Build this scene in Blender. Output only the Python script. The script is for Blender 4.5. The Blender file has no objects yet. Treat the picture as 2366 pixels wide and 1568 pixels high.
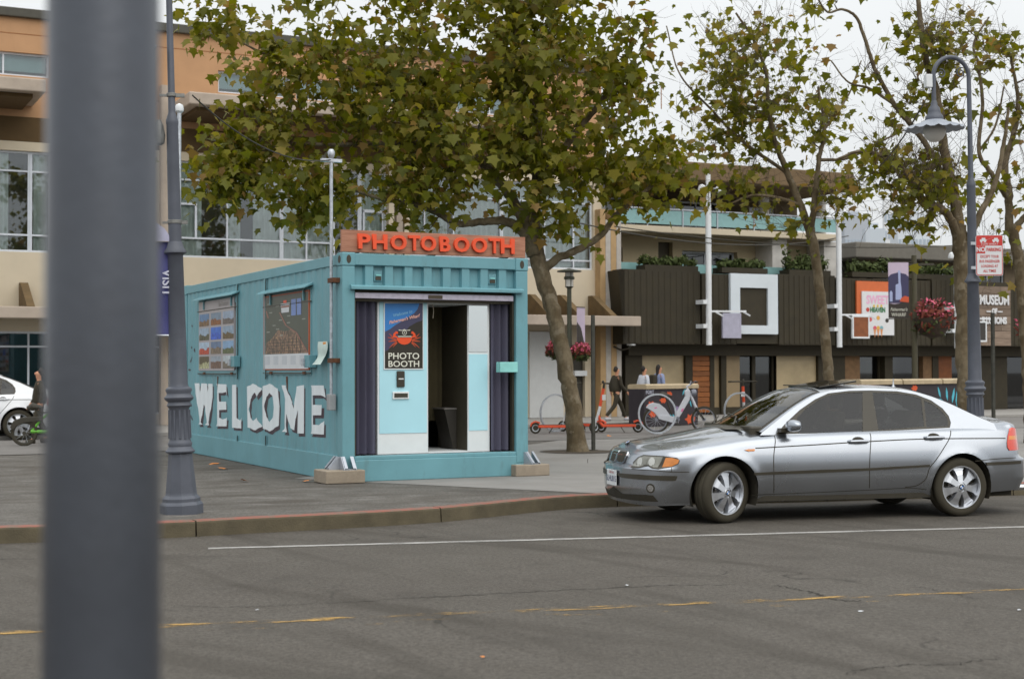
import bpy, bmesh, math, random
import numpy as np
from mathutils import Vector, Matrix
random.seed(7); rng = np.random.default_rng(11)
R = math.radians
scene = bpy.context.scene
COL = scene.collection

# ------------------------------------------------------------------ camera
CAM_H, FOC, PITCH, ROLL = 1.58, 3400.0, math.atan(71/3400), R(0.15)
cam_d = bpy.data.cameras.new('camera'); cam = bpy.data.objects.new('camera', cam_d); COL.objects.link(cam)
cam_d.sensor_width = 36; cam_d.lens = FOC/2366*36; cam_d.clip_end = 3000; cam_d.clip_start = 0.05
cam.matrix_world = Matrix.Translation((0, 0, CAM_H)) @ Matrix.Rotation(math.pi/2+PITCH, 4, 'X') @ Matrix.Rotation(-ROLL, 4, 'Z')
cam_d.dof.use_dof = True; cam_d.dof.focus_distance = 17.5; cam_d.dof.aperture_fstop = 3.0
scene.camera = cam

# ------------------------------------------------------------------ world: flat overcast sky
SUN_EL, SUN_AZ = R(54), R(152)           # azimuth clockwise from +Y: behind the camera, to the right
world = bpy.data.worlds.new('World'); scene.world = world; world.use_nodes = True
nt = world.node_tree; nt.nodes.clear()
def wn(t, **k):
    n = nt.nodes.new(t)
    for a, b in k.items(): setattr(n, a, b)
    return n
sky = wn('ShaderNodeTexSky', sky_type='NISHITA', sun_disc=False, sun_elevation=SUN_EL, sun_rotation=SUN_AZ, dust_density=6.0, air_density=1.0)
hs = wn('ShaderNodeHueSaturation'); hs.inputs['Saturation'].default_value = 0.25
nt.links.new(sky.outputs[0], hs.inputs['Color'])
b1 = wn('ShaderNodeBackground'); b1.inputs['Strength'].default_value = 0.05
nt.links.new(hs.outputs[0], b1.inputs['Color'])
tc = wn('ShaderNodeTexCoord'); sx = wn('ShaderNodeSeparateXYZ'); nt.links.new(tc.outputs['Generated'], sx.inputs[0])
mr = wn('ShaderNodeMapRange'); mr.inputs[1].default_value = 0; mr.inputs[2].default_value = 1; mr.inputs[3].default_value = 0.80; mr.inputs[4].default_value = 1.5
nt.links.new(sx.outputs['Z'], mr.inputs[0])
nz = wn('ShaderNodeTexNoise'); nz.inputs['Scale'].default_value = 1.6; nz.inputs['Detail'].default_value = 4
nt.links.new(tc.outputs['Generated'], nz.inputs['Vector'])
mr2 = wn('ShaderNodeMapRange'); mr2.inputs[1].default_value = .3; mr2.inputs[2].default_value = .7; mr2.inputs[3].default_value = 0.96; mr2.inputs[4].default_value = 1.04
nt.links.new(nz.outputs[0], mr2.inputs[0])
mm = wn('ShaderNodeMath', operation='MULTIPLY'); nt.links.new(mr.outputs[0], mm.inputs[0]); nt.links.new(mr2.outputs[0], mm.inputs[1])
b2 = wn('ShaderNodeBackground'); b2.inputs['Color'].default_value = (0.955, 0.985, 1.0, 1); nt.links.new(mm.outputs[0], b2.inputs['Strength'])
ms = wn('ShaderNodeMixShader'); ms.inputs[0].default_value = 0.85
nt.links.new(b1.outputs[0], ms.inputs[1]); nt.links.new(b2.outputs[0], ms.inputs[2])
wo = wn('ShaderNodeOutputWorld'); nt.links.new(ms.outputs[0], wo.inputs[0])

sun_d = bpy.data.lights.new('sun', 'SUN'); sun_d.energy = 1.4; sun_d.angle = R(80); sun_d.color = (1.0, .95, .87)
sun = bpy.data.objects.new('sun', sun_d); COL.objects.link(sun)
sdir = Vector((math.sin(SUN_AZ)*math.cos(SUN_EL), math.cos(SUN_AZ)*math.cos(SUN_EL), math.sin(SUN_EL)))
sun.rotation_euler = sdir.to_track_quat('Z', 'Y').to_euler()
vs = scene.view_settings
vs.view_transform = 'Standard'; vs.look = 'None'; vs.gamma = 1; vs.use_curve_mapping = False; vs.exposure = 0.15
scene.render.engine = 'CYCLES'
scene.cycles.max_bounces = 6; scene.cycles.diffuse_bounces = 3; scene.cycles.glossy_bounces = 3; scene.cycles.transparent_max_bounces = 12
scene.cycles.caustics_reflective = False; scene.cycles.caustics_refractive = False
scene.cycles.use_denoising = True

# ------------------------------------------------------------------ geometry helpers
def ray(px, py):
    """direction of the photograph's ray through (px, py), in units of a 2366 px wide frame"""
    cx, cz = (px-1183)/FOC, -(py-784)/FOC
    c, s = math.cos(ROLL), math.sin(ROLL)
    wx, wz = cx*c+cz*s, -cx*s+cz*c
    return Vector((wx, math.cos(PITCH)-wz*math.sin(PITCH), math.sin(PITCH)+wz*math.cos(PITCH)))
def project(p):
    x, y, z = p[0], p[1], p[2]-CAM_H; c, s = math.cos(PITCH), math.sin(PITCH)
    d = y*c+z*s; u = -y*s+z*c; wx, wz = x/d, u/d; c, s = math.cos(ROLL), math.sin(ROLL)
    return 1183+FOC*(wx*c-wz*s), 784-FOC*(wx*s+wz*c)
def at(px, py, Y):
    d = ray(px, py); return Vector((0, 0, CAM_H)) + d*(Y/d.y)
def ground(px, py, z=0.15):
    d = ray(px, py); return Vector((0, 0, CAM_H)) + d*((z-CAM_H)/d.z)
class Frame:
    """vertical-plane frame: s along the wall, depth into it, z up"""
    def __init__(s, o, ang):
        s.o = Vector((o[0], o[1], 0)); s.a = ang
        s.e = Vector((math.cos(ang), math.sin(ang), 0)); s.n = Vector((-math.sin(ang), math.cos(ang), 0))
    def hit(s, px, py, off=0.0):
        d = ray(px, py); o = s.o - s.n*off
        t = (o-Vector((0, 0, CAM_H))).dot(s.n)/d.dot(s.n)
        p = Vector((0, 0, CAM_H)) + d*t
        return ((p-s.o).dot(s.e), p.z)
    def S(s, px, py=855, off=0.0): return s.hit(px, py, off)[0]
    def Z(s, px, py, off=0.0): return s.hit(px, py, off)[1]

def srgb(r, g, b):
    f = lambda c: (c/255/12.92 if c <= 10 else ((c/255+.055)/1.055)**2.4)
    return (f(r), f(g), f(b))

class MB:
    def __init__(s): s.v = []; s.f = []; s.m = []
    def add(s, vs, fs, m=0):
        b = len(s.v); s.v += [tuple(x) for x in vs]; s.f += [tuple(i+b for i in f) for f in fs]; s.m += [m]*len(fs); return s
    def box(s, x0, x1, y0, y1, z0, z1, m=0):
        return s.add([(x0,y0,z0),(x1,y0,z0),(x1,y1,z0),(x0,y1,z0),(x0,y0,z1),(x1,y0,z1),(x1,y1,z1),(x0,y1,z1)],
            [(0,3,2,1),(4,5,6,7),(0,1,5,4),(1,2,6,5),(2,3,7,6),(3,0,4,7)], m)
    def bar(s, p, q, w, h, up=(0,0,1), m=0):
        p, q, up = Vector(p), Vector(q), Vector(up); d = (q-p).normalized(); a = d.cross(up)
        a = a.normalized() if a.length > 1e-5 else Vector((1,0,0)); b = a.cross(d)
        a *= w/2; b *= h/2
        return s.add([p-a-b, p+a-b, p+a+b, p-a+b, q-a-b, q+a-b, q+a+b, q-a+b],
            [(0,3,2,1),(4,5,6,7),(0,1,5,4),(1,2,6,5),(2,3,7,6),(3,0,4,7)], m)
    def tube(s, pts, r, n=8, m=0, cap=True):
        pts = [Vector(p) for p in pts]; k = len(pts); r = r if hasattr(r, '__len__') else [r]*k
        vs = []; prev = None
        for i, p in enumerate(pts):
            d = (pts[min(i+1, k-1)]-pts[max(i-1, 0)])
            d = d.normalized() if d.length > 1e-9 else Vector((0,0,1))
            if prev is None: a = d.orthogonal().normalized()
            else:
                a = prev - d*prev.dot(d); a = a.normalized() if a.length > 1e-6 else d.orthogonal().normalized()
            prev = a; b = d.cross(a)
            for j in range(n):
                t = 2*math.pi*j/n; vs.append(p+(a*math.cos(t)+b*math.sin(t))*r[i])
        fs = [(i*n+j, i*n+(j+1)%n, (i+1)*n+(j+1)%n, (i+1)*n+j) for i in range(k-1) for j in range(n)]
        if cap: fs += [tuple(range(n))[::-1], tuple((k-1)*n+j for j in range(n))]
        return s.add(vs, fs, m)
    def lathe(s, prof, n=20, c=(0,0,0), ax='z', m=0, cap=True):
        vs = []; k = len(prof)
        for r, h in prof:
            for j in range(n):
                t = 2*math.pi*j/n; a, b = r*math.cos(t), r*math.sin(t)
                p = (a, b, h) if ax == 'z' else ((a, h, b) if ax == 'y' else (h, a, b))
                vs.append((c[0]+p[0], c[1]+p[1], c[2]+p[2]))
        fs = [(i*n+j, i*n+(j+1)%n, (i+1)*n+(j+1)%n, (i+1)*n+j) for i in range(k-1) for j in range(n)]
        if cap: fs += [tuple(range(n))[::-1], tuple((k-1)*n+j for j in range(n))]
        return s.add(vs, fs, m)
    def prism(s, poly, f, w0, w1, m=0):
        k = len(poly)
        vs = [f(u, v, w0) for u, v in poly]+[f(u, v, w1) for u, v in poly]
        fs = [tuple(range(k)), tuple(range(2*k-1, k-1, -1))]+[(i, k+i, k+(i+1)%k, (i+1)%k) for i in range(k)]
        return s.add(vs, fs, m)
    def mesh(s, name, mats, smooth=False, ang=35):
        me = bpy.data.meshes.new(name); me.from_pydata(s.v, [], s.f); me.update()
        bm = bmesh.new(); bm.from_mesh(me); bmesh.ops.recalc_face_normals(bm, faces=bm.faces[:]); bm.to_mesh(me); bm.free()
        for m in (mats if isinstance(mats, (list, tuple)) else [mats]): me.materials.append(m)
        me.polygons.foreach_set('material_index', s.m)
        if smooth:
            me.polygons.foreach_set('use_smooth', [True]*len(me.polygons))
            try: me.set_sharp_from_angle(angle=R(ang))
            except Exception: pass
        me.update(); return me
    def build(s, name, mats, parent=None, smooth=False, bevel=0, loc=None, ang=35):
        o = bpy.data.objects.new(name, s.mesh(name, mats, smooth, ang)); COL.objects.link(o)
        if parent is not None: o.parent = parent
        if loc is not None: o.location = loc
        if bevel:
            bv = o.modifiers.new('bevel', 'BEVEL'); bv.width = bevel; bv.segments = 2; bv.limit_method = 'ANGLE'; bv.angle_limit = R(40); bv.harden_normals = False
        return o

def tag(o, label=None, cat=None, group=None, kind=None):
    if label: o['label'] = label
    if cat: o['category'] = cat
    if group: o['group'] = group
    if kind: o['kind'] = kind
    return o
def thing(name, label, cat, loc=(0,0,0), rz=0, group=None):
    o = bpy.data.objects.new(name, None); COL.objects.link(o); o.empty_display_size = .2
    o.location = loc; o.rotation_euler = (0, 0, rz); return tag(o, label, cat, group)
def obj(name, me, parent=None):
    o = bpy.data.objects.new(name, me); COL.objects.link(o)
    if parent is not None: o.parent = parent
    return o
def copy_tree(o, parent=None):
    c = o.copy(); COL.objects.link(c); c.parent = parent
    for ch in list(o.children): copy_tree(ch, c)
    return c
def catmull(pts, n):
    P = [Vector(p) for p in pts]; P = [P[0]*2-P[1]]+P+[P[-1]*2-P[-2]]; out = []
    k = len(P)-3
    for i in range(n):
        t = i/(n-1)*k; j = min(int(t), k-1); u = t-j
        a, b, c, d = P[j:j+4]
        out.append(.5*((2*b)+(c-a)*u+(2*a-5*b+4*c-d)*u*u+(3*b-a-3*c+d)*u**3))
    return out
def sheet(polys, cu, cv, fmap, th=0.0):
    """flat 2-D outlines (with holes as separate loops are not supported) cut along u and v lines and mapped to 3-D"""
    bm = bmesh.new()
    for poly in polys:
        vs = [bm.verts.new((u, v, 0)) for u, v in poly]
        if len(vs) > 2: bm.faces.new(vs).normal_update()
    bmesh.ops.triangulate(bm, faces=bm.faces[:])
    for c in cu: bmesh.ops.bisect_plane(bm, geom=bm.verts[:]+bm.edges[:]+bm.faces[:], plane_co=(c,0,0), plane_no=(1,0,0))
    for c in cv: bmesh.ops.bisect_plane(bm, geom=bm.verts[:]+bm.edges[:]+bm.faces[:], plane_co=(0,c,0), plane_no=(0,1,0))
    bm.verts.ensure_lookup_table(); bm.verts.index_update()
    uv = [(v.co.x, v.co.y) for v in bm.verts]; fs = [tuple(v.index for v in f.verts) for f in bm.faces]
    be = [tuple(v.index for v in e.verts) for e in bm.edges if len(e.link_faces) == 1]
    bm.free(); mb = MB(); n = len(uv)
    if th:
        mb.add([fmap(u, v, th) for u, v in uv]+[fmap(u, v, 0) for u, v in uv],
               fs+[tuple(i+n for i in f[::-1]) for f in fs]+[(a, b, b+n, a+n) for a, b in be])
    else: mb.add([fmap(u, v, 0) for u, v in uv], fs)
    return mb
def ring_sheet(outer, holes, fmap):
    """outline with holes, filled with triangles and mapped to 3-D"""
    bm = bmesh.new()
    for loop in [outer]+list(holes):
        vs = [bm.verts.new((u, v, 0)) for u, v in loop]
        for i in range(len(vs)): bm.edges.new((vs[i], vs[(i+1) % len(vs)]))
    bmesh.ops.triangle_fill(bm, use_beauty=True, use_dissolve=False, edges=bm.edges[:], normal=(0, 0, 1))
    bm.verts.index_update(); mb = MB(); mb.add([fmap(v.co.x, v.co.y) for v in bm.verts], [tuple(v.index for v in f.verts) for f in bm.faces]); bm.free(); return mb
def text_mesh(body, size, extrude=0.0, bold=0.0, align='CENTER', sx=1.0, shear=0.0, spacing=1.0):
    cu = bpy.data.curves.new('t', 'FONT'); cu.body = body; cu.size = size; cu.extrude = extrude; cu.offset = bold
    cu.align_x = align; cu.align_y = 'CENTER'; cu.resolution_u = 3; cu.shear = shear; cu.space_character = spacing
    o = bpy.data.objects.new('t', cu); COL.objects.link(o)
    dg = bpy.context.evaluated_depsgraph_get(); me = bpy.data.meshes.new_from_object(o.evaluated_get(dg))
    bpy.data.objects.remove(o); bpy.data.curves.remove(cu)
    if sx != 1: me.transform(Matrix.Diagonal((sx, 1, 1, 1)))
    return me
def text(name, body, size, mat, parent, loc, rot=(math.pi/2, 0, 0), **k):
    me = text_mesh(body, size, **k); me.materials.clear(); me.materials.append(mat)
    o = obj(name, me, parent); o.location = loc; o.rotation_euler = rot; return o

# ------------------------------------------------------------------ materials
def new_mat(name):
    m = bpy.data.materials.new(name); m.use_nodes = True; return m, m.node_tree, m.node_tree.nodes['Principled BSDF']
def nd(t, ty, **k):
    n = t.nodes.new(ty)
    for a, b in k.items():
        if a in ('inp',):
            for i, v in b.items(): n.inputs[i].default_value = v
        else: setattr(n, a, b)
    return n
def mixc(t, fac, a, b, blend='MIX'):
    n = t.nodes.new('ShaderNodeMix'); n.data_type = 'RGBA'; n.blend_type = blend
    for i, v in ((0, fac), (6, a), (7, b)):
        if hasattr(v, 'default_value') or hasattr(v, 'is_output'): t.links.new(v, n.inputs[i])
        elif i == 0: n.inputs[0].default_value = v
        else: n.inputs[i].default_value = (*v[:3], 1)
    return n.outputs[2]
def ramp(t, src, stops):
    n = t.nodes.new('ShaderNodeValToRGB'); e = n.color_ramp.elements
    while len(e) < len(stops): e.new(.5)
    for i, (p, c) in enumerate(stops): e[i].position = p; e[i].color = (*(c if hasattr(c, '__len__') else (c, c, c)), 1)
    t.links.new(src, n.inputs[0]); return n.outputs[0]
def noise(t, scale, detail=4, vec=None, stretch=None, rot=None, rough=.55, coord='Object'):
    tc = t.nodes.new('ShaderNodeTexCoord'); v = tc.outputs[coord]
    if stretch or rot:
        mp = t.nodes.new('ShaderNodeMapping'); mp.vector_type = 'TEXTURE'; t.links.new(v, mp.inputs[0]); v = mp.outputs[0]
        if stretch: mp.inputs['Scale'].default_value = [1/x for x in stretch]
        if rot: mp.inputs['Rotation'].default_value = rot
    n = nd(t, 'ShaderNodeTexNoise', inp={'Scale': scale, 'Detail': detail, 'Roughness': rough}); t.links.new(v, n.inputs['Vector']); return n.outputs[0]
_mc = {}
def mat(name, col, rough=.6, metal=0.0, var=.10, scale=6.0, bump=0.0, bscale=60.0, coat=0.0, spec=.5, dirt=0.0, dcol=(.05,.04,.03), stretch=None):
    if name in _mc: return _mc[name]
    m, t, b = new_mat(name); _mc[name] = m
    b.inputs['Roughness'].default_value = rough; b.inputs['Metallic'].default_value = metal
    b.inputs['Specular IOR Level'].default_value = spec; b.inputs['Coat Weight'].default_value = coat; b.inputs['Coat Roughness'].default_value = .05
    n = noise(t, scale, 5, stretch=stretch)
    c = mixc(t, ramp(t, n, [(.3, 0), (.7, 1)]), [x*(1-var) for x in col], [min(1, x*(1+var)) for x in col])
    if dirt:
        d = noise(t, scale*.45, 8, rough=.7); c = mixc(t, ramp(t, d, [(.5, 0), (.78, dirt)]), c, dcol)
    t.links.new(c, b.inputs['Base Color'])
    if bump:
        bn = noise(t, bscale, 4); bp = nd(t, 'ShaderNodeBump', inp={'Strength': bump, 'Distance': .01}); t.links.new(bn, bp.inputs['Height']); t.links.new(bp.outputs[0], b.inputs['Normal'])
    return m
def glass(name, tint=(.75,.8,.8), refl=.02, gain=1.6, base=.02):
    m, t, b = new_mat(name); t.nodes.remove(b); out = t.nodes['Material Output']
    tr = nd(t, 'ShaderNodeBsdfTransparent'); tr.inputs[0].default_value = (*tint, 1)
    gl = nd(t, 'ShaderNodeBsdfGlossy'); gl.inputs['Roughness'].default_value = refl; gl.inputs[0].default_value = (.95,.97,1,1)
    fr = nd(t, 'ShaderNodeFresnel', inp={'IOR': 1.52})
    mx = nd(t, 'ShaderNodeMixShader'); ad = nd(t, 'ShaderNodeMath', operation='MULTIPLY_ADD', inp={1: gain, 2: base}); t.links.new(fr.outputs[0], ad.inputs[0])
    t.links.new(ad.outputs[0], mx.inputs[0]); t.links.new(tr.outputs[0], mx.inputs[1]); t.links.new(gl.outputs[0], mx.inputs[2]); t.links.new(mx.outputs[0], out.inputs[0])
    return m
def wood(name, c1, c2, rough=.6, scale=6, ax=0):
    m, t, b = new_mat(name); st = [14, 14, 14]; st[ax] = 1.0
    n = noise(t, scale*.5, 6, stretch=st, rough=.65); oi = nd(t, 'ShaderNodeObjectInfo')
    c = mixc(t, ramp(t, n, [(.3, 0), (.72, 1)]), c1, c2)
    h = nd(t, 'ShaderNodeHueSaturation'); mr = nd(t, 'ShaderNodeMapRange', inp={3: .75, 4: 1.2}); t.links.new(oi.outputs['Random'], mr.inputs[0]); t.links.new(mr.outputs[0], h.inputs['Value']); t.links.new(c, h.inputs['Color'])
    t.links.new(h.outputs[0], b.inputs['Base Color']); b.inputs['Roughness'].default_value = rough
    bp = nd(t, 'ShaderNodeBump', inp={'Strength': .25, 'Distance': .005}); t.links.new(n, bp.inputs['Height']); t.links.new(bp.outputs[0], b.inputs['Normal'])
    return m
DARK = mat('dark metal', (.042,.036,.022), .5)
BLACKP = mat('black plastic', (.036,.031,.020), .55)
RUBBER = mat('rubber', (.040,.034,.021), .85, bump=.2)
WHITEP = mat('white paint', (.72,.74,.76), .5, var=.05, dirt=.25, dcol=(.4,.38,.35))
GALV = mat('galvanised steel', (.5,.53,.57), .42, .7, var=.2, scale=20)
LAMPGREY = mat('lamp post paint', srgb(84, 88, 98), .5, .15, var=.12, scale=5, bump=.05, dirt=.3, dcol=(.05,.05,.05))
SOILM = mat('soil', (.06,.045,.03), .95, bump=.6, bscale=20)
# ------------------------------------------------------------------ ground, road, plaza
def asphalt(name, c1, c2, marks=True):
    m, t, b = new_mat(name)
    fine = noise(t, 90, 3, rough=.7); mid = noise(t, 3.0, 6, rough=.6); big = noise(t, .35, 4)
    c = mixc(t, ramp(t, mid, [(.3, 0), (.7, 1)]), c1, c2)
    c = mixc(t, ramp(t, big, [(.35, 0), (.65, .55)]), c, [x*.72 for x in c1])
    c = mixc(t, ramp(t, fine, [(.42, 0), (.6, .45)]), c, [x*1.8 for x in c2])
    grit = noise(t, 28, 5, rough=.75); c = mixc(t, ramp(t, grit, [(.40, .6), (.56, 0)]), c, [x*.5 for x in c1])
    patch_ = noise(t, .9, 7, rough=.7); c = mixc(t, ramp(t, patch_, [(.55, 0), (.63, .35)]), c, [x*.62 for x in c1])
    if marks:
        tm = noise(t, .9, 3, stretch=(.22, 2.4, 1), rot=(0, 0, R(-58)))      # old tyre marks
        c = mixc(t, ramp(t, tm, [(.54, 0), (.68, .42)]), c, (.040,.034,.026))
        tm2 = noise(t, .8, 2, stretch=(.12, 1.6, 1), rot=(0, 0, R(-38)))
        c = mixc(t, ramp(t, tm2, [(.58, 0), (.66, .35)]), c, (.036,.030,.022))
        tcn = nd(t, 'ShaderNodeTexCoord'); w = nd(t, 'ShaderNodeTexNoise', inp={'Scale': 1.2, 'Detail': 5}); t.links.new(tcn.outputs['Object'], w.inputs[0])
        va = nd(t, 'ShaderNodeVectorMath', operation='MULTIPLY_ADD'); va.inputs[1].default_value = (1.4, 1.4, 1.4); t.links.new(w.outputs['Color'], va.inputs[0]); t.links.new(tcn.outputs['Object'], va.inputs[2])
        vo = nd(t, 'ShaderNodeTexVoronoi', feature='DISTANCE_TO_EDGE', inp={'Scale': .28}); t.links.new(va.outputs[0], vo.inputs['Vector'])
        gate = noise(t, .5, 2)
        mu = nd(t, 'ShaderNodeMath', operation='MULTIPLY'); t.links.new(ramp(t, vo.outputs[0], [(0, 1), (.006, 0)]), mu.inputs[0]); t.links.new(ramp(t, gate, [(.5, 0), (.6, .8)]), mu.inputs[1])
        c = mixc(t, mu.outputs[0], c, (.02,.018,.014))
    t.links.new(c, b.inputs['Base Color']); b.inputs['Roughness'].default_value = .8; b.inputs['Specular IOR Level'].default_value = .3
    bp = nd(t, 'ShaderNodeBump', inp={'Strength': .5, 'Distance': .006}); t.links.new(fine, bp.inputs['Height']); t.links.new(bp.outputs[0], b.inputs['Normal'])
    return m
ASPH = asphalt('road asphalt', (.071,.062,.051), (.104,.094,.081))
PAVE = asphalt('stained pavement', (.085,.077,.066), (.150,.140,.126), False)
def streaks():
    t = PAVE.node_tree; b = t.nodes['Principled BSDF']; src = b.inputs['Base Color'].links[0].from_socket
    s1 = noise(t, 1.1, 5, stretch=(.7, 1.8, 1), rot=(0, 0, R(20)))
    c = mixc(t, ramp(t, s1, [(.48, 0), (.66, .65)]), src, (.055,.044,.033))
    s2 = noise(t, 3.0, 5, stretch=(.6, 1.4, 1), rot=(0, 0, R(10)))
    c = mixc(t, ramp(t, s2, [(.58, 0), (.72, .5)]), c, (.25,.235,.22))
    t.links.new(c, b.inputs['Base Color'])
streaks()
CONC = mat('light concrete', (.235,.225,.212), .85, var=.12, scale=1.2, bump=.3, bscale=50, dirt=.55, dcol=(.13,.115,.095))
CONC2 = mat('far sidewalk concrete', (.30,.285,.265), .85, var=.1, scale=1.0, bump=.2, dirt=.35, dcol=(.16,.15,.13))
STREET = mat('far street asphalt', (.165,.155,.145), .85, var=.14, scale=.8, dirt=.4, dcol=(.10,.09,.08))
KERBC = mat('kerb concrete', (.095,.078,.046), .85, var=.22, scale=5, bump=.4, dirt=.6, dcol=(.045,.038,.022))
def redpaint():
    m, t, b = new_mat('worn red kerb paint')
    c = mixc(t, ramp(t, noise(t, 9, 7, rough=.7), [(.42, 0), (.6, 1)]), (.26,.085,.058), (.17,.11,.08)); t.links.new(c, b.inputs['Base Color']); b.inputs['Roughness'].default_value = .7
    return m
REDK = redpaint()

tag(MB().add([(-500,-300,0),(500,-300,0),(500,900,0),(-500,900,0)], [(0,1,2,3)]).build('road', ASPH), kind='structure')
kp = [ground(*p) for p in ((0,1217),(190,1212),(380,1206),(572,1196),(780,1186),(1019,1172),(1190,1156),(1388,1141))]
kd = (kp[0]-kp[1]).normalized(); kp = [kp[0]+kd*q for q in (24, 18, 12, 8, 5.5, 3.5, 1.7)]+kp
kp += [Vector((3.6,17.62,.15)), Vector((6.43,18.5,.15)), Vector((10.5,19.6,.15)), Vector((30,24.3,.15))]
kp = [Vector((p.x, p.y, 0)) for p in kp]
kc = catmull(kp, 400)
def offs(path, d):
    out = []
    for i, p in enumerate(path):
        t = (path[min(i+1, len(path)-1)]-path[max(i-1, 0)]).normalized(); out.append(p+Vector((-t.y, t.x, 0))*d)
    return out
kin = offs(kc, .16)
pl = MB(); n = len(kin)
vs_ = [(p.x, p.y, .146) for p in kin]+[(90, 120, .146), (-80, 120, .146)]
pl.add(vs_, [tuple(range(len(vs_)))]); plaza = tag(pl.build('plaza_pavement', PAVE), kind='structure')
# kerb stones with open joints
kerb = bpy.data.objects.new('kerb', None); COL.objects.link(kerb); tag(kerb, kind='structure')
acc = 0; seg = [0]; cuts = []
j0 = min(range(n), key=lambda i: (kc[i]-ground(461,1205)).length); L = [0]
for i in range(1, n): L.append(L[-1]+(kc[i]-kc[i-1]).length)
def kat(s, path):
    i = max(1, min(n-1, next((k for k in range(n) if L[k] >= s), n-1))); f = (s-L[i-1])/max(1e-6, L[i]-L[i-1]); return path[i-1].lerp(path[i], f)
s0 = L[j0] % 2.62; s = s0-2.62
while s < L[-1]:
    a, b_ = max(0, s+.008), min(L[-1], s+2.612)
    if b_-a > .2:
        mb = MB(); K = 5; rows = []
        for k in range(K+1):
            q = a+(b_-a)*k/K; o_, i_ = kat(q, kc), kat(q, kin); d = (i_-o_).normalized()
            rows.append([(o_.x-d.x*.012, o_.y-d.y*.012, -.02), (o_.x, o_.y, .125), (o_.x+d.x*.006, o_.y+d.y*.006, .142), (o_.x+d.x*.025, o_.y+d.y*.025, .150), (i_.x-d.x*.006, i_.y-d.y*.006, .151), (i_.x-d.x*.004, i_.y-d.y*.004, -.02)])
        vs_ = [v for r_ in rows for v in r_]
        for k in range(K):
            for q in range(5): mb.add([], [], 0); mb.f.append((k*6+q, k*6+q+1, (k+1)*6+q+1, (k+1)*6+q)); mb.m.append(1 if q in (2, 3) else 0)
        mb.v = vs_; mb.f += [(5,4,3,2,1,0), tuple(K*6+q for q in range(6))]; mb.m += [0, 0]
        mb.build('kerb_stone', [KERBC, REDK], kerb)
    s += 2.62

# painted markings on the road
def worn(name, col, lo, hi, stretch=(1.2, 7, 1), ang=13):
    m, t, b = new_mat(name); b.inputs['Base Color'].default_value = (*col, 1); b.inputs['Roughness'].default_value = .7
    tr = nd(t, 'ShaderNodeBsdfTransparent'); mx = nd(t, 'ShaderNodeMixShader'); out = t.nodes['Material Output']
    n1 = noise(t, 2.2, 8, stretch=stretch, rot=(0, 0, R(ang)), rough=.7)
    t.links.new(ramp(t, n1, [(lo, 0), (hi, 1)]), mx.inputs[0]); t.links.new(tr.outputs[0], mx.inputs[1]); t.links.new(b.outputs[0], mx.inputs[2]); t.links.new(mx.outputs[0], out.inputs[0]); return m
def strip(name, a, b, w, m, z=.004, n=1):
    d = (b-a).normalized(); q = Vector((-d.y, d.x, 0))*w/2
    return tag(MB().add([(a-q).to_tuple()[:2]+(z,), (b-q).to_tuple()[:2]+(z,), (b+q).to_tuple()[:2]+(z,), (a+q).to_tuple()[:2]+(z,)], [(0,1,2,3)]).build(name, m), kind='structure')
wa, wb = ground(481,1267,0), ground(2366,1217,0)
strip('parking_line', wa, wb+(wb-wa)*.5, .105, worn('white line paint', (.40,.39,.37), .36, .52))
ya, yb = ground(0,1462,0), ground(2366,1362,0); yd = (yb-ya).normalized(); yn = Vector((-yd.y, yd.x, 0))
YW = worn('worn yellow paint', (.48,.29,.075), .515, .60); YW2 = worn('very worn yellow paint', (.44,.27,.08), .60, .66)
strip('centre_line', ya-yd*4, yb+yd*6, .11, YW); strip('centre_line', ya-yd*4-yn*.22, yb+yd*6-yn*.22, .10, YW2)

CRK = mat('dark crack', (.024,.020,.014), .9)  # one dark colour for the crack strips laid on the asphalt
def crack(pts_, w, seed):
    rg = random.Random(seed); P_ = [ground(x, y, 0) for x, y in pts_]; Q = catmull(P_, 60); vs = []
    for i, p in enumerate(Q):
        d = (Q[min(i+1, 59)]-Q[max(i-1, 0)]).normalized(); n_ = Vector((-d.y, d.x, 0)); c = p+n_*rg.uniform(-.03, .03); h = w*rg.uniform(.25, 1)*.5; vs += [(c.x-n_.x*h, c.y-n_.y*h, .0028), (c.x+n_.x*h, c.y+n_.y*h, .0028)]
    tag(MB().add(vs, [(2*i, 2*i+1, 2*i+3, 2*i+2) for i in range(59)]).build('road_crack', CRK), kind='structure')
for i, (pts_, w) in enumerate((([(930,1382),(1050,1377),(1230,1366),(1380,1360),(1560,1352),(1700,1350)], .016), ([(1790,1352),(1850,1362),(1905,1378),(1935,1386),(1990,1388)], .03), ([(400,1400),(560,1402),(700,1396),(930,1382)], .012), ([(1950,1555),(2030,1542),(2110,1536),(2200,1534),(2300,1520)], .014), ([(2100,1352),(2180,1366),(2260,1384)], .012))): crack(pts_, w, i)
# ------------------------------------------------------------------ the row of buildings: one common frontage
HA = R(26.3); HF = Frame((1.32, 41.9), HA)
def hs(px, py, off=0): return HF.hit(px, py, off)
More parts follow.
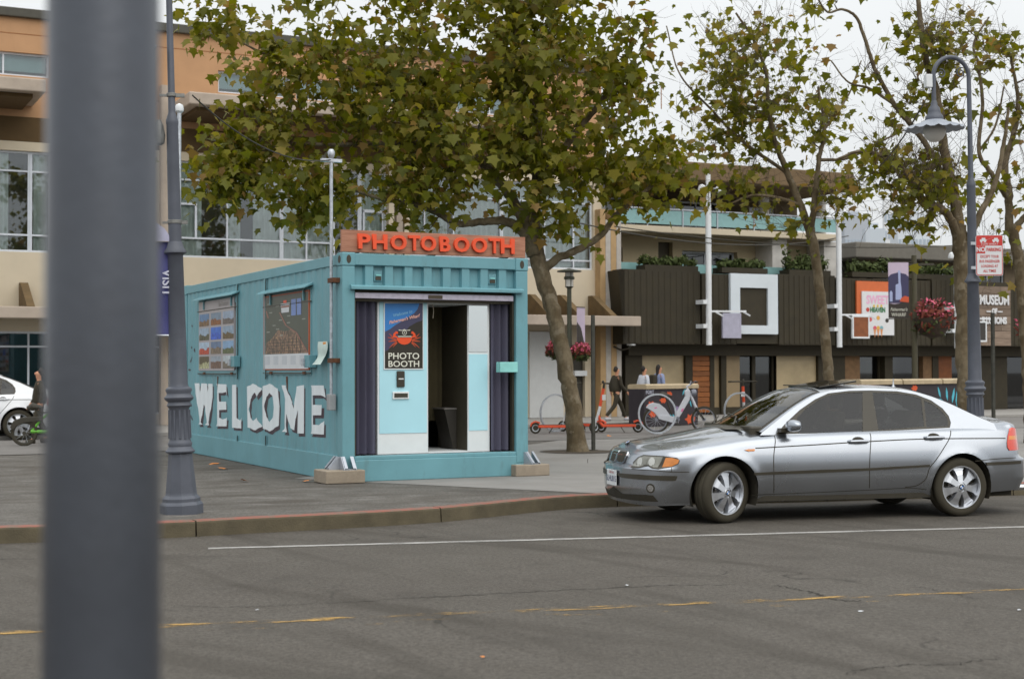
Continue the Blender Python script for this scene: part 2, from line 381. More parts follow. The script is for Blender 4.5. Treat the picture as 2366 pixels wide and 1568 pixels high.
# lighter concrete on the right of the plaza, far street, far sidewalk
A_, B_ = ground(845,1113), ground(1405,1140)
ld = (B_-A_).normalized()
ii = [p for p in kin if p.x > B_.x-.12]
pts = [A_-ld*1.2]+[B_-ld*.1]+[p for p in ii]+[Vector((60,60,0)), Vector((12,60,0))]
tag(MB().add([(p.x, p.y, .150) for p in pts], [tuple(range(len(pts)))]).build('concrete_pavement', CONC), kind='structure')
def band(name, o0, o1, z, m, s0=-70, s1=70):
    P = lambda s, o: HF.o+HF.e*s-HF.n*o
    return tag(MB().add([tuple(P(a, b)[:2])+(z,) for a, b in ((s0,o0),(s1,o0),(s1,o1),(s0,o1))], [(0,1,2,3)]).build(name, m), kind='structure')
band('far_street', 10.5, 4.6, .155, STREET)
fs = MB()
P = lambda s, o: HF.o+HF.e*s-HF.n*o
q4 = [P(-70, 4.6), P(70, 4.6), P(70, -1), P(-70, -1)]
fs.add([(p.x, p.y, .16) for p in q4]+[(p.x, p.y, .235) for p in q4], [(0,1,2,3),(4,5,6,7),(0,1,5,4),(1,2,6,5),(2,3,7,6),(3,0,4,7)])
tag(fs.build('far_sidewalk', CONC2), kind='structure')
FZ = .235
def ring(name, c, r, w, z, m, a0=0, a1=2*math.pi, n=48, asp=1.0):
    vs = []; fs = []
    for i in range(n+1):
        t = a0+(a1-a0)*i/n
        for rr in (r, r+w): vs.append((c.x+rr*math.cos(t), c.y+rr*asp*math.sin(t), z))
    return tag(MB().add(vs, [(2*i, 2*i+1, 2*i+3, 2*i+2) for i in range(n)]).build(name, m), kind='structure')

def holes_wall(s0, s1, z0, z1, holes, y=0, depth=.22, m=0, mb=None):
    mb = mb or MB(); xs = sorted({s0, s1, *[h[0] for h in holes], *[h[1] for h in holes]}); zs = sorted({z0, z1, *[h[2] for h in holes], *[h[3] for h in holes]})
    xs = [x for x in xs if s0 <= x <= s1]; zs = [z for z in zs if z0 <= z <= z1]
    for i in range(len(xs)-1):
        for j in range(len(zs)-1):
            cx, cz = (xs[i]+xs[i+1])/2, (zs[j]+zs[j+1])/2
            if not any(h[0] < cx < h[1] and h[2] < cz < h[3] for h in holes):
                mb.add([(xs[i],y,zs[j]),(xs[i+1],y,zs[j]),(xs[i+1],y,zs[j+1]),(xs[i],y,zs[j+1])], [(0,1,2,3)], m)
    for a, b, c, d in holes:
        mb.add([(a,y,c),(b,y,c),(b,y,d),(a,y,d),(a,y+depth,c),(b,y+depth,c),(b,y+depth,d),(a,y+depth,d)], [(0,1,5,4),(1,2,6,5),(2,3,7,6),(3,0,4,7)], m)
    return mb
GLASS = glass('window glass', (.86,.90,.90)); GLASSD = glass('dark window glass', (.30,.31,.29))
FRAMEW = mat('white window frame', (.62,.66,.72), .45, var=.06)
CURT = mat('curtain cloth', (.86,.90,.86), .9, var=.12, scale=3)
ROOM = mat('dim room', (.10,.095,.085), .9)
def window(parent, s0, s1, z0, z1, vs=(), hs_=(), extra=(), fw=.055, y=.1, gm=None, fm=None, dbl=()):
    """frame bars as one mesh, each pane a child of the frame"""
    mb = MB(); fm = fm or FRAMEW; gm = gm or GLASS; d = .07
    mb.box(s0, s1, y, y+d, z0, z0+fw); mb.box(s0, s1, y, y+d, z1-fw, z1); mb.box(s0, s0+fw, y+.001, y+d-.001, z0+fw, z1-fw); mb.box(s1-fw, s1, y+.001, y+d-.001, z0+fw, z1-fw)
    for v in vs:
        w = fw*(1.9 if v in dbl else .8); mb.box(v-w/2, v+w/2, y+.002, y+d-.002, z0+fw, z1-fw)
        if v in dbl: mb.box(v-.012, v+.012, y-.012, y+.01, z0+fw, z1-fw)
    for h in hs_: mb.box(s0+fw, s1-fw, y+.004, y+d-.004, h-fw*.4, h+fw*.4)
    for a, b, c, e in extra: mb.box(a, b, y+.006, y+d-.006, c, e)
    f = mb.build('window', fm, parent)
    X = [s0+fw/2]+sorted(vs)+[s1-fw/2]; Zs = [z0+fw/2]+sorted(hs_)+[z1-fw/2]
    for i in range(len(X)-1):
        for j in range(len(Zs)-1):
            MB().box(X[i]+.004, X[i+1]-.004, y+.030, y+.038, Zs[j]+.004, Zs[j+1]-.004).build('pane', gm, f)
    return f
def drape(parent, s0, s1, z0, z1, y=.21, amp=.03, per=.16, m=None):
    n = max(6, int((s1-s0)/per*6)); vs = []; ph = random.random()*6
    for i in range(n+1):
        s = s0+(s1-s0)*i/n; o = amp*math.sin(s/per*2*math.pi+ph+.8*math.sin(s*2.1))
        vs += [(s, y+o, z0), (s, y+o*.8, z1)]
    return MB().add(vs, [(2*i, 2*i+2, 2*i+3, 2*i+1) for i in range(n)]).build('curtain', m or CURT, parent, smooth=True, ang=80)

ORANGE = mat('orange stucco', srgb(182,142,106), .9, var=.09, scale=1.4, bump=.25, bscale=30, dirt=.25, dcol=srgb(152,112,78))
CREAM = mat('cream stucco', srgb(208,195,172), .9, var=.05, scale=1.2, bump=.2, bscale=30, dirt=.2, dcol=srgb(172,158,134))
CONCB = mat('building concrete', srgb(178,164,150), .85, var=.1, scale=2, bump=.2, dirt=.35, dcol=srgb(125,112,98))
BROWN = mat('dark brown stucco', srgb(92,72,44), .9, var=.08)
COPING = mat('roof coping', srgb(74,72,64), .7, var=.12, dirt=.3)
FIN = mat('timber fin', srgb(104,84,54), .8, var=.2, scale=4)

# ---- long orange and cream hotel block
hotel = thing('hotel_building', 'long cream and orange hotel block with ribbon windows behind the container', 'building', (HF.o.x, HF.o.y, 0), HA)
SL, SR = hs(-260, 855)[0], hs(1392, 855)[0]
zroof = hs(0, 16)[1]
zsill = lambda px, py: hs(px, py)[1]
zb2 = .5*(zsill(0, 580)+zsill(1360, 624)); zt2 = .5*(zsill(30, 350)+zsill(520, 374))
zb3 = zsill(50, 176); zt3 = zsill(20, 119)
def S(px): return hs(px, 855)[0]
w2 = [(SL+.3, S(118)), (S(404), S(896)), (S(944), S(1372))]
w3 = [(SL+.4, S(112)), (S(503), S(672)), (S(684), S(842)), (S(905), S(1210))]
zsplit = hs(0, 300)[1]; zcan = 2.95
up = holes_wall(SL, SR, zsplit+.35, zroof-.22, [(a, b, zb3, zt3) for a, b in w3], depth=.3)
up.build('upper_wall', ORANGE, hotel)
holes_wall(SL, SR, zcan, zsplit-.25, [(a, b, zb2, zt2) for a, b in w2], y=.004, depth=.3).build('middle_wall', CREAM, hotel)
MB().box(SL, SR, .01, .06, zsplit-.25, zsplit+.35).build('dark_band', BROWN, hotel)
MB().box(SL-.1, SR+.1, -.12, .5, zroof-.22, zroof).build('coping', COPING, hotel, bevel=.02)
MB().box(SL, SR, 1.3, 12, 0, zroof-.25).add([(SR,0,0),(SR,1.3,0),(SR,1.3,zroof-.25),(SR,0,zroof-.25)], [(0,1,2,3)]).build('building_core', ROOM, hotel)
JN = mat('stucco joint', srgb(150,104,68), .9)
for z_ in (zb3-.35, zt3+.45): MB().box(SL, SR, -.004, .02, z_-.012, z_+.012).build('stucco_joint', JN, hotel)
for k in range(9): s_ = SL+.8+k*2.9; MB().box(s_-.010, s_+.010, -.003, .02, zt3+.02, zroof-.23).build('stucco_joint', JN, hotel)
# projecting slabs under the top storey
sz1, sz0 = hs(440, 211, 2.0)[1], hs(440, 240, 2.0)[1]
for a, b in ((SL, hs(104, 855, 2.0)[0]), (hs(436, 855, 2.0)[0], hs(1180, 855, 2.0)[0])):
    MB().box(a, b, -2.0, 0, sz0, sz1).build('projecting_slab', CONCB, hotel, bevel=.03)
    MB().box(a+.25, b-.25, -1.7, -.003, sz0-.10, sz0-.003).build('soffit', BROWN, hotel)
# second-storey ribbon windows
zz = lambda px, py: hs(px, py)[1]
window(hotel, w2[0][0], w2[0][1], zb2, zt2, vs=[S(-70), S(69)], hs_=[zz(30,393), zz(30,541)], dbl=[S(69)])
window(hotel, w2[1][0], w2[1][1], zb2, zt2, vs=[S(527), S(653), S(711), S(775), S(834)], hs_=[zz(470,416), zz(470,550)], dbl=[S(653), S(834)],
       extra=[(S(452), S(457), zz(470,550), zz(470,470)), (S(408), S(455), zz(430,472), zz(430,467)), (S(842), S(846), zz(860,533), zz(860,485)), (S(886), S(890), zz(860,533), zz(860,485)), (S(842), S(890), zz(866,491), zz(866,484))])
window(hotel, w2[2][0], w2[2][1], zb2, zt2, vs=[S(985), S(1052), S(1163), S(1263), S(1330)], hs_=[zz(1100,456), zz(1290,600)], dbl=[S(1163)])
for a, b in ((-60, 20), (78, 112), (590, 650), (660, 712), (714, 770), (413, 470), (530, 560), (948, 985), (990, 1040), (1056, 1160), (1168, 1255), (1267, 1366), (838, 893)):
    drape(hotel, S(a), S(b), zb2+.05, zt2-.05)
for a, b in w2: MB().box(a-.05, b+.05, 1.0, 1.05, zb2-.1, zt2+.1).build('room_backdrop', ROOM, hotel)
# top-storey windows: pale cyan spandrel strip at the head
SPANDREL = mat('pale blind', srgb(190,222,224), .8, var=.04)
for a, b in w3:
    k = max(2, round((b-a)/.95)); window(hotel, a, b, zb3, zt3, vs=[a+(b-a)*i/k for i in range(1, k)], fw=.05)
    MB().box(a+.05, b-.05, .26, .28, zt3-.42, zt3-.02).build('spandrel', SPANDREL, hotel)
    MB().box(a-.05, b+.05, 1.0, 1.05, zb3-.1, zt3+.1).build('room_backdrop', mat('grey room', (.16,.17,.18), .8), hotel)
MB().box(S(366), S(383), -.25, -.02, .24, zroof-1.6).build('downpipe', CONCB, hotel)
# pilasters
for p0, p1, m_ in ((894, 906, CREAM), (912, 926, CONCB), (930, 942, CREAM)):
    MB().box(S(p0), S(p1), -.16, -.004, zcan, sz0-.12).build('pilaster', m_, hotel)
PILB = mat('tan pilaster', srgb(176,146,106), .85, var=.08); PILG = mat('grey pilaster', srgb(178,172,165), .8)
for p0, p1, m_ in ((1376, 1388, PILB), (1388.6, 1400, PILG), (1400.6, 1413, PILB), (1413.6, 1424, PILG)):
    MB().box(S(p0), S(p1), -.3, .35, .24, 5.9 if m_ is PILG else 6.2).build('pilaster', m_, hotel)
# ground-floor canopy: concrete beam carried on slanting timber fins
bz0, bz1 = hs(1250, 750, 1.4)[1], hs(1250, 727, 1.4)[1]
MB().box(SL, S(1424), -1.4, -1.1, bz0, bz1).build('canopy_beam', CONCB, hotel, bevel=.02)
MB().box(SL, S(1400), -1.1, 0, bz1-.12, bz1-.02).build('canopy_deck', BROWN, hotel)
for px in (-120, 62, 1150, 1248, 1318, 1392):
    s_ = hs(px, 700, .7)[0]
    MB().prism([(-.02, bz1-.01), (-.02, bz1+.62), (-.25, bz1+.62), (-1.35, bz1+.02), (-1.35, bz1-.01)], lambda u, v, w, s_=s_: (s_+w, u, v), -.09, .09).build('canopy_fin', FIN, hotel)
holes_wall(SL, S(1374), .24, zcan, [(SL+.3, S(395), .5, 2.55), (S(430), S(1205), .3, 2.5), (S(1322), S(1352), .24, 2.3)], y=.006, depth=.3).build('ground_wall', CREAM, hotel)
window(hotel, SL+.3, S(395), .5, 2.55, vs=[S(67), S(-90), S(210), S(330)], hs_=[zz(40, 800)], gm=GLASSD)
window(hotel, S(430), S(1205), .3, 2.5, vs=[S(600), S(760), S(900), S(1050)], hs_=[1.9], gm=GLASSD)
MB().box(S(1322), S(1352), .15, .2, .24, 2.3).build('door', mat('dark door', (.05,.045,.035), .6), hotel)
MB().box(S(1222), S(1300), -.05, -.002, .24, bz0-.15).build('white_panel', mat('white painted panel', srgb(206,208,208), .8, var=.04), hotel)
MB().box(S(1324), S(1352), -.12, -.02, zz(1335,868), zz(1335,856)).build('notice', WHITEP, hotel)
cl = MB().tube([(S(1405), -.33, 2.25), (S(1415), -.5, 2.15), (S(1424), -.7, 2.2), (S(1428), -.75, 2.3)], .03, 6); lo = cl.build('lamp_arm', BLACKP, hotel)
MB().lathe([(.02,.12),(.10,.10),(.13,.0),(.12,-.02)], 12, (S(1428), -.75, 2.3)).build('lamp_shade', WHITEP, hotel, smooth=True)

# ---- terraced apartment block above the black shops
apt = thing('apartment_building', 'cream apartment block with brown eave and blue glass balconies above the black shops', 'building', (HF.o.x, HF.o.y, 0), HA)
EAVE = mat('brown eave', srgb(112,92,66), .85, var=.1, scale=2); WALLA = mat('apartment wall', srgb(196,180,148), .9, var=.06, scale=1.5, dirt=.2, dcol=srgb(150,134,104))
s0, s1 = S(1414), S(1944)
ez1, ez0 = hs(1615, 376, .6)[1], hs(1615, 418, .6)[1]
MB().box(s0-.5, s1, -.7, 6, ez0, ez1).build('roof_eave', EAVE, apt, bevel=.04)
slz1, slz0 = zz(1500, 521), zz(1500, 536)
MB().box(s0, s1-.1, -.05, 3, slz0, slz1).build('balcony_slab', CREAM, apt, bevel=.02)
DARKREC = mat('shaded recess wall', srgb(96,84,62), .9, var=.1)  # shade of the balcony recess put into this darker wall colour
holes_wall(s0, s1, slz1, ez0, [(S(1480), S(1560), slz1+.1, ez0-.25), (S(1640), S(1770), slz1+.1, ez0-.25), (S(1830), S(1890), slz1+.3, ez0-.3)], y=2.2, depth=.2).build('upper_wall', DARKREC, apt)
MB().box(s0, s1, 2.6, 3, 4.2, ez0).build('core', ROOM, apt)
for a, b in ((1480, 1560), (1640, 1770), (1830, 1890)): window(apt, S(a), S(b), slz1+.1, ez0-.25, vs=[S((a+b)/2)], y=2.25, gm=GLASSD)
for px in (1418, 1803, 1936): MB().lathe([(.17, slz1), (.17, ez0)], 14, (S(px), .8, 0)).build('column', mat('white column', srgb(206,202,196), .8), apt, smooth=True)
TEALG = glass('blue balcony glass', (.42,.62,.64)); TEALB = mat('blue balcony panel', srgb(140,182,182), .25, var=.06, spec=.6)
rail_top = zz(1500, 484)
xs_ = [S(p) for p in (1418, 1498, 1580, 1660, 1745, 1830, 1940)]
for i in range(len(xs_)-1): MB().box(xs_[i]+.03, xs_[i+1]-.03, .02, .035, slz1+.06, rail_top).build('balcony_pane', TEALB, apt)
rl = MB()
for x in xs_: rl.box(x-.02, x+.02, 0, .05, slz1, rail_top+.02)
rl.box(xs_[0], xs_[-1], -.01, .06, rail_top+.021, rail_top+.06); rl.build('balcony_railing', GALV, apt)
# storey below
holes_wall(s0, s1, 4.2, slz0, [(S(1416), S(1488), zz(1450,600), zz(1450,562)), (S(1572), S(1606), 4.3, slz0-.15), (S(1628), S(1758), zz(1690,614), zz(1690,574)), (S(1822), S(1880), zz(1850,624), zz(1850,590))], y=1.2, depth=.35).build('lower_wall', WALLA, apt)
window(apt, S(1416), S(1488), zz(1450,600), zz(1450,562), vs=[S(1452)], y=1.3); window(apt, S(1628), S(1758), zz(1690,614), zz(1690,574), vs=[S(1690)], y=1.4, gm=GLASSD); window(apt, S(1822), S(1880), zz(1850,624), zz(1850,590), vs=[S(1850)], y=1.3)
MB().box(S(1572), S(1606), 1.4, 1.45, 4.3, slz0-.15).build('door', mat('brown door', (.07,.055,.03), .6), apt)
drape(apt, S(1454), S(1484), zz(1450,600), zz(1450,562), y=1.5); 
for px in (1800, 1920): MB().box(S(px), S(px+34), .3, 1.19, 4.2, slz0-.01).build('fin_wall', mat('white column', srgb(206,202,196), .8), apt)
MB().box(s0, S(1900), .05, .08, 4.36, zz(1500, 607)).build('lower_railing', TEALB, apt)

# ---- black shop fronts with hanging fluted boxes
BLK = mat('black painted timber', srgb(48,41,23), .7, var=.18, scale=3, bump=.15); BLK2 = mat('black shop frame', srgb(48,41,23), .7, var=.15)
shop = thing('black_shop_building', 'row of black shop fronts with fluted upper boxes and boarded windows', 'building', (HF.o.x, HF.o.y, 0), HA)
tz, bz = hs(1500, 626, .9)[1], hs(1500, 792, .9)[1]
def fluted(a, b, z0, z1, y, dep, slope=0.0, per=.19):
    mb = MB(); n = int((b-a)/per); vs = []
    for i in range(n+1):
        s = a+(b-a)*i/n
        for ds, o in ((0, 0), (per*.55, 0), (per*.62, .018), (per*.95, .018)):
            if s+ds > b: break
            vs += [(s+ds, y+o, z0), (s+ds-(slope if i == 0 else 0), y+o, z1)]
    k = len(vs)//2; mb.add(vs, [(2*i, 2*i+2, 2*i+3, 2*i+1) for i in range(k-1)])
    mb.box(a-.0, b, y+.019, y+dep, z0-.03, z1+.04); return mb
bx = [(1440, 1618), (1622, 1702), (1800, 1930), (1934, 2150), (2154, 2262), (2334, 2560)]
for i, (p0, p1) in enumerate(bx):
    a, b = hs(p0, 700, .9)[0], hs(p1, 700, .9)[0]
    fluted(a, b, bz, tz-.06*(i % 2), -.9, .9+1.0).build('fluted_box', BLK, shop)
a, b = hs(1428, 640, .9)[0], hs(1444, 780, .9)[0]
MB().add([(a, -.9, tz), (b, -.9, bz), (b, .2, bz), (a, .2, tz), (b, -.9, tz)], [(0,1,4), (0,3,2,1), (0,4,1)]).build('slanted_end', BLK, shop)
MB().box(hs(1702, 700, .85)[0], hs(1800, 700, .85)[0], -.85, .95, bz, tz).build('sign_back', BLK, shop)
MB().box(hs(2262, 700, .85)[0], hs(2334, 700, .85)[0], -.85, .95, bz, tz).build('sign_back', BLK, shop)
MB().box(S(1426), S(2560), 1.2, 2, .24, 4.2).build('shop_core', ROOM, shop)
MB().box(S(1441), S(2560), -.3, 1.2, bz-.35, bz-.035).build('fascia', BLK2, shop)
PANEL = mat('papered window', srgb(176,158,124), .35, var=.16, scale=1.6, spec=.5, dirt=.3, dcol=srgb(120,106,78)); PANEL2 = mat('boarded window', srgb(150,130,98), .5, var=.14, scale=1.5, dirt=.3, dcol=srgb(96,82,56))
WOODO = wood('orange slat timber', srgb(128,72,26), srgb(162,98,44), .55, 5, 0)
bays = [(1441, 1480, 'c'), (1480, 1582, 'p'), (1582, 1598, 'c'), (1598, 1638, 'w'), (1638, 1648, 'c'), (1648, 1664, 'q'), (1664, 1676, 'c'), (1676, 1712, 'q'), (1712, 1750, 'd'), (1750, 1796, 'd'), (1796, 1888, 'p'), (1888, 1908, 'c'),
        (1908, 1948, 'c'), (1948, 1986, 'b'), (1986, 2042, 'd'), (2042, 2060, 'c'), (2060, 2132, 'd'), (2132, 2152, 'b'), (2152, 2166, 'c'), (2166, 2200, 'o'), (2200, 2262, 'd'), (2262, 2322, 'c'), (2322, 2400, 'd'), (2400, 2560, 'c')]
zt = bz-.352
for p0, p1, k in bays:
    a, b = S(p0), S(p1)
    if k == 'c': MB().box(a, b, -.06 if (p1-p0) < 25 else -.1, .5, .24, zt).build('shop_pier', BLK2, shop)
    elif k in 'pq':
        f = MB().box(a, b, .0, .1, .24, .45).build('bulkhead', BLK2, shop); MB().box(a+.01, b-.01, .05, .07, .452, zt).build('window_panel', PANEL if k == 'p' else PANEL2, shop)
    elif k == 'w':
        n = 11; h = (zt-.3)/n
        for i in range(n): MB().box(a+.01, b-.01, -.04-.012*(i % 2), .06, .3+i*h+.01, .3+(i+1)*h-.006).build('slat', WOODO, shop)
    elif k == 'd':
        MB().box(a+.02, b-.02, .25, .262, .26, zt-.03).build('shop_pane', GLASSD, shop); MB().box(a+.02, b-.02, .8, .85, .26, zt).build('shop_interior', mat('shop interior', (.07,.055,.038), .8, var=.5, scale=2.5), shop)
        MB().box(a, a+.06, .18, .3, .24, zt).box(b-.06, b, .18, .3, .24, zt).build('door_frame', BLK2, shop)
    elif k == 'b': MB().box(a, b, -.02, .3, .24, zt).build('brick_pier', mat('brown brick pier', srgb(122,94,66), .85, var=.2, scale=8), shop)
    elif k == 'o': MB().box(a, b, .02, .3, .24, zt).build('door', mat('rust door', srgb(122,68,28), .6, var=.15), shop)
# merchandise seen through the shop glass
for p0, p1, y0, y1, c_ in ((2000,2038,868,892,(200,196,190)), (1996,2036,838,862,(150,110,80)), (2062,2100,885,898,(190,210,200)), (2112,2128,850,880,(190,170,160)), (2075,2090,836,842,(255,225,180)), (2208,2226,846,868,(120,120,130)), (2096,2108,852,880,(170,120,110))):
    MB().box(hs(p0, 850, -.5)[0], hs(p1, 850, -.5)[0], .5, .62, hs(p0, y1, -.5)[1], hs(p0, y0, -.5)[1]).build('display_card', mat('card %d' % p0, srgb(*c_), .6, var=.35, scale=9), shop)
text('house_number', '51', .26, WHITEP, shop, (hs(2178, 768, .9)[0], -.93, hs(2178, 768, .9)[1]), extrude=.01, bold=.005)

# ---- further row behind the shops, at the right
far = thing('grey_roof_building', 'low building with grey roof eave behind the black shops at the right', 'building', (HF.o.x, HF.o.y, 0), HA)
fa, fb = hs(1985, 600, -5)[0], hs(2560, 600, -5)[0]
fz1 = hs(2030, 566, -5)[1]; 
MB().box(fa-.8, fb, 4.2, 10, fz1-.55, fz1).build('roof_eave', mat('grey eave', srgb(112,108,100), .85, var=.08), far, bevel=.04)
fw_ = [(fa+1+i*2.2, fa+2.6+i*2.2, 4.4, fz1-.75) for i in range(9) if fa+2.6+i*2.2 < fb]
holes_wall(fa, fb, 2, fz1-.55, fw_, y=5, depth=.2).build('wall', mat('grey brown wall', srgb(122,108,88), .9, var=.1), far)
for w_ in fw_: window(far, *w_, vs=[(w_[0]+w_[1])/2], y=5.08, gm=GLASSD)
MB().box(fa, fb, 6, 9, 2, fz1-.6).build('core', ROOM, far)

# ---- distant city towers
def tower(label, px0, px1, py, Y, c, fl, nb, rz):
    a, b = at(px0, py, Y), at(px1, py, Y); w = (b-a).length; h = a.z; dpt = w*.8
    t = thing('distant_tower', label, 'building', ((a.x+b.x)/2, Y, 0), rz, 'distant city towers')
    MB().box(-w/2, w/2, 0, dpt, 0, h).box(-w*.2, w*.2, dpt*.3, dpt*.7, h, h*1.04).build('wall', mat('tower wall %d' % px0, c, .9, var=.04), t)
    wm = mat('tower window', srgb(168,180,192), .3)
    fh = 3.6; n = int((h-1)/fh)
    for k in range(max(0, n-fl), n):
        for i in range(nb):
            x = -w/2+w*(i+.2)/nb; MB().box(x, x+w*.6/nb, -.12, .02, k*fh+1.2, k*fh+2.9).build('window', wm, t)
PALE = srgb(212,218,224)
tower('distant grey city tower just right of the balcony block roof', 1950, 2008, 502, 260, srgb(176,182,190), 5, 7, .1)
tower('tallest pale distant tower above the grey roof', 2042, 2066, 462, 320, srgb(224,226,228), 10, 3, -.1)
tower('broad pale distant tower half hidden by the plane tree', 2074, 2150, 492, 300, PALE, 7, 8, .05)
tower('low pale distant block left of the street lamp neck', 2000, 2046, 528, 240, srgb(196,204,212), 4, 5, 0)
# ------------------------------------------------------------------ turquoise shipping container
CA = R(26.4); CO = ground(791, 1114); FF = Frame((CO.x, CO.y), CA); SF = Frame((CO.x, CO.y), CA+math.pi/2)
CW = FF.S(1221, 1000); CL = SF.S(424, 900); CH = FF.Z(791, 583)-.15
cz = lambda z: z-.15
def teal(name, c, scale=1.3):
    m, t, b = new_mat(name)
    n1 = noise(t, scale, 6, rough=.6); c1 = mixc(t, ramp(t, n1, [(.3, 0), (.7, 1)]), [x*.88 for x in c], [x*1.08 for x in c])
    n2 = noise(t, 5, 8, stretch=(1, 1, .25), rough=.75); c1 = mixc(t, ramp(t, n2, [(.55, 0), (.78, .55)]), c1, (.10,.15,.14))
    n3 = noise(t, 22, 6, rough=.8); c1 = mixc(t, ramp(t, n3, [(.66, 0), (.72, .8)]), c1, (.10,.05,.025))
    t.links.new(c1, b.inputs['Base Color']); b.inputs['Roughness'].default_value = .5
    bp = nd(t, 'ShaderNodeBump', inp={'Strength': .12, 'Distance': .01}); t.links.new(noise(t, 12, 4), bp.inputs['Height']); t.links.new(bp.outputs[0], b.inputs['Normal'])
    return m
TEAL = teal('turquoise container paint', srgb(106,156,166))
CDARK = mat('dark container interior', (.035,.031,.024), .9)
RUST = mat('rust', (.11,.045,.02), .9, var=.3, scale=20)
con = thing('shipping_container', 'turquoise shipping container turned into a photo booth, WELCOME painted on its side', 'container', (CO.x, CO.y, .15), CA)
BR = .33                                                     # height of the bottom rail and front sill
PER, DEP = .285, .011
def corr(s):
    u = (s/PER) % 1.0
    if u < .36: return .014
    if u < .50: return .014+DEP*(u-.36)/.14
    if u < .86: return .014+DEP
    return .014+DEP*(1-(u-.86)/.14)
brk = sorted({round((k+f)*PER, 5) for k in range(int(CL/PER)+2) for f in (0, .36, .50, .86)})
def zs(zx, zy): return SF.hit(416.5+zx*.2415, 643.6+zy*.2415)
def box2(a, b):                                              # s/z rectangle on the side from two traced corners
    (s0, z0), (s1, z1) = a, b
    return min(s0, s1), max(s0, s1), cz(min(z0, z1)), cz(max(z0, z1))
# side openings (hatches)
def hatch(zl, zr, ztop, zbot):
    s0, s1 = zs(zr, 500)[0], zs(zl, 500)[0]
    return s0, s1, cz(zs(zr, zbot)[1]), cz(zs(zr, ztop)[1])
H1 = hatch(172, 545, 150, 925); H2 = hatch(798, 1250, 80, 922)
zb_, zt_ = BR, CH-.15
def corr_wall(xf, sgn, holes, name):
    ss = sorted({.2, CL-.2, *[b for b in brk if .2 < b < CL-.2], *[h[0] for h in holes], *[h[1] for h in holes]}); zz_ = sorted({zb_, zt_, *[h[2] for h in holes], *[h[3] for h in holes]})
    mb = MB()
    for i in range(len(ss)-1):
        for j in range(len(zz_)-1):
            cs, cz_ = (ss[i]+ss[i+1])/2, (zz_[j]+zz_[j+1])/2
            if any(h[0] < cs < h[1] and h[2] < cz_ < h[3] for h in holes): continue
            e = 1e-4; x0, x1 = xf+sgn*corr(ss[i]+e), xf+sgn*corr(ss[i+1]-e)
            mb.add([(x0, ss[i], zz_[j]), (x1, ss[i+1], zz_[j]), (x1, ss[i+1], zz_[j+1]), (x0, ss[i], zz_[j+1])], [(0,1,2,3)])
    return mb.build(name, TEAL, con)
corr_wall(0, 1, [H1, H2], 'side_wall'); corr_wall(CW, -1, [], 'side_wall')
MB().box(.06, CW-.06, CL-.1, CL-.05, BR, zt_).build('end_wall', TEAL, con)
rb = MB(); n = int(CL/PER)
rb.box(.03, CW-.03, .03, CL-.03, CH-.06, CH-.02).build('roof', TEAL, con)
for x0, x1 in ((0, .11), (CW-.11, CW)):
    MB().box(x0, x1, .19, CL-.19, zt_-.0, CH-.015).build('top_rail', TEAL, con, bevel=.008)
    MB().box(x0+.002, x1-.002, .19, CL-.19, .0, BR).build('bottom_rail', TEAL, con, bevel=.008)
for x0, x1 in ((0, .175), (CW-.185, CW)):
    for y0, y1 in ((0, .2), (CL-.2, CL)):
        MB().box(x0+.002, x1-.002, y0+.002, y1-.002, .17, CH-.17).build('corner_post', TEAL, con, bevel=.012)
        for z0, z1 in ((0, .17), (CH-.17, CH+.006)):
            c_ = MB().box(x0-.004, x1+.004, y0-.004, y1+.004, z0, z1).build('corner_casting', TEAL, con, bevel=.015)
            if y0 == 0:
                xc = (x0+x1)/2; MB().lathe([(.042, -.0065), (.042, .004)], 16, (xc, 0, (z0+z1)/2), 'y').build('lashing_hole', DARK, c_)
                hole = c_.children[-1]; hole.scale = (.75, 1, 1.3); hole.location = (xc*.25, 0, -(z0+z1)/2*.3)
                if x0 == 0: MB().lathe([(.05, -.0065), (.05, .004)], 16, (0, .1, (z0+z1)/2), 'x').build('lashing_hole', DARK, c_)
# front: top rail, corrugated header, drip ledge, roller shutter, sill
xa, xb = .172, CW-.182
hz0 = FF.Z(850, 659)-.15
MB().box(xa, xb, .01, .14, CH-.155, CH-.004).build('front_rail', TEAL, con, bevel=.01)
hd = MB(); npan = 9; pw = (xb-xa)/(npan-.55); vs_ = []
for k in range(npan):
    x = xa+k*pw
    for dx, yy in ((0, .085), (pw*.50, .085), (pw*.56, .03), (pw*.96, .03)):
        if x+dx <= xb+.02: vs_ += [(min(x+dx, xb), yy, hz0), (min(x+dx, xb), yy, CH-.156)]
k = len(vs_)//2; hd.add(vs_, [(2*i, 2*i+2, 2*i+3, 2*i+1) for i in range(k-1)]).build('header_panel', TEAL, con)
for kk in (1, npan-2):
    x = xa+kk*pw+pw*.25; v = MB().box(x-.06, x+.06, .06, .083, hz0+.06, CH-.22).build('vent', TEAL, con, bevel=.008)
    MB().box(x-.035, x+.035, .045, .061, hz0+.13, CH-.27).build('vent_cover', mat('pale turquoise', srgb(140,206,202), .5), v); MB().box(x-.04, x+.04, .05, .0605, hz0+.075, hz0+.12).build('vent_slot', DARK, v)
MB().prism([(-.07, hz0-.055), (.08, hz0-.055), (.08, hz0+.012), (-.05, hz0-.005), (-.07, hz0-.02)], lambda u, v, w: (w, u, v), xa-.07, xb+.09).build('drip_ledge', TEAL, con)
ot = FF.Z(870, 688)-.15
sh = MB()
for i in range(3): sh.lathe([(.030, xa+.01), (.030, xb-.01)], 10, (0, .14, hz0-.075-i*.05), 'x')
sh.build('roller_shutter', mat('dark shutter slat', (.10,.085,.06), .6), con, smooth=True)
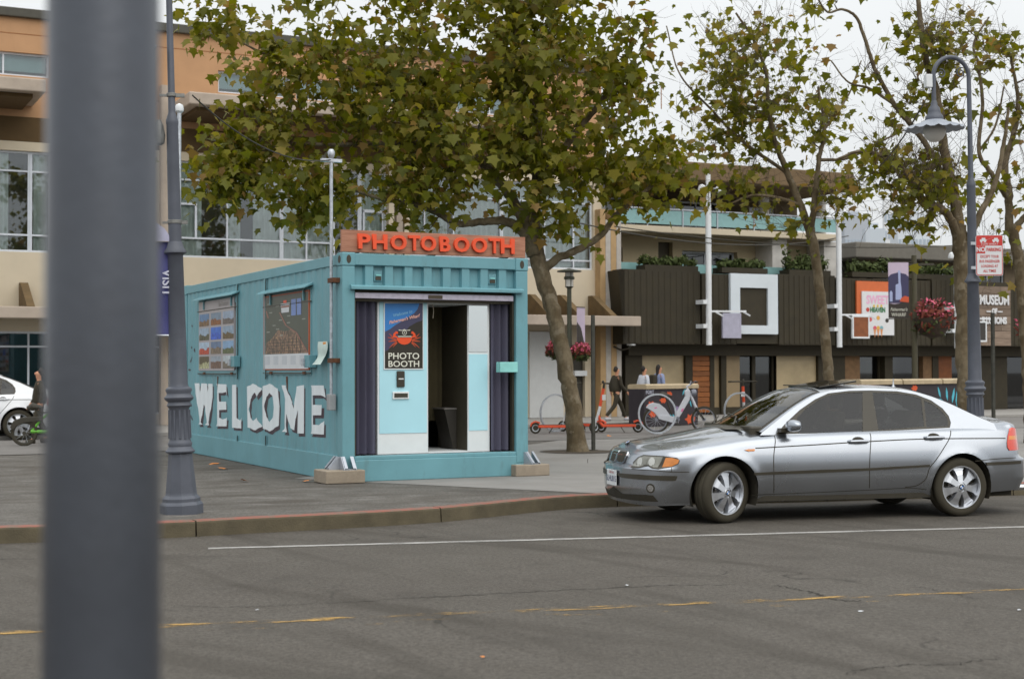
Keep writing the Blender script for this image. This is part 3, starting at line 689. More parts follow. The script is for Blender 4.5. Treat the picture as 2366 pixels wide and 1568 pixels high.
bz0_, bz1_ = FF.Z(1000, 692)-.15, FF.Z(1000, 681)-.15
sb = MB().box(xa+.01, xb-.03, .02, .06, bz0_, bz1_+.012).build('shutter_bar', mat('pale shutter bar', srgb(196,190,206), .4, .2, var=.1, scale=12, dirt=.4), con, bevel=.006)
hx = FF.S(1007, 687); MB().box(hx-.10, hx+.10, .008, .021, bz0_+.012, bz1_-.004).build('shutter_lock', mat('bronze', (.09,.07,.05), .4, .6), sb)
oz = FF.Z(850, 1053)-.15
MB().box(xa, xb, -.004, .14, .0, oz-.05).box(xa, xb, .012, .14, oz-.052, oz).build('front_sill', TEAL, con, bevel=.01)
MB().box(xa-.01, xb+.01, .13, CL-.12, oz-.05, oz-.004).build('floor', mat('grey floor', (.24,.245,.26), .7), con)
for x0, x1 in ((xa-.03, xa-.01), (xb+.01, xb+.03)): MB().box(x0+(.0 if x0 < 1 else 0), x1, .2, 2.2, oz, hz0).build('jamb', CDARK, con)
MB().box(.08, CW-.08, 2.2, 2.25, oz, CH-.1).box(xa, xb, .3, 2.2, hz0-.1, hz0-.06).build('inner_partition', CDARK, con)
for x in (xa+.01, xb-.03): MB().box(x, x+.025, .06, .13, oz, bz0_-.002).build('shutter_track', DARK, con)
lx0, lx1 = FF.S(1155, 850, .06), FF.S(1196, 850, .06); lz0, lz1 = FF.Z(1175, 860, .06)-.15, FF.Z(1175, 836, .06)-.15
MB().box(lx0, lx1, -.07, .06, lz0, lz1).build('latch_box', mat('pale turquoise', srgb(140,206,202), .5), con, bevel=.008)
# hatches on the long side with rain hoods and vertical seams
for (s0, s1, z0, z1) in (H1, H2):
    h = MB().box(.004, .05, s0, s0+.07, z0, z1).box(.004, .05, s1-.07, s1, z0, z1).box(.003, .05, s0+.07, s1-.07, z0, z0+.09).box(.003, .05, s0+.07, s1-.07, z1-.12, z1).box(.06, .07, s0, s1, z0, z1).build('hatch', TEAL, con, bevel=.004)
    MB().prism([(-.11, z1-.015), (-.11, z1), (.03, z1+.07), (.03, z1+.04)], lambda u, v, w: (u, w, v), s0-.06, s1+.06).build('rain_hood', TEAL, h)
    MB().box(-.012, .002, s0-.02, s1+.02, z1-.20, z1-.185).box(-.012, .002, s0, s1, z0+.02, z0+.035).build('hatch_edge', DARK, h)
    for f in (.12, .82):
        s_ = s0+(s1-s0)*f; MB().box(-.03, .02, s_-.02, s_+.02, z1-.17, z1-.02).build('hinge', TEAL, h)
        MB().box(-.02, .02, s_-.05, s_+.05, z0+.012, z0+.05).build('clip', RUST, h)
for zx in (545, 815):
    s_ = zs(zx, 700)[0]; zl_, zh_ = cz(zs(zx, 1500)[1]), cz(zs(zx, 960)[1])
    for a_, b_ in ((BR, zl_), (zh_, zt_)): MB().box(-.012, .012, s_-.016, s_+.016, a_, b_).build('seam_bar', TEAL, con); MB().box(-.008, .0, s_-.026, s_-.0165, a_, b_).build('seam_gap', DARK, con)
for zx, zy in ((548, 800), (1268, 800)):
    s_, z_ = zs(zx, zy); z_ = cz(z_); b_ = MB().box(-.09, .012, s_-.12, s_+.10, z_-.07, z_+.10).build('lock_box', TEAL, con, bevel=.006); MB().box(-.115, -.09, s_+.06, s_+.16, z_-.05, z_+.05).build('padlock', GALV, b_)
for zx, z0_, z1_ in ((352, 935, 1085), (1012, 935, 1060)):
    a, b = zs(zx, z0_), zs(zx-(8 if zx < 500 else -6), z1_); sheet([[(a[0]+.05, cz(a[1])), (a[0]-.05, cz(a[1])), (b[0]-.02, cz(b[1])), (b[0]+.02, cz(b[1]))]], [q for q in brk if abs(q-a[0]) < .3], [], lambda u, v, w: (corr(u)-.005-w, u, v)).build('rust_streak', RUST, con)
# painted lettering
LET = {
 'W': [[(125,1000),(172,1000),(185,1085),(196,1000),(245,1003),(251,1085),(262,1003),(302,1006),(300,1120),(285,1230),(265,1378),(272,1402),(230,1398),(243,1378),(232,1230),(216,1190),(190,1372),(202,1394),(163,1392),(176,1372),(150,1150)]],
 'E': [[(333,1006),(430,1010),(442,1112),(425,1082),(400,1092),(362,1092),(365,1175),(428,1175),(430,1252),(365,1255),(365,1330),(400,1345),(442,1328),(438,1412),(330,1410),(348,1380),(348,1040)]],
 'L': [[(490,1015),(530,1012),(533,1330),(560,1355),(580,1325),(575,1432),(490,1425)]],
 'C': [[(632,1032),(690,1003),(772,1050),(722,1132),(702,1090),(662,1150),(647,1250),(662,1330),(692,1360),(716,1328),(775,1412),(705,1450),(638,1420)]],
 'O': [[(850,1003),(778,1030),(772,1200),(785,1432),(850,1460),(848,1370),(812,1320),(797,1220),(812,1130),(850,1092)], [(850,1003),(850,1092),(872,1130),(882,1230),(875,1320),(848,1370),(850,1460),(930,1405),(937,1220),(920,1050)]],
 'M': [[(963,1018),(998,1020),(1080,1240),(1100,1030),(1172,1016),(1170,1480),(1108,1478),(1112,1255),(1092,1340),(1085,1450),(1042,1430),(1010,1290),(1004,1400),(1015,1468),(966,1462),(985,1430),(990,1150)]],
 'Ee': [[(1237,1020),(1358,1020),(1378,1140),(1340,1115),(1260,1115),(1262,1205),(1345,1208),(1342,1305),(1262,1305),(1264,1395),(1320,1400),(1365,1358),(1360,1490),(1235,1482),(1248,1440),(1247,1060)]]}
PAINTW = mat('white mural paint', srgb(222,230,234), .6, var=.03); PAINTD = mat('dark mural paint', srgb(66,54,62), .6, var=.1)
for key, polys in LET.items():
    for dx, dy, m_, off, nm in ((17, 30, PAINTD, .002, 'letter_shadow'), (0, 0, PAINTW, .005, 'painted_letter')):
        pp = [[(lambda q: (q[0], cz(q[1])))(zs(x+dx*(.75 if key in 'WEL' else 1), y+dy*(.8 if key in 'WEL' else 1))) for x, y in p] for p in polys]
        s_ = [u for p in pp for u, v in p]
        sheet(pp, [q for q in brk if min(s_) < q < max(s_)], [], lambda u, v, w, off=off: (corr(u+1e-5)-off, u, v)).build(nm, m_, con)
for x, y, w_, h_, a in ((107,452,9,22,.2),(100,658,13,24,.3),(125,685,8,40,.1),(95,775,8,62,-.45),(80,872,13,20,.9),(50,812,10,16,0),(55,930,10,18,.2),(62,1040,10,14,0),(92,1212,22,16,.3),(95,1325,12,70,.6),(60,1305,18,12,0),(168,560,5,30,0)):
    c, s = math.cos(a), math.sin(a); pp = []
    for k in range(8):
        t = k*math.pi/4; u, v = w_*math.cos(t)*.7, h_*.5*math.sin(t); q = zs(x+u*c+v*s, y-u*s*.8+v*c); pp.append((q[0], cz(q[1])))
    sheet([pp], [q for q in brk if abs(q-pp[0][0]) < .5], [], lambda u, v, w: (corr(u+1e-5)-.004, u, v)).build('brush_stroke', PAINTD, con)

# ---- sign board with raised letters on the container roof
SGN = wood('reddish sign timber', srgb(132,86,64), srgb(176,128,104), .6, 5, 0)
sx0, sx1 = FF.S(791, 540), FF.S(1216, 570); sz0_, sz1_ = CH+.012, FF.Z(800, 530)-.15
sg = thing('photobooth_sign', 'reddish wooden sign board with raised orange PHOTOBOOTH letters on the container roof', 'sign', (CO.x, CO.y, .15), CA)
MB().box(sx0, sx1, .03, .075, sz0_, sz1_).build('board', SGN, sg, bevel=.003)
for x in (sx0+.25, (sx0+sx1)/2, sx1-.25): MB().bar((x, .08, sz0_+.01), (x, .35, CH+.01), .03, .03).bar((x, .09, sz0_), (x, .09, sz1_-.04), .04, .03, (0,1,0)).build('brace', DARK, sg)
REDL = mat('orange red letter paint', srgb(232,84,44), .5, var=.06, scale=4)
def fit_text(name, ch, x0, x1, z0, z1, y, dep, m, parent, bold=.03):
    me = text_mesh(ch, 1.0, extrude=.5, bold=bold); co = np.array([v.co[:] for v in me.vertices]); lo, hi = co.min(0), co.max(0)
    for v in me.vertices:
        a = (Vector(v.co)-Vector(lo)); v.co = (x0+a.x/(hi[0]-lo[0])*(x1-x0), y-a.z/(hi[2]-lo[2])*dep, z0+a.y/(hi[1]-lo[1])*(z1-z0))
    bm = bmesh.new(); bm.from_mesh(me); bmesh.ops.recalc_face_normals(bm, faces=bm.faces[:]); bm.to_mesh(me); bm.free()
    me.materials.clear(); me.materials.append(m); return obj(name, me, parent)
zz8 = lambda zx, zy: (794.8+zx*.19203, 511.1+zy*.19203)
for ch, a, b in (('P',170,318),('H',345,520),('O',562,752),('T',778,915),('O',925,1108),('B',1152,1278),('O',1322,1508),('O',1540,1720),('T',1748,1872),('H',1885,2050)):
    f = ((a+b)/2-165)/1885; p0 = zz8(a, 145+f*65); p1 = zz8(b, 332+f*66)
    x0, z1_ = FF.hit(*p0); x1, z0_ = FF.hit(*p1)
    fit_text('letter', ch, x0, x1, z0_-.15, z1_-.15, .03, .045, REDL, sg)

# ---- the photo booth machine inside
booth = thing('photo_booth', 'pale blue photo booth cabinet with crab poster standing inside the container', 'photo booth', (CO.x, CO.y, .15), CA)
OFF = -.23; fx = lambda zx, zy, o=OFF: (lambda q: (q[0], q[1]-.15))(FF.hit(359.65+zx*.42254, 511.1+zy*.42254, o))
PBL = mat('pale blue panel', srgb(178,226,238), .35, var=.04, scale=2, spec=.5); PWH = mat('white panel', srgb(224,229,230), .4, var=.03); PINT = mat('booth interior', (.045,.038,.022), .8)
bl, br = fx(1213, 700)[0], fx(1490, 700)[0]; ml, mr_ = fx(1706, 700)[0], fx(1826, 700)[0]
ztop = fx(1300, 436)[1]; zlo = oz; zwl = fx(1350, 1157)[1]
y0 = -OFF
cab = MB().box(bl, br, y0, y0+1.0, zlo, ztop).build('machine_cabinet', PWH, booth, bevel=.006)
MB().box(bl+.025, br-.022, y0-.008, y0-.001, zwl, ztop-.015).build('front_panel', PBL, booth)
MB().box(ml, mr_, y0, y0+1.0, zlo, ztop).build('side_cabinet', PWH, booth, bevel=.006)
zm0, zm1 = fx(1760, 714)[1], fx(1760, 462)[1]; zp0, zp1 = fx(1760, 1142)[1], fx(1760, 726)[1]
MB().box(ml+.015, mr_-.035, y0-.007, y0-.001, zp0, zp1).build('side_panel', PBL, booth)
MIR, t_, b_ = new_mat('mirror'); b_.inputs['Metallic'].default_value = 1; b_.inputs['Roughness'].default_value = .08; b_.inputs['Base Color'].default_value = (.72,.76,.76,1)
MB().box(ml+.015, mr_-.035, y0-.007, y0-.001, zm0, zm1).build('mirror', MIR, booth)
MB().box(br, ml, y0, y0+1.0, ztop-.03, ztop).build('lintel', PWH, booth)
MB().box(br, ml, y0, y0+1.0, zlo, zlo+.02).build('threshold', PWH, booth)
drape(booth, br-.02, ml+.02, zlo+.4, ztop-.03, y=y0+.85, amp=.02, per=.14, m=mat('black backdrop cloth', (.085,.070,.036), .95)).name = 'backdrop_curtain'
MB().box(br, br+.004, y0+.02, y0+1, zlo+.02, ztop-.03).box(ml-.004, ml, y0+.02, y0+1, zlo+.02, ztop-.03).build('inner_lining', PINT, booth)
MB().tube([(fx(1525,450)[0], y0+.06, ztop-.03), (fx(1530,480)[0], y0+.06, fx(1530,490)[1]), (fx(1526,520)[0], y0+.06, fx(1526,530)[1])], .006, 5).build('pull_cord', mat('cord', (.3,.26,.2), .9), booth)
q0, q1 = fx(1292, 972), fx(1382, 930); sl = MB().box(q0[0], q1[0], y0-.03, y0-.008, q0[1], q1[1]).build('photo_slot', PWH, booth, bevel=.006); MB().box(q0[0]+.022, q1[0]-.022, y0-.034, y0-.031, q0[1]+.022, q1[1]-.022).build('slot_opening', DARK, sl)
q0, q1 = fx(1315, 906), fx(1358, 818); cr = MB().box(q0[0], q1[0], y0-.035, y0-.008, q0[1], q1[1]).build('card_reader', BLACKP, booth, bevel=.01); MB().box(q0[0]+.02, q1[0]-.02, y0-.037, y0-.0352, (q0[1]+q1[1])/2-.005, (q0[1]+q1[1])/2+.01).build('reader_mark', PWH, cr)
st = thing('bench', 'dark tapered bench seat inside the photo booth opening', 'bench', (CO.x, CO.y, .15), CA)
q = [fx(1556, 1027, OFF-.5), fx(1706, 1022, OFF-.5)]; ba, bb, bt = q[0][0], ml-.01, q[0][1]
MB().prism([(ba, bt), (bb, bt), (bb, zlo+.021), (ba+.13, zlo+.021)], lambda u, v, w: (u, w, v), y0+.35, y0+.75).build('base', mat('black bench board', (.03,.026,.02), .6), st)
MB().box(ba-.01, bb, y0+.34, y0+.76, bt, bt+.02).build('seat', mat('grey bench edge', (.16,.15,.14), .5), st)
# crab poster
z8 = lambda zx, zy, o=OFF+.02: (lambda q: (q[0], q[1]-.15))(FF.hit(880.2+zx*.16298, 690.9+zy*.16298, o))
post = thing('crab_poster', 'PHOTO BOOTH poster with an orange crab and camera on the blue cabinet', 'poster', (CO.x, CO.y, .15), CA)
q0, q1 = z8(40, 998), z8(602, 48)
MB().box(q0[0], q1[0], y0-.02, y0-.009, q0[1], q1[1]).build('frame', PWH, post)
flat = lambda nm, pts_, m_, d: sheet([[z8(*p) for p in pts_]], [], [], lambda u, v, w: (u, y0-.02-d, v)).build(nm, m_, post)
PM = lambda n, c: mat('print '+n, srgb(*c), .4, var=.05, scale=5)
flat('print_ground', [(55,60),(592,60),(592,982),(55,982)], PM('black', (42,36,26)), .001)
flat('print_sky', [(55,60),(545,60),(520,140),(470,200),(330,290),(200,370),(120,430),(55,460)], PM('blue', (52,128,200)), .002)
flat('print_hill', [(545,60),(592,60),(592,300),(500,330),(400,390),(330,480),(200,610),(100,720),(55,740),(55,460),(120,430),(200,370),(330,290),(470,200),(520,140)], PM('slate', (66,64,92)), .0015)
CR = PM('crab orange', (232,82,34)); CR2 = PM('crab dark orange', (190,74,34))
flat('crab_body', [(222,545)]+[(330+110*math.cos(math.pi+t*math.pi/8), 545-100*math.sin(math.pi+t*math.pi/8)) for t in range(1, 8)]+[(438,545)], CR, .004)
for sg_ in (-1, 1):
    X = lambda d: 330+sg_*d
    flat('crab_claw', [(X(100),550),(X(165),540),(X(155),490),(X(120),455),(X(85),462),(X(90),490),(X(118),492),(X(128),515),(X(95),530)], CR, .0035)
    for (a, b, c, d) in ((105,580,235,540), (110,590,225,600), (110,605,215,690), (100,615,160,680), (150,560,215,490)):
        flat('crab_leg', [(X(a),b-9),(X((a+c)/2),(b+d)/2-14),(X(c),d-3),(X(c),d+3),(X((a+c)/2),(b+d)/2+6),(X(a),b+10)], CR2, .003)
flat('camera_print', [(240,450),(430,450),(430,522),(240,522)], PM('black', (42,36,26)), .0045)
flat('camera_line', [(240,522),(430,522),(430,536),(240,536)], PM('grey', (205,205,190)), .0047)
flat('camera_top', [(250,430),(300,438),(330,422),(360,438),(415,430),(410,446),(250,446)], PM('grey', (205,205,190)), .0046)
for r_, m_, d in ((34, PM('grey', (205,205,190)), .005), (25, PM('black', (42,36,26)), .0055), (10, PM('grey', (205,205,190)), .006)):
    flat('camera_lens', [(332+r_*math.cos(t*math.pi/7), 475+r_*math.sin(t*math.pi/7)) for t in range(14)], m_, d)
PW = PM('white', (222,222,208)); PP = PM('pink', (232,178,164)); PB = PM('light blue', (120,180,222))
for ln, a, b, t0, t1 in (('PHOTO', 105, 542, 760, 850), ('BOOTH', 105, 542, 872, 960)):
    (x0, z0_), (x1, z1_) = z8(a, t1), z8(b, t0); fit_text('poster_text', ln, x0, x1, z0_, z1_, y0-.021, .002, PW, post, bold=.012)
for body, cx_, cy_, sz_, m_ in (('Welcome to', 300, 205, .055, PB), ("Fisherman's Wharf", 325, 285, .058, PP)):
    x, z = z8(cx_, cy_); me = text_mesh(body, sz_, shear=.35, bold=.0016); me.materials.clear(); me.materials.append(m_); o = obj('poster_text', me, post); o.location = (x, y0-.027, z); o.rotation_euler = (math.pi/2, R(-13), 0)
# curtains
CUR = mat('slate curtain cloth', srgb(84,82,100), .6, var=.2, scale=3, spec=.5, stretch=(1,1,.2))
for nm, a, b, lab in (('curtain', 1092, 1208, 'slate blue curtain hanging at the left of the photo booth opening'), ('curtain', 1832, 1962, 'slate blue curtain hanging at the right of the photo booth opening')):
    c_ = drape(None, fx(a, 700, -.2)[0], fx(b, 700, -.2)[0], oz+.015, bz0_-.01, y=.21, amp=.04, per=.11, m=CUR); c_.location = (CO.x, CO.y, .15); c_.rotation_euler = (0, 0, CA); tag(c_, lab, 'curtain', 'curtains of the photo booth')
# posters on the long side
def zrect(zl, zr, zt, zb): return zs(zr, 500)[0], zs(zl, 500)[0], cz(zs(zr, zb)[1]), cz(zs(zr, zt)[1])
po = thing('map_poster', 'dark street map poster with orange border on the container side, near the corner', 'poster', (CO.x, CO.y, .15), CA)
s0, s1, z0, z1 = zrect(802, 1240, 105, 872); X = -.008
MB().box(X, .055, s0, s1, z0, z1).build('border', mat('print orange border', srgb(178,86,44), .5), po)
def mapmat():
    m, t, b = new_mat('printed map')
    tcn = nd(t, 'ShaderNodeTexCoord'); vo = nd(t, 'ShaderNodeTexVoronoi', inp={'Scale': 26}); t.links.new(tcn.outputs['Object'], vo.inputs['Vector']); 
    c = ramp(t, vo.outputs['Color'], [(.2, srgb(76,66,46)), (.5, srgb(124,96,76)), (.75, srgb(150,118,92)), (.95, srgb(176,140,96))]); t.links.new(c, b.inputs['Base Color']); b.inputs['Roughness'].default_value = .4; return m
W_, H_ = s1-s0, z1-z0; U = lambda f: s1-f*W_; V = lambda f: z1-f*H_
def pflat(nm, par, pts_, m_, d): return sheet([[(U(a), V(b)) for a, b in pts_]], [], [], lambda u, v, w: (X-d, u, v)).build(nm, m_, par)
rc = lambda a, b, c, d: [(a, b), (c, b), (c, d), (a, d)]
pflat('map_ground', po, rc(.02,.02,.98,.985), PM('map green', (70,76,62)), .001)
pflat('city_blocks', po, [(.02,.78),(.06,.64),(.2,.58),(.34,.47),(.5,.5),(.62,.47),(.76,.53),(.86,.66),(.98,.8)], mapmat(), .002)
for a, b in (((.36,.24),(.5,.42)), ((.5,.42),(.72,.52)), ((.72,.52),(.95,.78)), ((.05,.2),(.1,.3))): pflat('map_road', po, [(a[0],a[1]),(a[0]+.03,a[1]),(b[0]+.03,b[1]),(b[0],b[1])], PM('map road', (142,96,80)), .003)
for k in range(5): pflat('map_street', po, rc(.06+.02*k, .60+.038*k, .8+.035*k, .606+.038*k), PM('map dark', (60,50,34)), .0032)
for k in range(9): pflat('map_street', po, rc(.14+.085*k, .58, .147+.085*k, .78), PM('map dark', (60,50,34)), .0034)
pflat('legend', po, rc(.01,.79,.985,.985), PM('paper', (208,212,216)), .004)
for k in range(5): pflat('legend_column', po, rc(.05+.19*k, .815, .16+.19*k, .93), PM('faint text', (190,196,202)), .005)
for a in ((.63,.09,.73,.30), (.75,.09,.84,.30)): pflat('blue_box', po, rc(*a), PM('map blue', (112,138,196)), .004)
pflat('map_badge', po, [(.40,.13),(.60,.13),(.58,.25),(.42,.25)], PM('paper', (208,212,216)), .004); pflat('badge_mark', po, rc(.46,.09,.53,.125), PM('crab orange', (232,82,34)), .004); pflat('badge_band', po, rc(.41,.16,.59,.185), PM('map road', (142,96,80)), .0045)
for k in range(14): x_, y_ = random.uniform(.04,.9), random.uniform(.08,.55); pflat('map_label', po, rc(x_, y_, x_+.07, y_+.012), PM('pale label', (150,154,144)), .0036)
pp_ = thing('photo_grid_poster', 'grey poster with a grid of twelve small city photos on the container side', 'poster', (CO.x, CO.y, .15), CA)
s0, s1, z0, z1 = zrect(182, 520, 175, 878); W_, H_ = s1-s0, z1-z0
MB().box(X, .055, s0, s1, z0, z1).build('sheet', PM('lilac grey', (170,164,166)), pp_)
tops = [(92,128,168), (120,140,160), (150,168,190), (150,170,190), (60,110,200), (140,160,180), (170,190,210), (100,120,150), (130,165,200), (90,80,50), (150,160,170), (180,190,195)]
bots = [(120,92,60), (130,80,36), (100,90,84), (84,84,62), (50,90,190), (96,78,40), (180,72,44), (120,104,84), (88,96,56), (170,170,130), (110,84,66), (110,100,84)]
for i in range(12):
    r_, c_ = divmod(i, 3); a, b = .02+c_*.34, .18+r_*.205
    ph = pflat('photo', pp_, rc(a, b, a+.29, b+.175), mat('photo sky %d' % i, srgb(*tops[i]), .4, var=.25, scale=8), .002)
    n_ = 8; hz_ = [.07+.05*random.random() for _ in range(n_)]
    pflat('photo_scene', pp_, [(a+.29*k/(n_-1), b+hz_[k]) for k in range(n_)]+[(a+.29, b+.175), (a, b+.175)], mat('photo land %d' % i, srgb(*bots[i]), .4, var=.6, scale=18), .003)
text('poster_title', 'San Francisco', .11, PM('title grey', (130,124,120)), pp_, (X-.004, s1-W_*.72, z1-H_*.07), rot=(math.pi/2, 0, -math.pi/2))
fl = thing('curled_flyer', 'small curled white flyer taped beside the map poster on the container', 'paper', (CO.x, CO.y, .15), CA)
s0, s1, z0, z1 = zrect(1332, 1420, 598, 820); vs_ = []
for k in range(9):
    f = k/8; o = -.02-.10*max(0, f-.55)**1.5*3-.012*math.sin(f*5); vs_ += [(o, s1-(s1-s0)*(.05*math.sin(f*4)), z1-(z1-z0)*f), (o-.01*f, s0-.06*math.sin(f*6), z1-(z1-z0)*f)]
MB().add(vs_, [(2*i, 2*i+1, 2*i+3, 2*i+2) for i in range(8)]).build('sheet', mat('flyer paper', srgb(192,210,204), .7, var=.12, scale=10), fl, smooth=True)
a = zs(1398, 642); MB().box(-.028, -.024, a[0]-.05, a[0]+.06, cz(a[1])-.05, cz(a[1])+.05).build('sticker', mat('sticker orange', srgb(222,150,70), .6), fl)
# ---- conduit mast with security camera on the near corner
ma = thing('camera_mast', 'thin galvanised conduit mast with a small camera rising beside the container corner', 'pole', (CO.x, CO.y, .15), CA)
s_ = zs(1487, 700)[0]; xm = -.06; zt0 = cz(SF.hit(770, 372)[1]); zl0 = cz(zs(1485, 1140)[1])
MB().lathe([(.022, zl0), (.022, zt0)], 10, (xm, s_, 0)).build('conduit', GALV, ma, smooth=True)
MB().box(xm-.05, xm+.05, s_-.05, s_+.05, zl0-.16, zl0+.05).build('junction_box', mat('grey junction box', (.32,.33,.34), .5), ma, bevel=.01)
for zz_ in (cz(zs(1487, 783)[1]), CH-.35): MB().box(xm-.035, .02, s_-.16, s_+.05, zz_-.03, zz_+.03).build('bracket', RUST, ma)
MB().box(xm-.14, xm+.14, s_-.03, s_+.03, zt0-.03, zt0+.01).build('crossbar', GALV, ma)
MB().lathe([(.0,.13),(.03,.125),(.048,.09),(.045,.04),(.025,.0)], 12, (xm, s_, zt0+.01)).build('dome_camera', GALV, ma, smooth=True)
for dx in (-.1, .1): MB().box(xm+dx-.02, xm+dx+.02, s_-.025, s_+.025, zt0+.01, zt0+.05).build('insulator', DARK, ma)
# ---- concrete footing blocks with steel angle anchors
FOOT = mat('footing concrete', srgb(150,138,122), .9, var=.15, scale=6, bump=.5, dirt=.5, dcol=srgb(96,86,70))
for nm, bx0, bx1, lab, side in (('concrete_block', FF.S(752, 1100, .18), FF.S(843, 1110, .18), 'low concrete footing block with steel anchors under the near container corner', 0), ('concrete_block', FF.S(1190, 1090, .12), FF.S(1268, 1090, .12), 'low concrete footing block under the right front container corner', 1)):
    f = thing(nm, lab, 'concrete block', (CO.x, CO.y, .15), CA, 'footing blocks')
    bh = .165 if side == 0 else .155
    MB().box(bx0, bx1, -.20 if side == 0 else -.15, .28, .0, bh).build('block', FOOT, f, bevel=.012)
    for (x, y, rz) in (((-.115, .10, math.pi/2), (.05, -.11, 0)) if side == 0 else ((CW+.04, -.06, .35),)):
        mb = MB(); w = .085
        mb.prism([(0, 0), (.16, 0), (.16, .015), (.03, .165), (.0, .165)], lambda u, v, q: (q, -u+.10, bh+v), -w, -w+.012)
        mb.prism([(0, 0), (.16, 0), (.16, .015), (.03, .165), (.0, .165)], lambda u, v, q: (q, -u+.10, bh+v), w-.012, w)
        mb.prism([(.155, .018), (.03, .160), (.04, .168), (.165, .024)], lambda u, v, q: (q, -u+.10, bh+v), -w+.0125, -w+.05)
        mb.prism([(.155, .018), (.03, .160), (.04, .168), (.165, .024)], lambda u, v, q: (q, -u+.10, bh+v), w-.05, w-.0125); mb.box(-w+.013, w-.013, -.05, .095, bh+.001, bh+.012)
        o = mb.build('anchor_bracket', mat('galvanised anchor', (.42,.45,.50), .4, .6), f); o.location = (x, y, 0); o.rotation_euler = (0, 0, -rz if side == 0 else rz)
# ------------------------------------------------------------------ silver saloon car
def paint(name, col, metal=.75, rough=.32):
    m, t, b = new_mat(name); n = noise(t, 1.1, 4); c = mixc(t, n, [x*.95 for x in col], [min(1, x*1.04) for x in col]); t.links.new(c, b.inputs['Base Color'])
    b.inputs['Metallic'].default_value = metal; b.inputs['Roughness'].default_value = rough; b.inputs['Coat Weight'].default_value = .8; b.inputs['Coat Roughness'].default_value = .04
    d = noise(t, 1.6, 5); mr = nd(t, 'ShaderNodeMapRange', inp={3: rough-.06, 4: rough+.1}); t.links.new(d, mr.inputs[0]); t.links.new(mr.outputs[0], b.inputs['Roughness']); return m
SILVER = paint('silver car paint', (.37,.395,.435), .92, .25); CARW = paint('white car paint', (.75,.77,.8), 0.0, .35)
CHROME = mat('chrome', (.75,.76,.78), .12, 1.0, var=.02); ALLOY = mat('alloy wheel', (.62,.64,.68), .3, .85, var=.05)
CGLASS = mat('tinted car glass', (.016,.0155,.014), .02, spec=.5, var=.05, scale=1); TRIM = mat('black car trim', (.040,.034,.022), .45)
CGT = glass('tinted side glass', (.34,.335,.31), .01, .85, 0); CGW = glass('windscreen glass', (.55,.57,.54), .01, 1.2, 0)
LAMPC = mat('headlamp lens', (.20,.20,.17), .08, .3, coat=1.0, var=.25, scale=14); AMBER = mat('amber lens', (.62,.20,.02), .15, coat=1.0, var=.1, scale=20); REDLENS = mat('red lens', (.62,.05,.02), .15, coat=1.0, var=.1, scale=20)
GAP = mat('panel gap', (.032,.027,.017), .8)
cF, cR = ground(1668, 1207, 0), ground(2213, 1191, 0)
fw = (cF-cR); fw.z = 0; sc_ = fw.length/2.725; fw.normalize(); lf = Vector((-fw.y, fw.x, 0))
cO = (cF+cR)/2-lf*.76; CANG = math.atan2(fw.y, fw.x)
car = thing('parked_car', 'silver four-door saloon pulling out from the kerb beside the container', 'car', (cO.x, cO.y, 0), CANG)
car.scale = (sc_, sc_, sc_)
CM = Matrix.Translation((cO.x, cO.y, 0)) @ Matrix.Rotation(CANG, 4, 'Z') @ Matrix.Scale(sc_, 4)
AX = 1.3625
outl = catmull([(-2.315,0,0),(-2.31,.30,0),(-2.275,.56,0),(-2.175,.745,0),(-1.95,.828,0),(-1.4,.866,0),(-.6,.872,0),(.3,.872,0),(.95,.868,0),(1.45,.862,0),(1.77,.846,0),(2.03,.785,0),(2.18,.65,0),(2.265,.38,0),(2.30,0,0)], 1200)
UL = [0]
for i in range(1, len(outl)): UL.append(UL[-1]+(outl[i]-outl[i-1]).length)
UL = np.array(UL); OX = np.array([p.x for p in outl]); OY = np.array([p.y for p in outl]); UT = UL[-1]
TX, TY = np.gradient(OX, UL), np.gradient(OY, UL)
def lerp_tab(x, tab): return np.interp(x, [a for a, b in tab], [b for a, b in tab])
ZS = [(-2.32,.985),(-2.1,1.0),(-1.6,.985),(-1.0,.965),(0,.945),(.7,.925),(1.1,.885),(1.5,.825),(1.85,.775),(2.12,.752),(2.30,.745)]
ZC = [(-2.2,1.035),(-2.1,1.05),(-1.7,1.07),(-1.3,1.07),(0,1.0),(.9,.985),(1.2,.945),(1.5,.89),(1.8,.84),(2.12,.800)]
ZB = [(-2.32,.27),(-1.8,.25),(-1.4,.21),(1.2,.21),(1.75,.19),(2.30,.185)]
sstep = lambda a, b, x: (lambda t: t*t*(3-2*t))(np.clip((x-a)/(b-a), 0, 1))
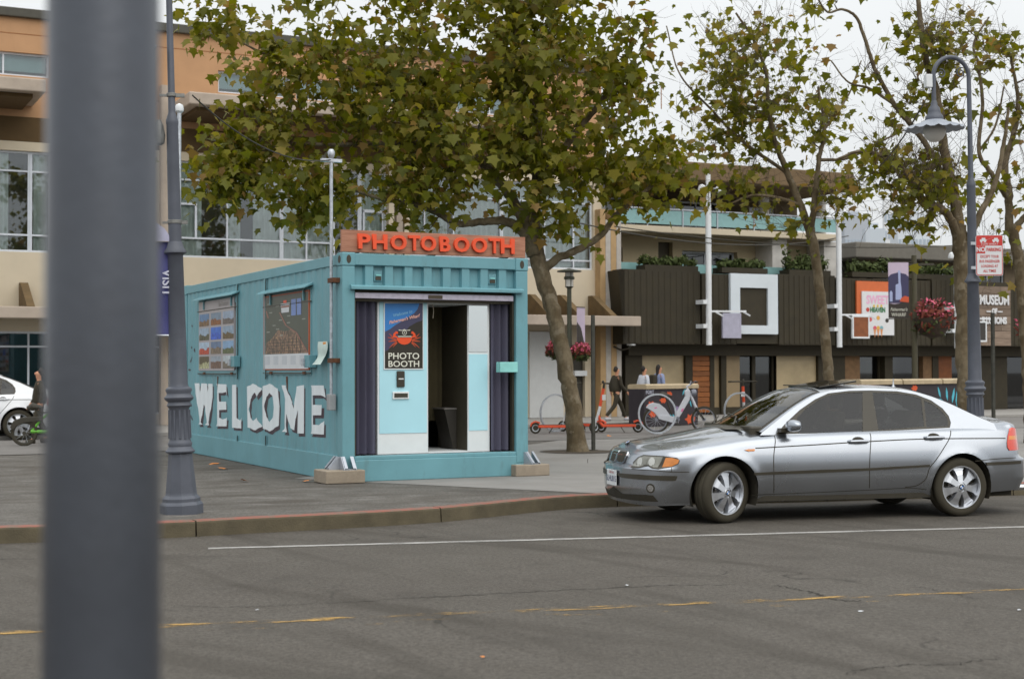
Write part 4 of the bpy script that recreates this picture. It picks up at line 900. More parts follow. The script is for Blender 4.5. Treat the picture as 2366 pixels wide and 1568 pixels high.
def surf(u, z):
    """point and outward normal of the body side at perimeter arc u and height z (left half)"""
    u = np.asarray(u, float); z = np.asarray(z, float)
    x, y = np.interp(u, UL, OX), np.interp(u, UL, OY); tx, ty = np.interp(u, UL, TX), np.interp(u, UL, TY)
    l = np.hypot(tx, ty); nx, ny = -ty/l, tx/l                       # left of travel (rear to front along +x) is outward
    zs_ = lerp_tab(x, ZS); fr = sstep(1.84, 2.14, x); re = sstep(-1.98, -2.22, x); sd = 1-np.maximum(fr, re)
    r = .10*sd+.055*fr+.05*re; h = np.clip(zs_-z, 0, None); k = np.clip(h, 0, r)
    ins = r-np.sqrt(np.clip(r*r-(r-k)**2, 0, None))
    ins = ins+sd*(.105*np.clip((z-.60)/.35, 0, 1)**2+.105*np.clip((.60-z)/.40, 0, 1)**2)
    ins = ins+.004*sd*(sstep(.85, .90, z+(.02*(x-1)))-.5)
    ins = ins+fr*(.045*sstep(.565, .60, z)+.040*np.clip((z-.6)/.12, 0, 1)**1.5+.05*np.clip((.36-z)/.18, 0, 1)**1.5)
    ins = ins+re*(.05*sstep(.60, .635, z)+.05*np.clip((z-.64)/.35, 0, 1)+.06*np.clip((.4-z)/.15, 0, 1))
    for xc, R_ in ((AX, .372), (-AX, .358)):                         # wheel-arch lips
        d = np.hypot(x-xc, z-.325)-R_; ins = ins-.016*np.exp(-(np.clip(d, 0, None)/.055)**2)*(np.abs(d) < .3)
    return x-nx*ins*1.0, y-ny*ins, nx, ny
# note: outward normal of the left half points to +y along the sides
NU, NZ, NT = 330, 44, 22
uu = np.linspace(0, UT, NU)
xc_ = np.interp(uu, UL, OX); zbot = lerp_tab(xc_, ZB); ztop_ = lerp_tab(xc_, ZS)
V3 = np.zeros((NU, NZ+NT, 3))
for j in range(NZ):
    z = zbot+(ztop_-zbot)*(j/(NZ-1))
    x, y, _, _ = surf(uu, z); V3[:, j] = np.stack([x, np.clip(y, 0, None), z], 1)
S0 = V3[:, NZ-1].copy()
xs_c = np.clip(S0[:, 0], -2.16, 2.11); zc_ = lerp_tab(xs_c, ZC)
for j in range(NT):
    q = (j+1)/NT; y = S0[:, 1]*(1-q); x = S0[:, 0]+(xs_c-S0[:, 0])*q
    z = S0[:, 2]+(zc_-S0[:, 2])*(1-(1-q)**2)
    hood = sstep(.75, 1.0, x); yk = .30+.28*np.clip((1.95-x)/1.0, 0, 1)   # pressed bonnet ridges
    z = z+hood*.012*sstep(yk+.05, yk-.03, y)
    V3[:, NZ+j] = np.stack([x, y, z], 1)
# snap the grid to the wheel arches
keep = np.ones((NU-1, NZ+NT-1), bool)
for xc, R_ in ((AX, .372), (-AX, .358)):
    dx, dz = V3[:, :NZ, 0]-xc, V3[:, :NZ, 2]-.325; d = np.hypot(dx, dz); ok = (V3[:, :NZ, 2] < .8) & (V3[:, :NZ, 1] > .6)
    ins_ = ok & (d < R_)
    cen = .25*(V3[:-1, :-1]+V3[1:, :-1]+V3[:-1, 1:]+V3[1:, 1:]); dc = np.hypot(cen[..., 0]-xc, cen[..., 2]-.325)
    kill = (dc < R_) & (cen[..., 1] > .6); kill[:, NZ-1:] = False; keep &= ~kill
    near = ok & (np.abs(d-R_) < .026); sc = np.where(near, R_/np.maximum(d, 1e-6), 1)
    bnd = np.zeros((NU, NZ), bool); kk = np.zeros((NU+1, NZ+1), bool); kf = kill[:, :NZ-1]
    P_ = np.pad(kf, 1); anyk = P_[:-1, :-1] | P_[1:, :-1] | P_[:-1, 1:] | P_[1:, 1:]; Q_ = np.pad(~kf, 1, constant_values=True); allk = Q_[:-1, :-1] | Q_[1:, :-1] | Q_[:-1, 1:] | Q_[1:, 1:]
    bnd = anyk & allk & ok
    s2 = np.where(bnd, R_/np.maximum(d, 1e-6), 1); V3[:, :NZ, 0] = np.where(bnd, xc+dx*s2, V3[:, :NZ, 0]); V3[:, :NZ, 2] = np.where(bnd, .325+dz*s2, V3[:, :NZ, 2])
# smooth normals of the whole half body
me_ = bpy.data.meshes.new('tmp'); M_ = NZ+NT
Fq = [(i*M_+j, (i+1)*M_+j, (i+1)*M_+j+1, i*M_+j+1) for i in range(NU-1) for j in range(M_-1)]
me_.from_pydata(V3.reshape(-1, 3).tolist(), [], Fq); me_.update()
VN = np.array([v.vector[:] for v in me_.vertex_normals]); bpy.data.meshes.remove(me_)
if VN.reshape(NU, M_, 3)[NU//2, 10, 1] < 0: VN = -VN
VN = VN.reshape(NU, M_, 3); VN[:, -1, 1] = 0; VN[0, :, 1] = 0; VN[-1, :, 1] = 0; VN /= np.linalg.norm(VN, axis=2, keepdims=True)+1e-9
def classify(i, j):
    x, y, z = V3[i:i+2, j:j+2].reshape(-1, 3).mean(0)
    if j >= NZ:
        q = (j-NZ)/NT
        if x > .83 and q > .10: return 'bonnet'
        if x < -1.62 and q > .10: return 'boot_lid'
        return 'body'
    if x > 1.62 and z < .60 or (x > AX and z < .56 and x > AX+.2): return 'front_bumper'
    if x < -AX-.2 and z < .635: return 'rear_bumper'
    if .235 < z < .98 and y > .6:
        if -.352 < x < .80: return 'door'
        if -1.30 < x <= -.352 and math.hypot(x+AX, z-.325) > .43 and x > -1.30+.35*max(0, .78-z): return 'rear_door'
    return 'body'
groups = {}
for i in range(NU-1):
    for j in range(M_-1):
        if keep[i, j]: groups.setdefault(classify(i, j), []).append((i, j))
def half_mesh(name, cells, mirror=None):
    """mirror: None both halves in one mesh, +1 left only, -1 right only"""
    vs = []; ns = []; fs = []; 
    for sg in ((1, -1) if mirror is None else (mirror,)):
        idx = {}
        for i, j in cells:
            f = []
            for a, b in ((i, j), (i+1, j), (i+1, j+1), (i, j+1)):
                if (a, b) not in idx:
                    idx[(a, b)] = len(vs); p, n_ = V3[a, b], VN[a, b]; vs.append((p[0], sg*p[1], p[2])); ns.append((n_[0], sg*n_[1], n_[2]))
                f.append(idx[(a, b)])
            fs.append(f if sg > 0 else f[::-1])
    me = bpy.data.meshes.new(name); me.from_pydata(vs, [], fs); me.validate(); me.update(); me.polygons.foreach_set('use_smooth', [True]*len(me.polygons))
    p0 = me.polygons[len(me.polygons)//2]
    if p0.normal.dot(Vector(ns[p0.vertices[0]])) < 0: me.flip_normals()
    if len(me.vertices) == len(ns): me.normals_split_custom_set_from_vertices(ns)
    me.materials.append(SILVER); return me
doors = []
for nm, cells in groups.items():
    if nm in ('door', 'rear_door'):
        for sg in (1, -1): doors.append(obj('door', half_mesh('door', cells, sg), car))
    else: obj(nm, half_mesh(nm, cells), car)
# traced details: pixel -> (u, z) on the side surface
gu = np.linspace(0, UT, 900); gz = np.linspace(.18, 1.0, 240); GU, GZ = np.meshgrid(gu, gz, indexing='ij')
gx, gy, gnx, gny = surf(GU, GZ); pw_ = np.stack([gx, gy, GZ, np.ones_like(gx)], -1) @ np.array(CM).T
cc, ss_ = math.cos(PITCH), math.sin(PITCH); dd = pw_[..., 1]*cc+(pw_[..., 2]-CAM_H)*ss_; w1 = pw_[..., 0]/dd; w2_ = (-pw_[..., 1]*ss_+(pw_[..., 2]-CAM_H)*cc)/dd
GPX = 1183+FOC*(w1*math.cos(ROLL)-w2_*math.sin(ROLL)); GPY = 784-FOC*(w1*math.sin(ROLL)+w2_*math.cos(ROLL))
GPX = np.where(GZ > lerp_tab(np.interp(GU, UL, OX), ZS), 1e6, GPX)
def tr(px, py):
    k = np.argmin((GPX-px)**2+(GPY-py)**2); return float(GU.flat[k]), float(GZ.flat[k])
kC = lambda x, y: tr(1325+x*.44003, 832.9+y*.44003)
kB = lambda x, y: tr(1362.8+x*.22935, 870.7+y*.22935)
kR = lambda x, y: tr(1854.9+x*.24142, 851.8+y*.24142)
def smap(off):
    def f(u, z, w):
        x, y, nx, ny = surf(u, z); o = off+w; return (float(x+nx*o), float(y+ny*o), z)
    return f
def patch(nm, poly, m_, off, parent=car, th=0.0, both=True, dense=.05):
    us = [p[0] for p in poly]; vs = [p[1] for p in poly]
    me = sheet([poly], np.arange(min(us)+dense, max(us), dense), np.arange(min(vs)+dense, max(vs), dense), smap(off), th).mesh(nm, m_, True, 60)
    out = []
    for sg in ((1, -1) if both else (1,)):
        o = obj(nm, me, parent); o.scale = (1, sg, 1); out.append(o)
    return out
def line(nm, pts_, w, m_, off=.0015, both=True, parent=car):
    P_ = [Vector((a, b, 0)) for a, b in pts_]; P_ = catmull(P_, max(12, len(pts_)*8)) if len(P_) > 2 else [P_[0].lerp(P_[1], k/14) for k in range(15)]
    vs = []; f = smap(off)
    for i, p in enumerate(P_):
        d = (P_[min(i+1, len(P_)-1)]-P_[max(i-1, 0)]).normalized(); q = Vector((-d.y, d.x, 0))*w/2; vs += [f((p+q).x, (p+q).y, 0), f((p-q).x, (p-q).y, 0)]
    me = MB().add(vs, [(2*i, 2*i+1, 2*i+3, 2*i+2) for i in range(len(P_)-1)]).mesh(nm, m_, True)
    for sg in ((1, -1) if both else (1,)): o = obj(nm, me, parent); o.scale = (1, sg, 1)
XU = lambda x: float(np.interp(x, OX, UL))
pass
line('door_gap', [kC(1055,392), kC(1052,500), kC(1051,600), kC(1052,694)], .009, GAP)
line('door_gap', [kC(1557,380), kC(1557,480), kC(1555,570), kC(1552,668)], .009, GAP)
line('door_gap', [kC(1980,366), kC(1972,410), kC(1948,455), kC(1905,520), kC(1872,562), kC(1862,590), kC(1845,625), kC(1800,655), kC(1740,664)], .009, GAP)
line('side_line', [kC(955,459), kC(1250,443), kC(1555,424), kC(1900,409), kC(2278,400)], .011, GAP)
line('sill_gap', [kC(935,706), kC(1250,692), kC(1552,678), kC(1760,668), kC(1852,676)], .006, GAP)
line('bumper_gap', [kB(420,925), kB(640,940), kB(820,955), kB(1000,958)], .008, GAP); line('bumper_gap', [kR(1650,880), kR(1850,862), kR(2040,848)], .008, GAP)
line('wing_gap', [kB(825,910), kB(824,955)], .007, GAP)
z0r = .535
patch('rub_strip', [kC(944,588), kC(1300,572), kC(1555,562), kC(1868,545), kC(1868,557), kC(1555,576), kC(1300,588), kC(950,602)], TRIM, .002, th=.012)
patch('rub_strip', [kB(245,962), kB(500,980), kB(700,990), kB(880,995), kB(870,1040), kB(840,1046), kB(600,1036), kB(330,1010)], TRIM, .002, th=.010)
patch('rub_strip', [kC(2165,533), kC(2345,524), kC(2346,540), kC(2170,551)], TRIM, .002, th=.010)
# lights
hl = [kB(*p) for p in ((412,905),(440,860),(490,805),(545,783),(740,793),(880,812),(907,838),(896,872),(830,905),(690,924),(632,918),(588,893),(500,912),(430,916))]
for o in patch('headlight', hl, TRIM, .002, th=.004, dense=.03): pass
patch('headlamp_lens', [kB(*p) for p in ((432,892),(452,862),(500,808),(550,792),(735,803),(720,850),(688,910),(640,908),(592,882),(500,900))], LAMPC, .007, dense=.03)
for c_ in ((510,852,40), (625,850,36)):
    u_, z_ = kB(c_[0], c_[1]); patch('lamp_unit', [(u_+.045*math.cos(t*math.pi/8), z_+.045*math.sin(t*math.pi/8)) for t in range(16)], mat('lamp reflector', (.5,.5,.47), .15, .8), .009)
patch('turn_signal', [kB(*p) for p in ((762,812),(830,812),(898,834),(888,866),(820,900),(730,906))], AMBER, .008, dense=.03)
patch('side_repeater', [kB(*p) for p in ((1558,735),(1590,726),(1660,722),(1658,742),(1600,748))], AMBER, .002, th=.008)
_us = np.linspace(XU(-2.29), XU(-1.7), 200); _px = []
for _u in _us: _x, _y, _, _ = surf(_u, .8); _px.append(project(CM @ Vector((float(_x), float(_y), .8)))[0])
um = float(_us[int(np.argmin(np.abs(np.array(_px)-2324)))]); tl = [(um-a, z) for a, z in ((0,.735),(.02,.70),(.30,.70),(.30,.93),(.17,.945),(.11,.93),(.045,.86),(.01,.79))]
patch('tail_light', tl, REDLENS, .003, th=.006, dense=.03); patch('tail_light_amber', [(um-a, z) for a, z in ((.035,.815),(.30,.815),(.30,.855),(.055,.855))], AMBER, .010, dense=.03)
# kidney grille, intake, fog lamp, plate, emblem
kid = [(UT-a, b) for a, b in ((.026,.700),(.040,.712),(.215,.712),(.235,.700),(.240,.675),(.220,.625),(.190,.608),(.070,.608),(.042,.620),(.028,.650))]
cu_ = (sum(p[0] for p in kid)/10, sum(p[1] for p in kid)/10); big = [(min(UT-.004, cu_[0]+(p[0]-cu_[0])*1.16), cu_[1]+(p[1]-cu_[1])*1.22) for p in kid]
for o in patch('kidney_grille', big, CHROME, .004, th=.014, dense=.03): pass
patch('grille_opening', [(cu_[0]+(p[0]-cu_[0])*1.0, cu_[1]+(p[1]-cu_[1])*1.0) for p in kid], GAP, .0185, dense=.03)
patch('lower_intake', [kB(*p) for p in ((110,1120),(330,1172),(560,1185),(640,1192),(690,1255),(480,1243),(260,1215),(125,1170))], GAP, .003)
fu, fz = kB(610, 1122); patch('fog_lamp', [(fu+.05*math.cos(t*math.pi/8), fz+.05*math.sin(t*math.pi/8)) for t in range(16)], TRIM, .002); patch('fog_lens', [(fu+.034*math.cos(t*math.pi/8), fz+.034*math.sin(t*math.pi/8)) for t in range(16)], CHROME, .004)
px_ = 2.306; pl_ = MB().box(px_, px_+.012, -.155, .155, .355, .52).build('number_plate', mat('plate white', (.72,.74,.76), .4, var=.03), car, bevel=.004)
text('plate_number', '5LHU015', .088, mat('plate blue', (.02,.03,.12), .5), pl_, (px_+.0135, 0, .425), rot=(math.pi/2, 0, math.pi/2), bold=.001, sx=.95)
text('plate_state', 'California', .042, mat('plate red', (.45,.05,.04), .5), pl_, (px_+.0135, 0, .495), rot=(math.pi/2, 0, math.pi/2), shear=.2)
def roundel(parent, c, nrm, r):
    q = Vector(nrm).to_track_quat('Z', 'Y'); o = MB().lathe([(r, -.004), (r, .003), (r*.92, .004)], 20).build('emblem', TRIM, parent, loc=c); o.rotation_euler = q.to_euler()
    for k in range(4): MB().add([(0,0,.0048)]+[(r*.66*math.cos(k*math.pi/2+t*math.pi/10), r*.66*math.sin(k*math.pi/2+t*math.pi/10), .0048) for t in range(6)], [tuple(range(7))]).build('emblem_quarter', mat('emblem blue', (.03,.16,.5), .3) if k % 2 else mat('emblem white', (.75,.77,.8), .3), o)
    return o
roundel(car, (2.13, 0, .808), (.5, 0, .86), .04)
# door handles
for px, dr in (((1495, 423), doors[0]), ((1893, 403), doors[2])):
    u, z = kC(*px)
    for sg, d_ in ((1, dr), (-1, doors[doors.index(dr)+1])):
        x, y, _, _ = surf(u, z); x, y = float(x), float(y)
        o = MB().tube([(x+.12, sg*(y-.004), z), (x+.10, sg*(y+.026), z), (x, sg*(y+.036), z+.002), (x-.10, sg*(y+.026), z), (x-.12, sg*(y-.004), z)], [.012,.016,.019,.016,.012], 8).build('handle', SILVER, d_, smooth=True)
    patch('handle_recess', [(u+.07*math.cos(t*math.pi/8), z+.012+.034*math.sin(t*math.pi/8)) for t in range(16)], GAP, .0016)
# greenhouse
yside = lambda z: .748-.44*(z-.93)
rz_ = [(.90,.93),(.62,1.10),(.38,1.235),(.15,1.332),(-.12,1.372),(-.5,1.383),(-.85,1.36),(-1.12,1.30),(-1.38,1.20),(-1.62,1.085),(-1.84,.99)]
RK = [(x, yside(z)-.012, z) for x, z in rz_]
CK = [(1.06,0,.965),(.79,0,1.115),(.53,0,1.255),(.28,0,1.358),(0,0,1.402),(-.45,0,1.418),(-.85,0,1.40),(-1.13,0,1.345),(-1.40,0,1.245),(-1.66,0,1.135),(-1.90,0,1.055)]
NS = 81; RC, CC_ = catmull(RK, NS), catmull(CK, NS); NQ = 13
def topP(i, q):
    r, c = RC[i], CC_[i]; f = q                       # q 0 at the rail, 1 at the centre line
    y = r.y*(1-f); s = (1-f); return Vector((c.x+(r.x-c.x)*s**2.2, y, c.z-(c.z-r.z)*s**2.6))
rows = [[topP(i, k/(NQ-1)) for k in range(NQ)] for i in range(NS)]
def tmesh(i0, i1, q0, off, nm, m_, q1=1.0, sides=(1, -1)):
    if q1 < .5 and len(sides) == 2: return [tmesh(i0, i1, q0, off, nm, m_, q1, (s_,)) for s_ in sides]
    vs = []; ks = [q0+(q1-q0)*k/(NQ-1) for k in range(NQ)]
    for sg in sides:
        b = len(vs)
        for i in range(i0, i1+1):
            for q in ks:
                p = topP(i, q); a = topP(min(i+1, NS-1), q)-topP(max(i-1, 0), q); e = topP(i, min(1, q+.04))-topP(i, max(0, q-.04)); n_ = a.cross(e); n_ = n_.normalized() if n_.length > 0 else Vector((0,0,1))
                if n_.z < 0: n_ = -n_
                p = p+n_*off; vs.append((p.x, sg*p.y, p.z))
    h = len(vs)//len(sides); W_ = NQ; fs = []
    for s_ in range(0, len(vs), h): fs += [(s_+i*W_+k, s_+(i+1)*W_+k, s_+(i+1)*W_+k+1, s_+i*W_+k+1) for i in range(i1-i0) for k in range(W_-1)]
    mb = MB().add(vs, fs); me = mb.mesh(nm, m_, True, 80)
    bm = bmesh.new(); bm.from_mesh(me); bmesh.ops.remove_doubles(bm, verts=bm.verts[:], dist=.0005); bmesh.ops.recalc_face_normals(bm, faces=bm.faces[:]); bm.to_mesh(me); bm.free(); return obj(nm, me, car)
iw = 25
tmesh(iw-1, 56, 0, 0, 'roof', SILVER); tmesh(0, iw-1, 0, 0, 'windscreen_pillar', SILVER, .10); tmesh(56, 76, 0, 0, 'rear_pillar', SILVER, .12); tmesh(75, NS-1, 0, 0, 'rear_shelf', SILVER)
tmesh(0, iw, .05, .0025, 'windscreen_seal', TRIM, .105); tmesh(iw-2, iw, .05, .0028, 'header_seal', TRIM); tmesh(0, 2, .05, .0028, 'cowl_seal', TRIM); tmesh(1, iw-1, .085, .006, 'windscreen', CGW); tmesh(55, 76, .06, .0025, 'rear_window_seal', TRIM, .125); tmesh(55, 76, .10, .005, 'rear_window', CGT)
carI = CM.inverted()
def side_hit(zx, zy, y=.68):
    d = carI.to_3x3() @ ray(1325+zx*.44003, 832.9+zy*.44003); o = carI @ Vector((0, 0, CAM_H))
    for _ in range(4):
        t = (y-o.y)/d.y; p = o+d*t; y = yside(p.z)-.004
    return (p.x, p.z)
def wpatch(nm, pts_, m_, off, parent=car):
    me = sheet([[side_hit(*p) for p in pts_]], [], [], lambda u, v, w: (u, yside(v)+off+w, v), .003).mesh(nm, m_)
    for sg in (1, -1): o = obj(nm, me, parent); o.scale = (1, sg, 1)
SURR = [(1062,386),(1120,322),(1190,258),(1270,203),(1340,171),(1450,158),(1560,156),(1700,160),(1800,177),(1880,208),(1940,250),(1972,290),(1982,325),(1976,352),(1500,376)]
WIN = [[(1180,380),(1176,300),(1225,250),(1290,207),(1345,182),(1420,171),(1520,166),(1518,373),(1350,380)], [(1572,168),(1700,172),(1780,184),(1828,202),(1842,346),(1700,357),(1602,364)], [(1844,210),(1895,232),(1938,268),(1962,300),(1968,325),(1964,344),(1854,350)]]
SURR = [side_hit(*p) for p in SURR]; WIN = [[side_hit(*p) for p in w] for w in WIN]
rzf = lambda x: float(np.interp(-x, [-p.x for p in RC], [p.z for p in RC]))
outer = [(p.x, p.z) for p in RC[::2]]+[(-1.86, .90), (.93, .90)]
SURR = [(x, min(z, rzf(x)-.006)) for x, z in SURR]
cab_me = ring_sheet(outer, [SURR], lambda u, v: (u, yside(v)-.012*min(1, max(0, (v-.93)/.2)), v)).mesh('cabin_side', SILVER)
sur_me = ring_sheet(SURR, WIN, lambda u, v: (u, yside(v)-.012*min(1, max(0, (v-.93)/.2))-.003, v)).mesh('window_surround', TRIM)
for nm_, me__ in (('cabin_side', cab_me), ('window_surround', sur_me)):
    for sg in (1, -1): o = obj(nm_, me__, car); o.scale = (1, sg, 1)
def wglass(nm, pts_):
    me = sheet([pts_], [], [], lambda u, v, w: (u, yside(v)-.012*min(1, max(0, (v-.93)/.2))-.006, v)).mesh(nm, CGT)
    for sg in (1, -1): o = obj(nm, me, car); o.scale = (1, sg, 1)
wglass('side_window', WIN[0]); wglass('side_window', WIN[1]); wglass('quarter_window', WIN[2])
# cabin: seats, dashboard, steering wheel
SEAT = mat('grey seat fabric', (.10,.095,.085), .9, var=.15)
for x, y in ((.02, .36), (.02, -.36), (-.86, .36), (-.86, -.36)):
    st_ = MB().prism([(x+.10, .60), (x-.06, .60), (x-.17, 1.12), (x-.10, 1.14), (x-.03, 1.05)], lambda u, v, w, y=y: (u, y+w, v), -.24, .24).build('seat', SEAT, car, bevel=.03)
    MB().prism([(x-.19, 1.16), (x-.12, 1.15), (x-.13, 1.30), (x-.20, 1.31)], lambda u, v, w, y=y: (u, y+w, v), -.12, .12).build('headrest', SEAT, st_, bevel=.03)
MB().prism([(1.0, .885), (.52, .885), (.50, .93), (.62, .985), (1.0, .99)], lambda u, v, w: (u, w, v), -.66, .66).build('dashboard', TRIM, car, bevel=.02)
swl = MB().lathe([(.175,-.012),(.195,-.012),(.195,.012),(.175,.012),(.175,-.012)], 28, cap=False).build('steering_wheel', TRIM, car, smooth=True, loc=(.42, .36, .98)); swl.rotation_euler = (0, R(-62), 0)
MB().bar((-.17,0,0),(.17,0,0), .05, .015).build('wheel_spokes', TRIM, swl)
MB().box(-.01, .01, -.10, .10, 1.27, 1.33).build('rear_view_mirror', TRIM, car); car.children[-1].location = (.40, 0, 0)
MB().box(-.95, .0, -.46, .46, 1.335, 1.342).build('headliner', SEAT, car)
# mirrors
for sg in (1, -1):
    mb = MB(); prof = []
    for i in range(9):
        t = i/8; w_ = math.sin(math.pi*min(.98, .04+t*.95))**.45; prof.append(w_)
    pts3 = [(.60, sg*(.80+.20*i/8), 1.0) for i in range(9)]
    b0 = len(mb.v); n = 12
    for i, p in enumerate(pts3):
        for k in range(n): t = 2*math.pi*k/n; c, s = math.cos(t), math.sin(t); mb.v.append((p[0]+.065*prof[i]*math.copysign(abs(c)**.6, c)+.03*(1-i/8), p[1], p[2]+.062*prof[i]*math.copysign(abs(s)**.6, s)))
    for i in range(8):
        for k in range(n): mb.f.append((i*n+k, i*n+(k+1)%n, (i+1)*n+(k+1)%n, (i+1)*n+k)); mb.m.append(0)
    mb.f += [tuple(range(n)), tuple(8*n+k for k in range(n))]; mb.m += [0, 0]
    o = mb.build('door_mirror', SILVER, car, smooth=True, ang=60); MB().box(.62, .72, sg*.72 if sg > 0 else -.82, .82 if sg > 0 else -.72, .93, .97).build('mirror_stalk', TRIM, o)
# raised sunroof, wipers, cowl, aerial, exhaust
rf = lambda x: float(np.interp(-x, [-p.x for p in CC_], [p.z for p in CC_]))
xa_, xb_ = .08, -.36
MB().add([(xa_, -.40, rf(xa_)-.012), (xa_, .40, rf(xa_)-.012), (xb_, .40, rf(xb_)+.028), (xb_, -.40, rf(xb_)+.028), (xa_, -.40, rf(xa_)+.003), (xa_, .40, rf(xa_)+.003), (xb_, .40, rf(xb_)+.046), (xb_, -.40, rf(xb_)+.046)], [(0,1,2,3),(4,5,6,7),(0,1,5,4),(1,2,6,5),(2,3,7,6),(3,0,4,7)]).build('sunroof', CGLASS, car, bevel=.004)
MB().bar((.115, -.42, rf(.11)+.016), (.115, .42, rf(.11)+.016), .035, .012).build('wind_deflector', TRIM, car)
MB().tube([(1.06, .35, .995), (.92, .1, 1.075), (.86, -.28, 1.10)], .008, 6).build('wiper', TRIM, car); MB().tube([(1.06, -.25, .995), (.93, -.40, 1.06), (.88, -.52, 1.07)], .008, 6).build('wiper', TRIM, car)
sheet([[(1.03,-.58),(1.16,-.40),(1.17,.40),(1.03,.58)]], [], [-.3,-.1,.1,.3], lambda u, v, w: (u, v, float(lerp_tab(u, ZC))-.025*(v/.6)**2+.012)).build('cowl', TRIM, car)
MB().lathe([(.04,0),(.03,.02),(.008,.05),(.006,.12)], 8, (-1.02, 0, 1.36)).build('aerial', SILVER, car, smooth=True)
MB().lathe([(.032,-2.33),(.036,-2.20)], 12, (0, .52, .27), 'x').build('exhaust_tip', CHROME, car, smooth=True)
MB().box(-2.12, 1.0, -.60, .60, .191, .88).box(1.001, 1.9, -.58, .58, .19, .60).build('underbody', GAP, car)
MB().box(-1.02, 1.0, -.80, .80, .215, .60).build('sill_core', GAP, car)
# wheels
def spoke_mesh():
    mb = MB(); 
    for k in range(1): 
        top = [(.05,-.026),(.09,-.030),(.13,-.034),(.17,-.044),(.207,-.068),(.207,.068),(.17,.044),(.13,.034),(.09,.030),(.05,.026)]
        yy = lambda r: .088-.03*((r-.05)/.16)
        n = len(top); vs = [(r, yy(r)+(.006 if abs(w) < .036 else 0), w+.014*(r-.05)/.16) for r, w in top]+[(r, yy(r)-.05, w*1.25+.014*(r-.05)/.16) for r, w in top]
        mb.add(vs, [tuple(range(n)), tuple(range(2*n-1, n-1, -1))]+[(i, n+i, n+(i+1)%n, (i+1)%n) for i in range(n)])
    return mb.mesh('spoke', ALLOY)
tyre_me = MB().lathe([(.222,-.095),(.26,-.104),(.298,-.098),(.312,-.075),(.316,-.04),(.312,-.035),(.316,-.03),(.317,0),(.316,.03),(.312,.035),(.316,.04),(.312,.075),(.298,.098),(.262,.106),(.225,.098),(.222,.06)], 48, ax='y', cap=False).mesh('wheel', RUBBER, True, 50)
rim_me = MB().lathe([(.20,-.09),(.214,.05),(.212,.085),(.219,.098),(.229,.099),(.229,.09)], 48, ax='y', cap=False).mesh('rim', ALLOY, True, 40)
hub_me = MB().lathe([(.001,.098),(.032,.098),(.036,.092),(.075,.084),(.08,.06),(.08,.03)], 28, ax='y', cap=False).mesh('hub', ALLOY, True, 30)
back_me = MB().lathe([(.001,.01),(.205,.01)], 28, ax='y', cap=False).mesh('wheel_back', GAP); disc_me = MB().lathe([(.001,.035),(.13,.035),(.13,.015)], 28, ax='y', cap=False).mesh('brake_disc', mat('brake disc', (.16,.15,.14), .4, .8))
bolt_me = MB().lathe([(.0001,.004),(.011,.004),(.011,-.004)], 10, ax='y', cap=False).mesh('bolt_hole', GAP); sp_me = spoke_mesh()
def wheel(parent, x, sg, steer=0.0, spin=0.0):
    w = obj('wheel', tyre_me, parent); w.location = (x, sg*.748, .316); w.rotation_euler = (0, 0, steer+(0 if sg > 0 else math.pi))
    for nm, me in (('rim', rim_me), ('hub', hub_me), ('wheel_back', back_me), ('brake_disc', disc_me)): obj(nm, me, w)
    for k in range(7): o = obj('spoke', sp_me, w); o.rotation_euler = (0, spin+k*2*math.pi/7, 0)
    for k in range(5): t = spin+k*2*math.pi/5; o = obj('bolt_hole', bolt_me, w); o.location = (.055*math.cos(t), .086, .055*math.sin(t))
    MB().lathe([(.0001,.101),(.030,.101),(.031,.097)], 18, ax='y', cap=False).build('cap', TRIM, w)
    for k in range(4): MB().add([(0,.1022,0)]+[(.02*math.cos(k*math.pi/2+t*math.pi/10), .1022, .02*math.sin(k*math.pi/2+t*math.pi/10)) for t in range(6)], [tuple(range(7))]).build('cap_quarter', mat('emblem blue', (.03,.16,.5), .3) if k % 2 else mat('emblem white', (.75,.77,.8), .3), w)
    return w
wheel(car, AX, 1, R(22), .3); wheel(car, AX, -1, R(22), .9); wheel(car, -AX, 1, 0, 1.25); wheel(car, -AX, -1, 0, .2)
# wheel-arch liners
for xw in (AX, -AX):
    for sg in (1, -1):
        vs = []; n = 24; R_ = .372 if xw > 0 else .358
        for k in range(n+1): t = math.pi*(-.13)+math.pi*1.26*k/n; vs += [(xw+R_*math.cos(t), sg*.845, .325+R_*math.sin(t)), (xw+R_*.99*math.cos(t), sg*.58, .325+R_*.99*math.sin(t))]
        MB().add(vs, [(2*i, 2*i+1, 2*i+3, 2*i+2) for i in range(n)]).build('arch_liner', GAP, car)
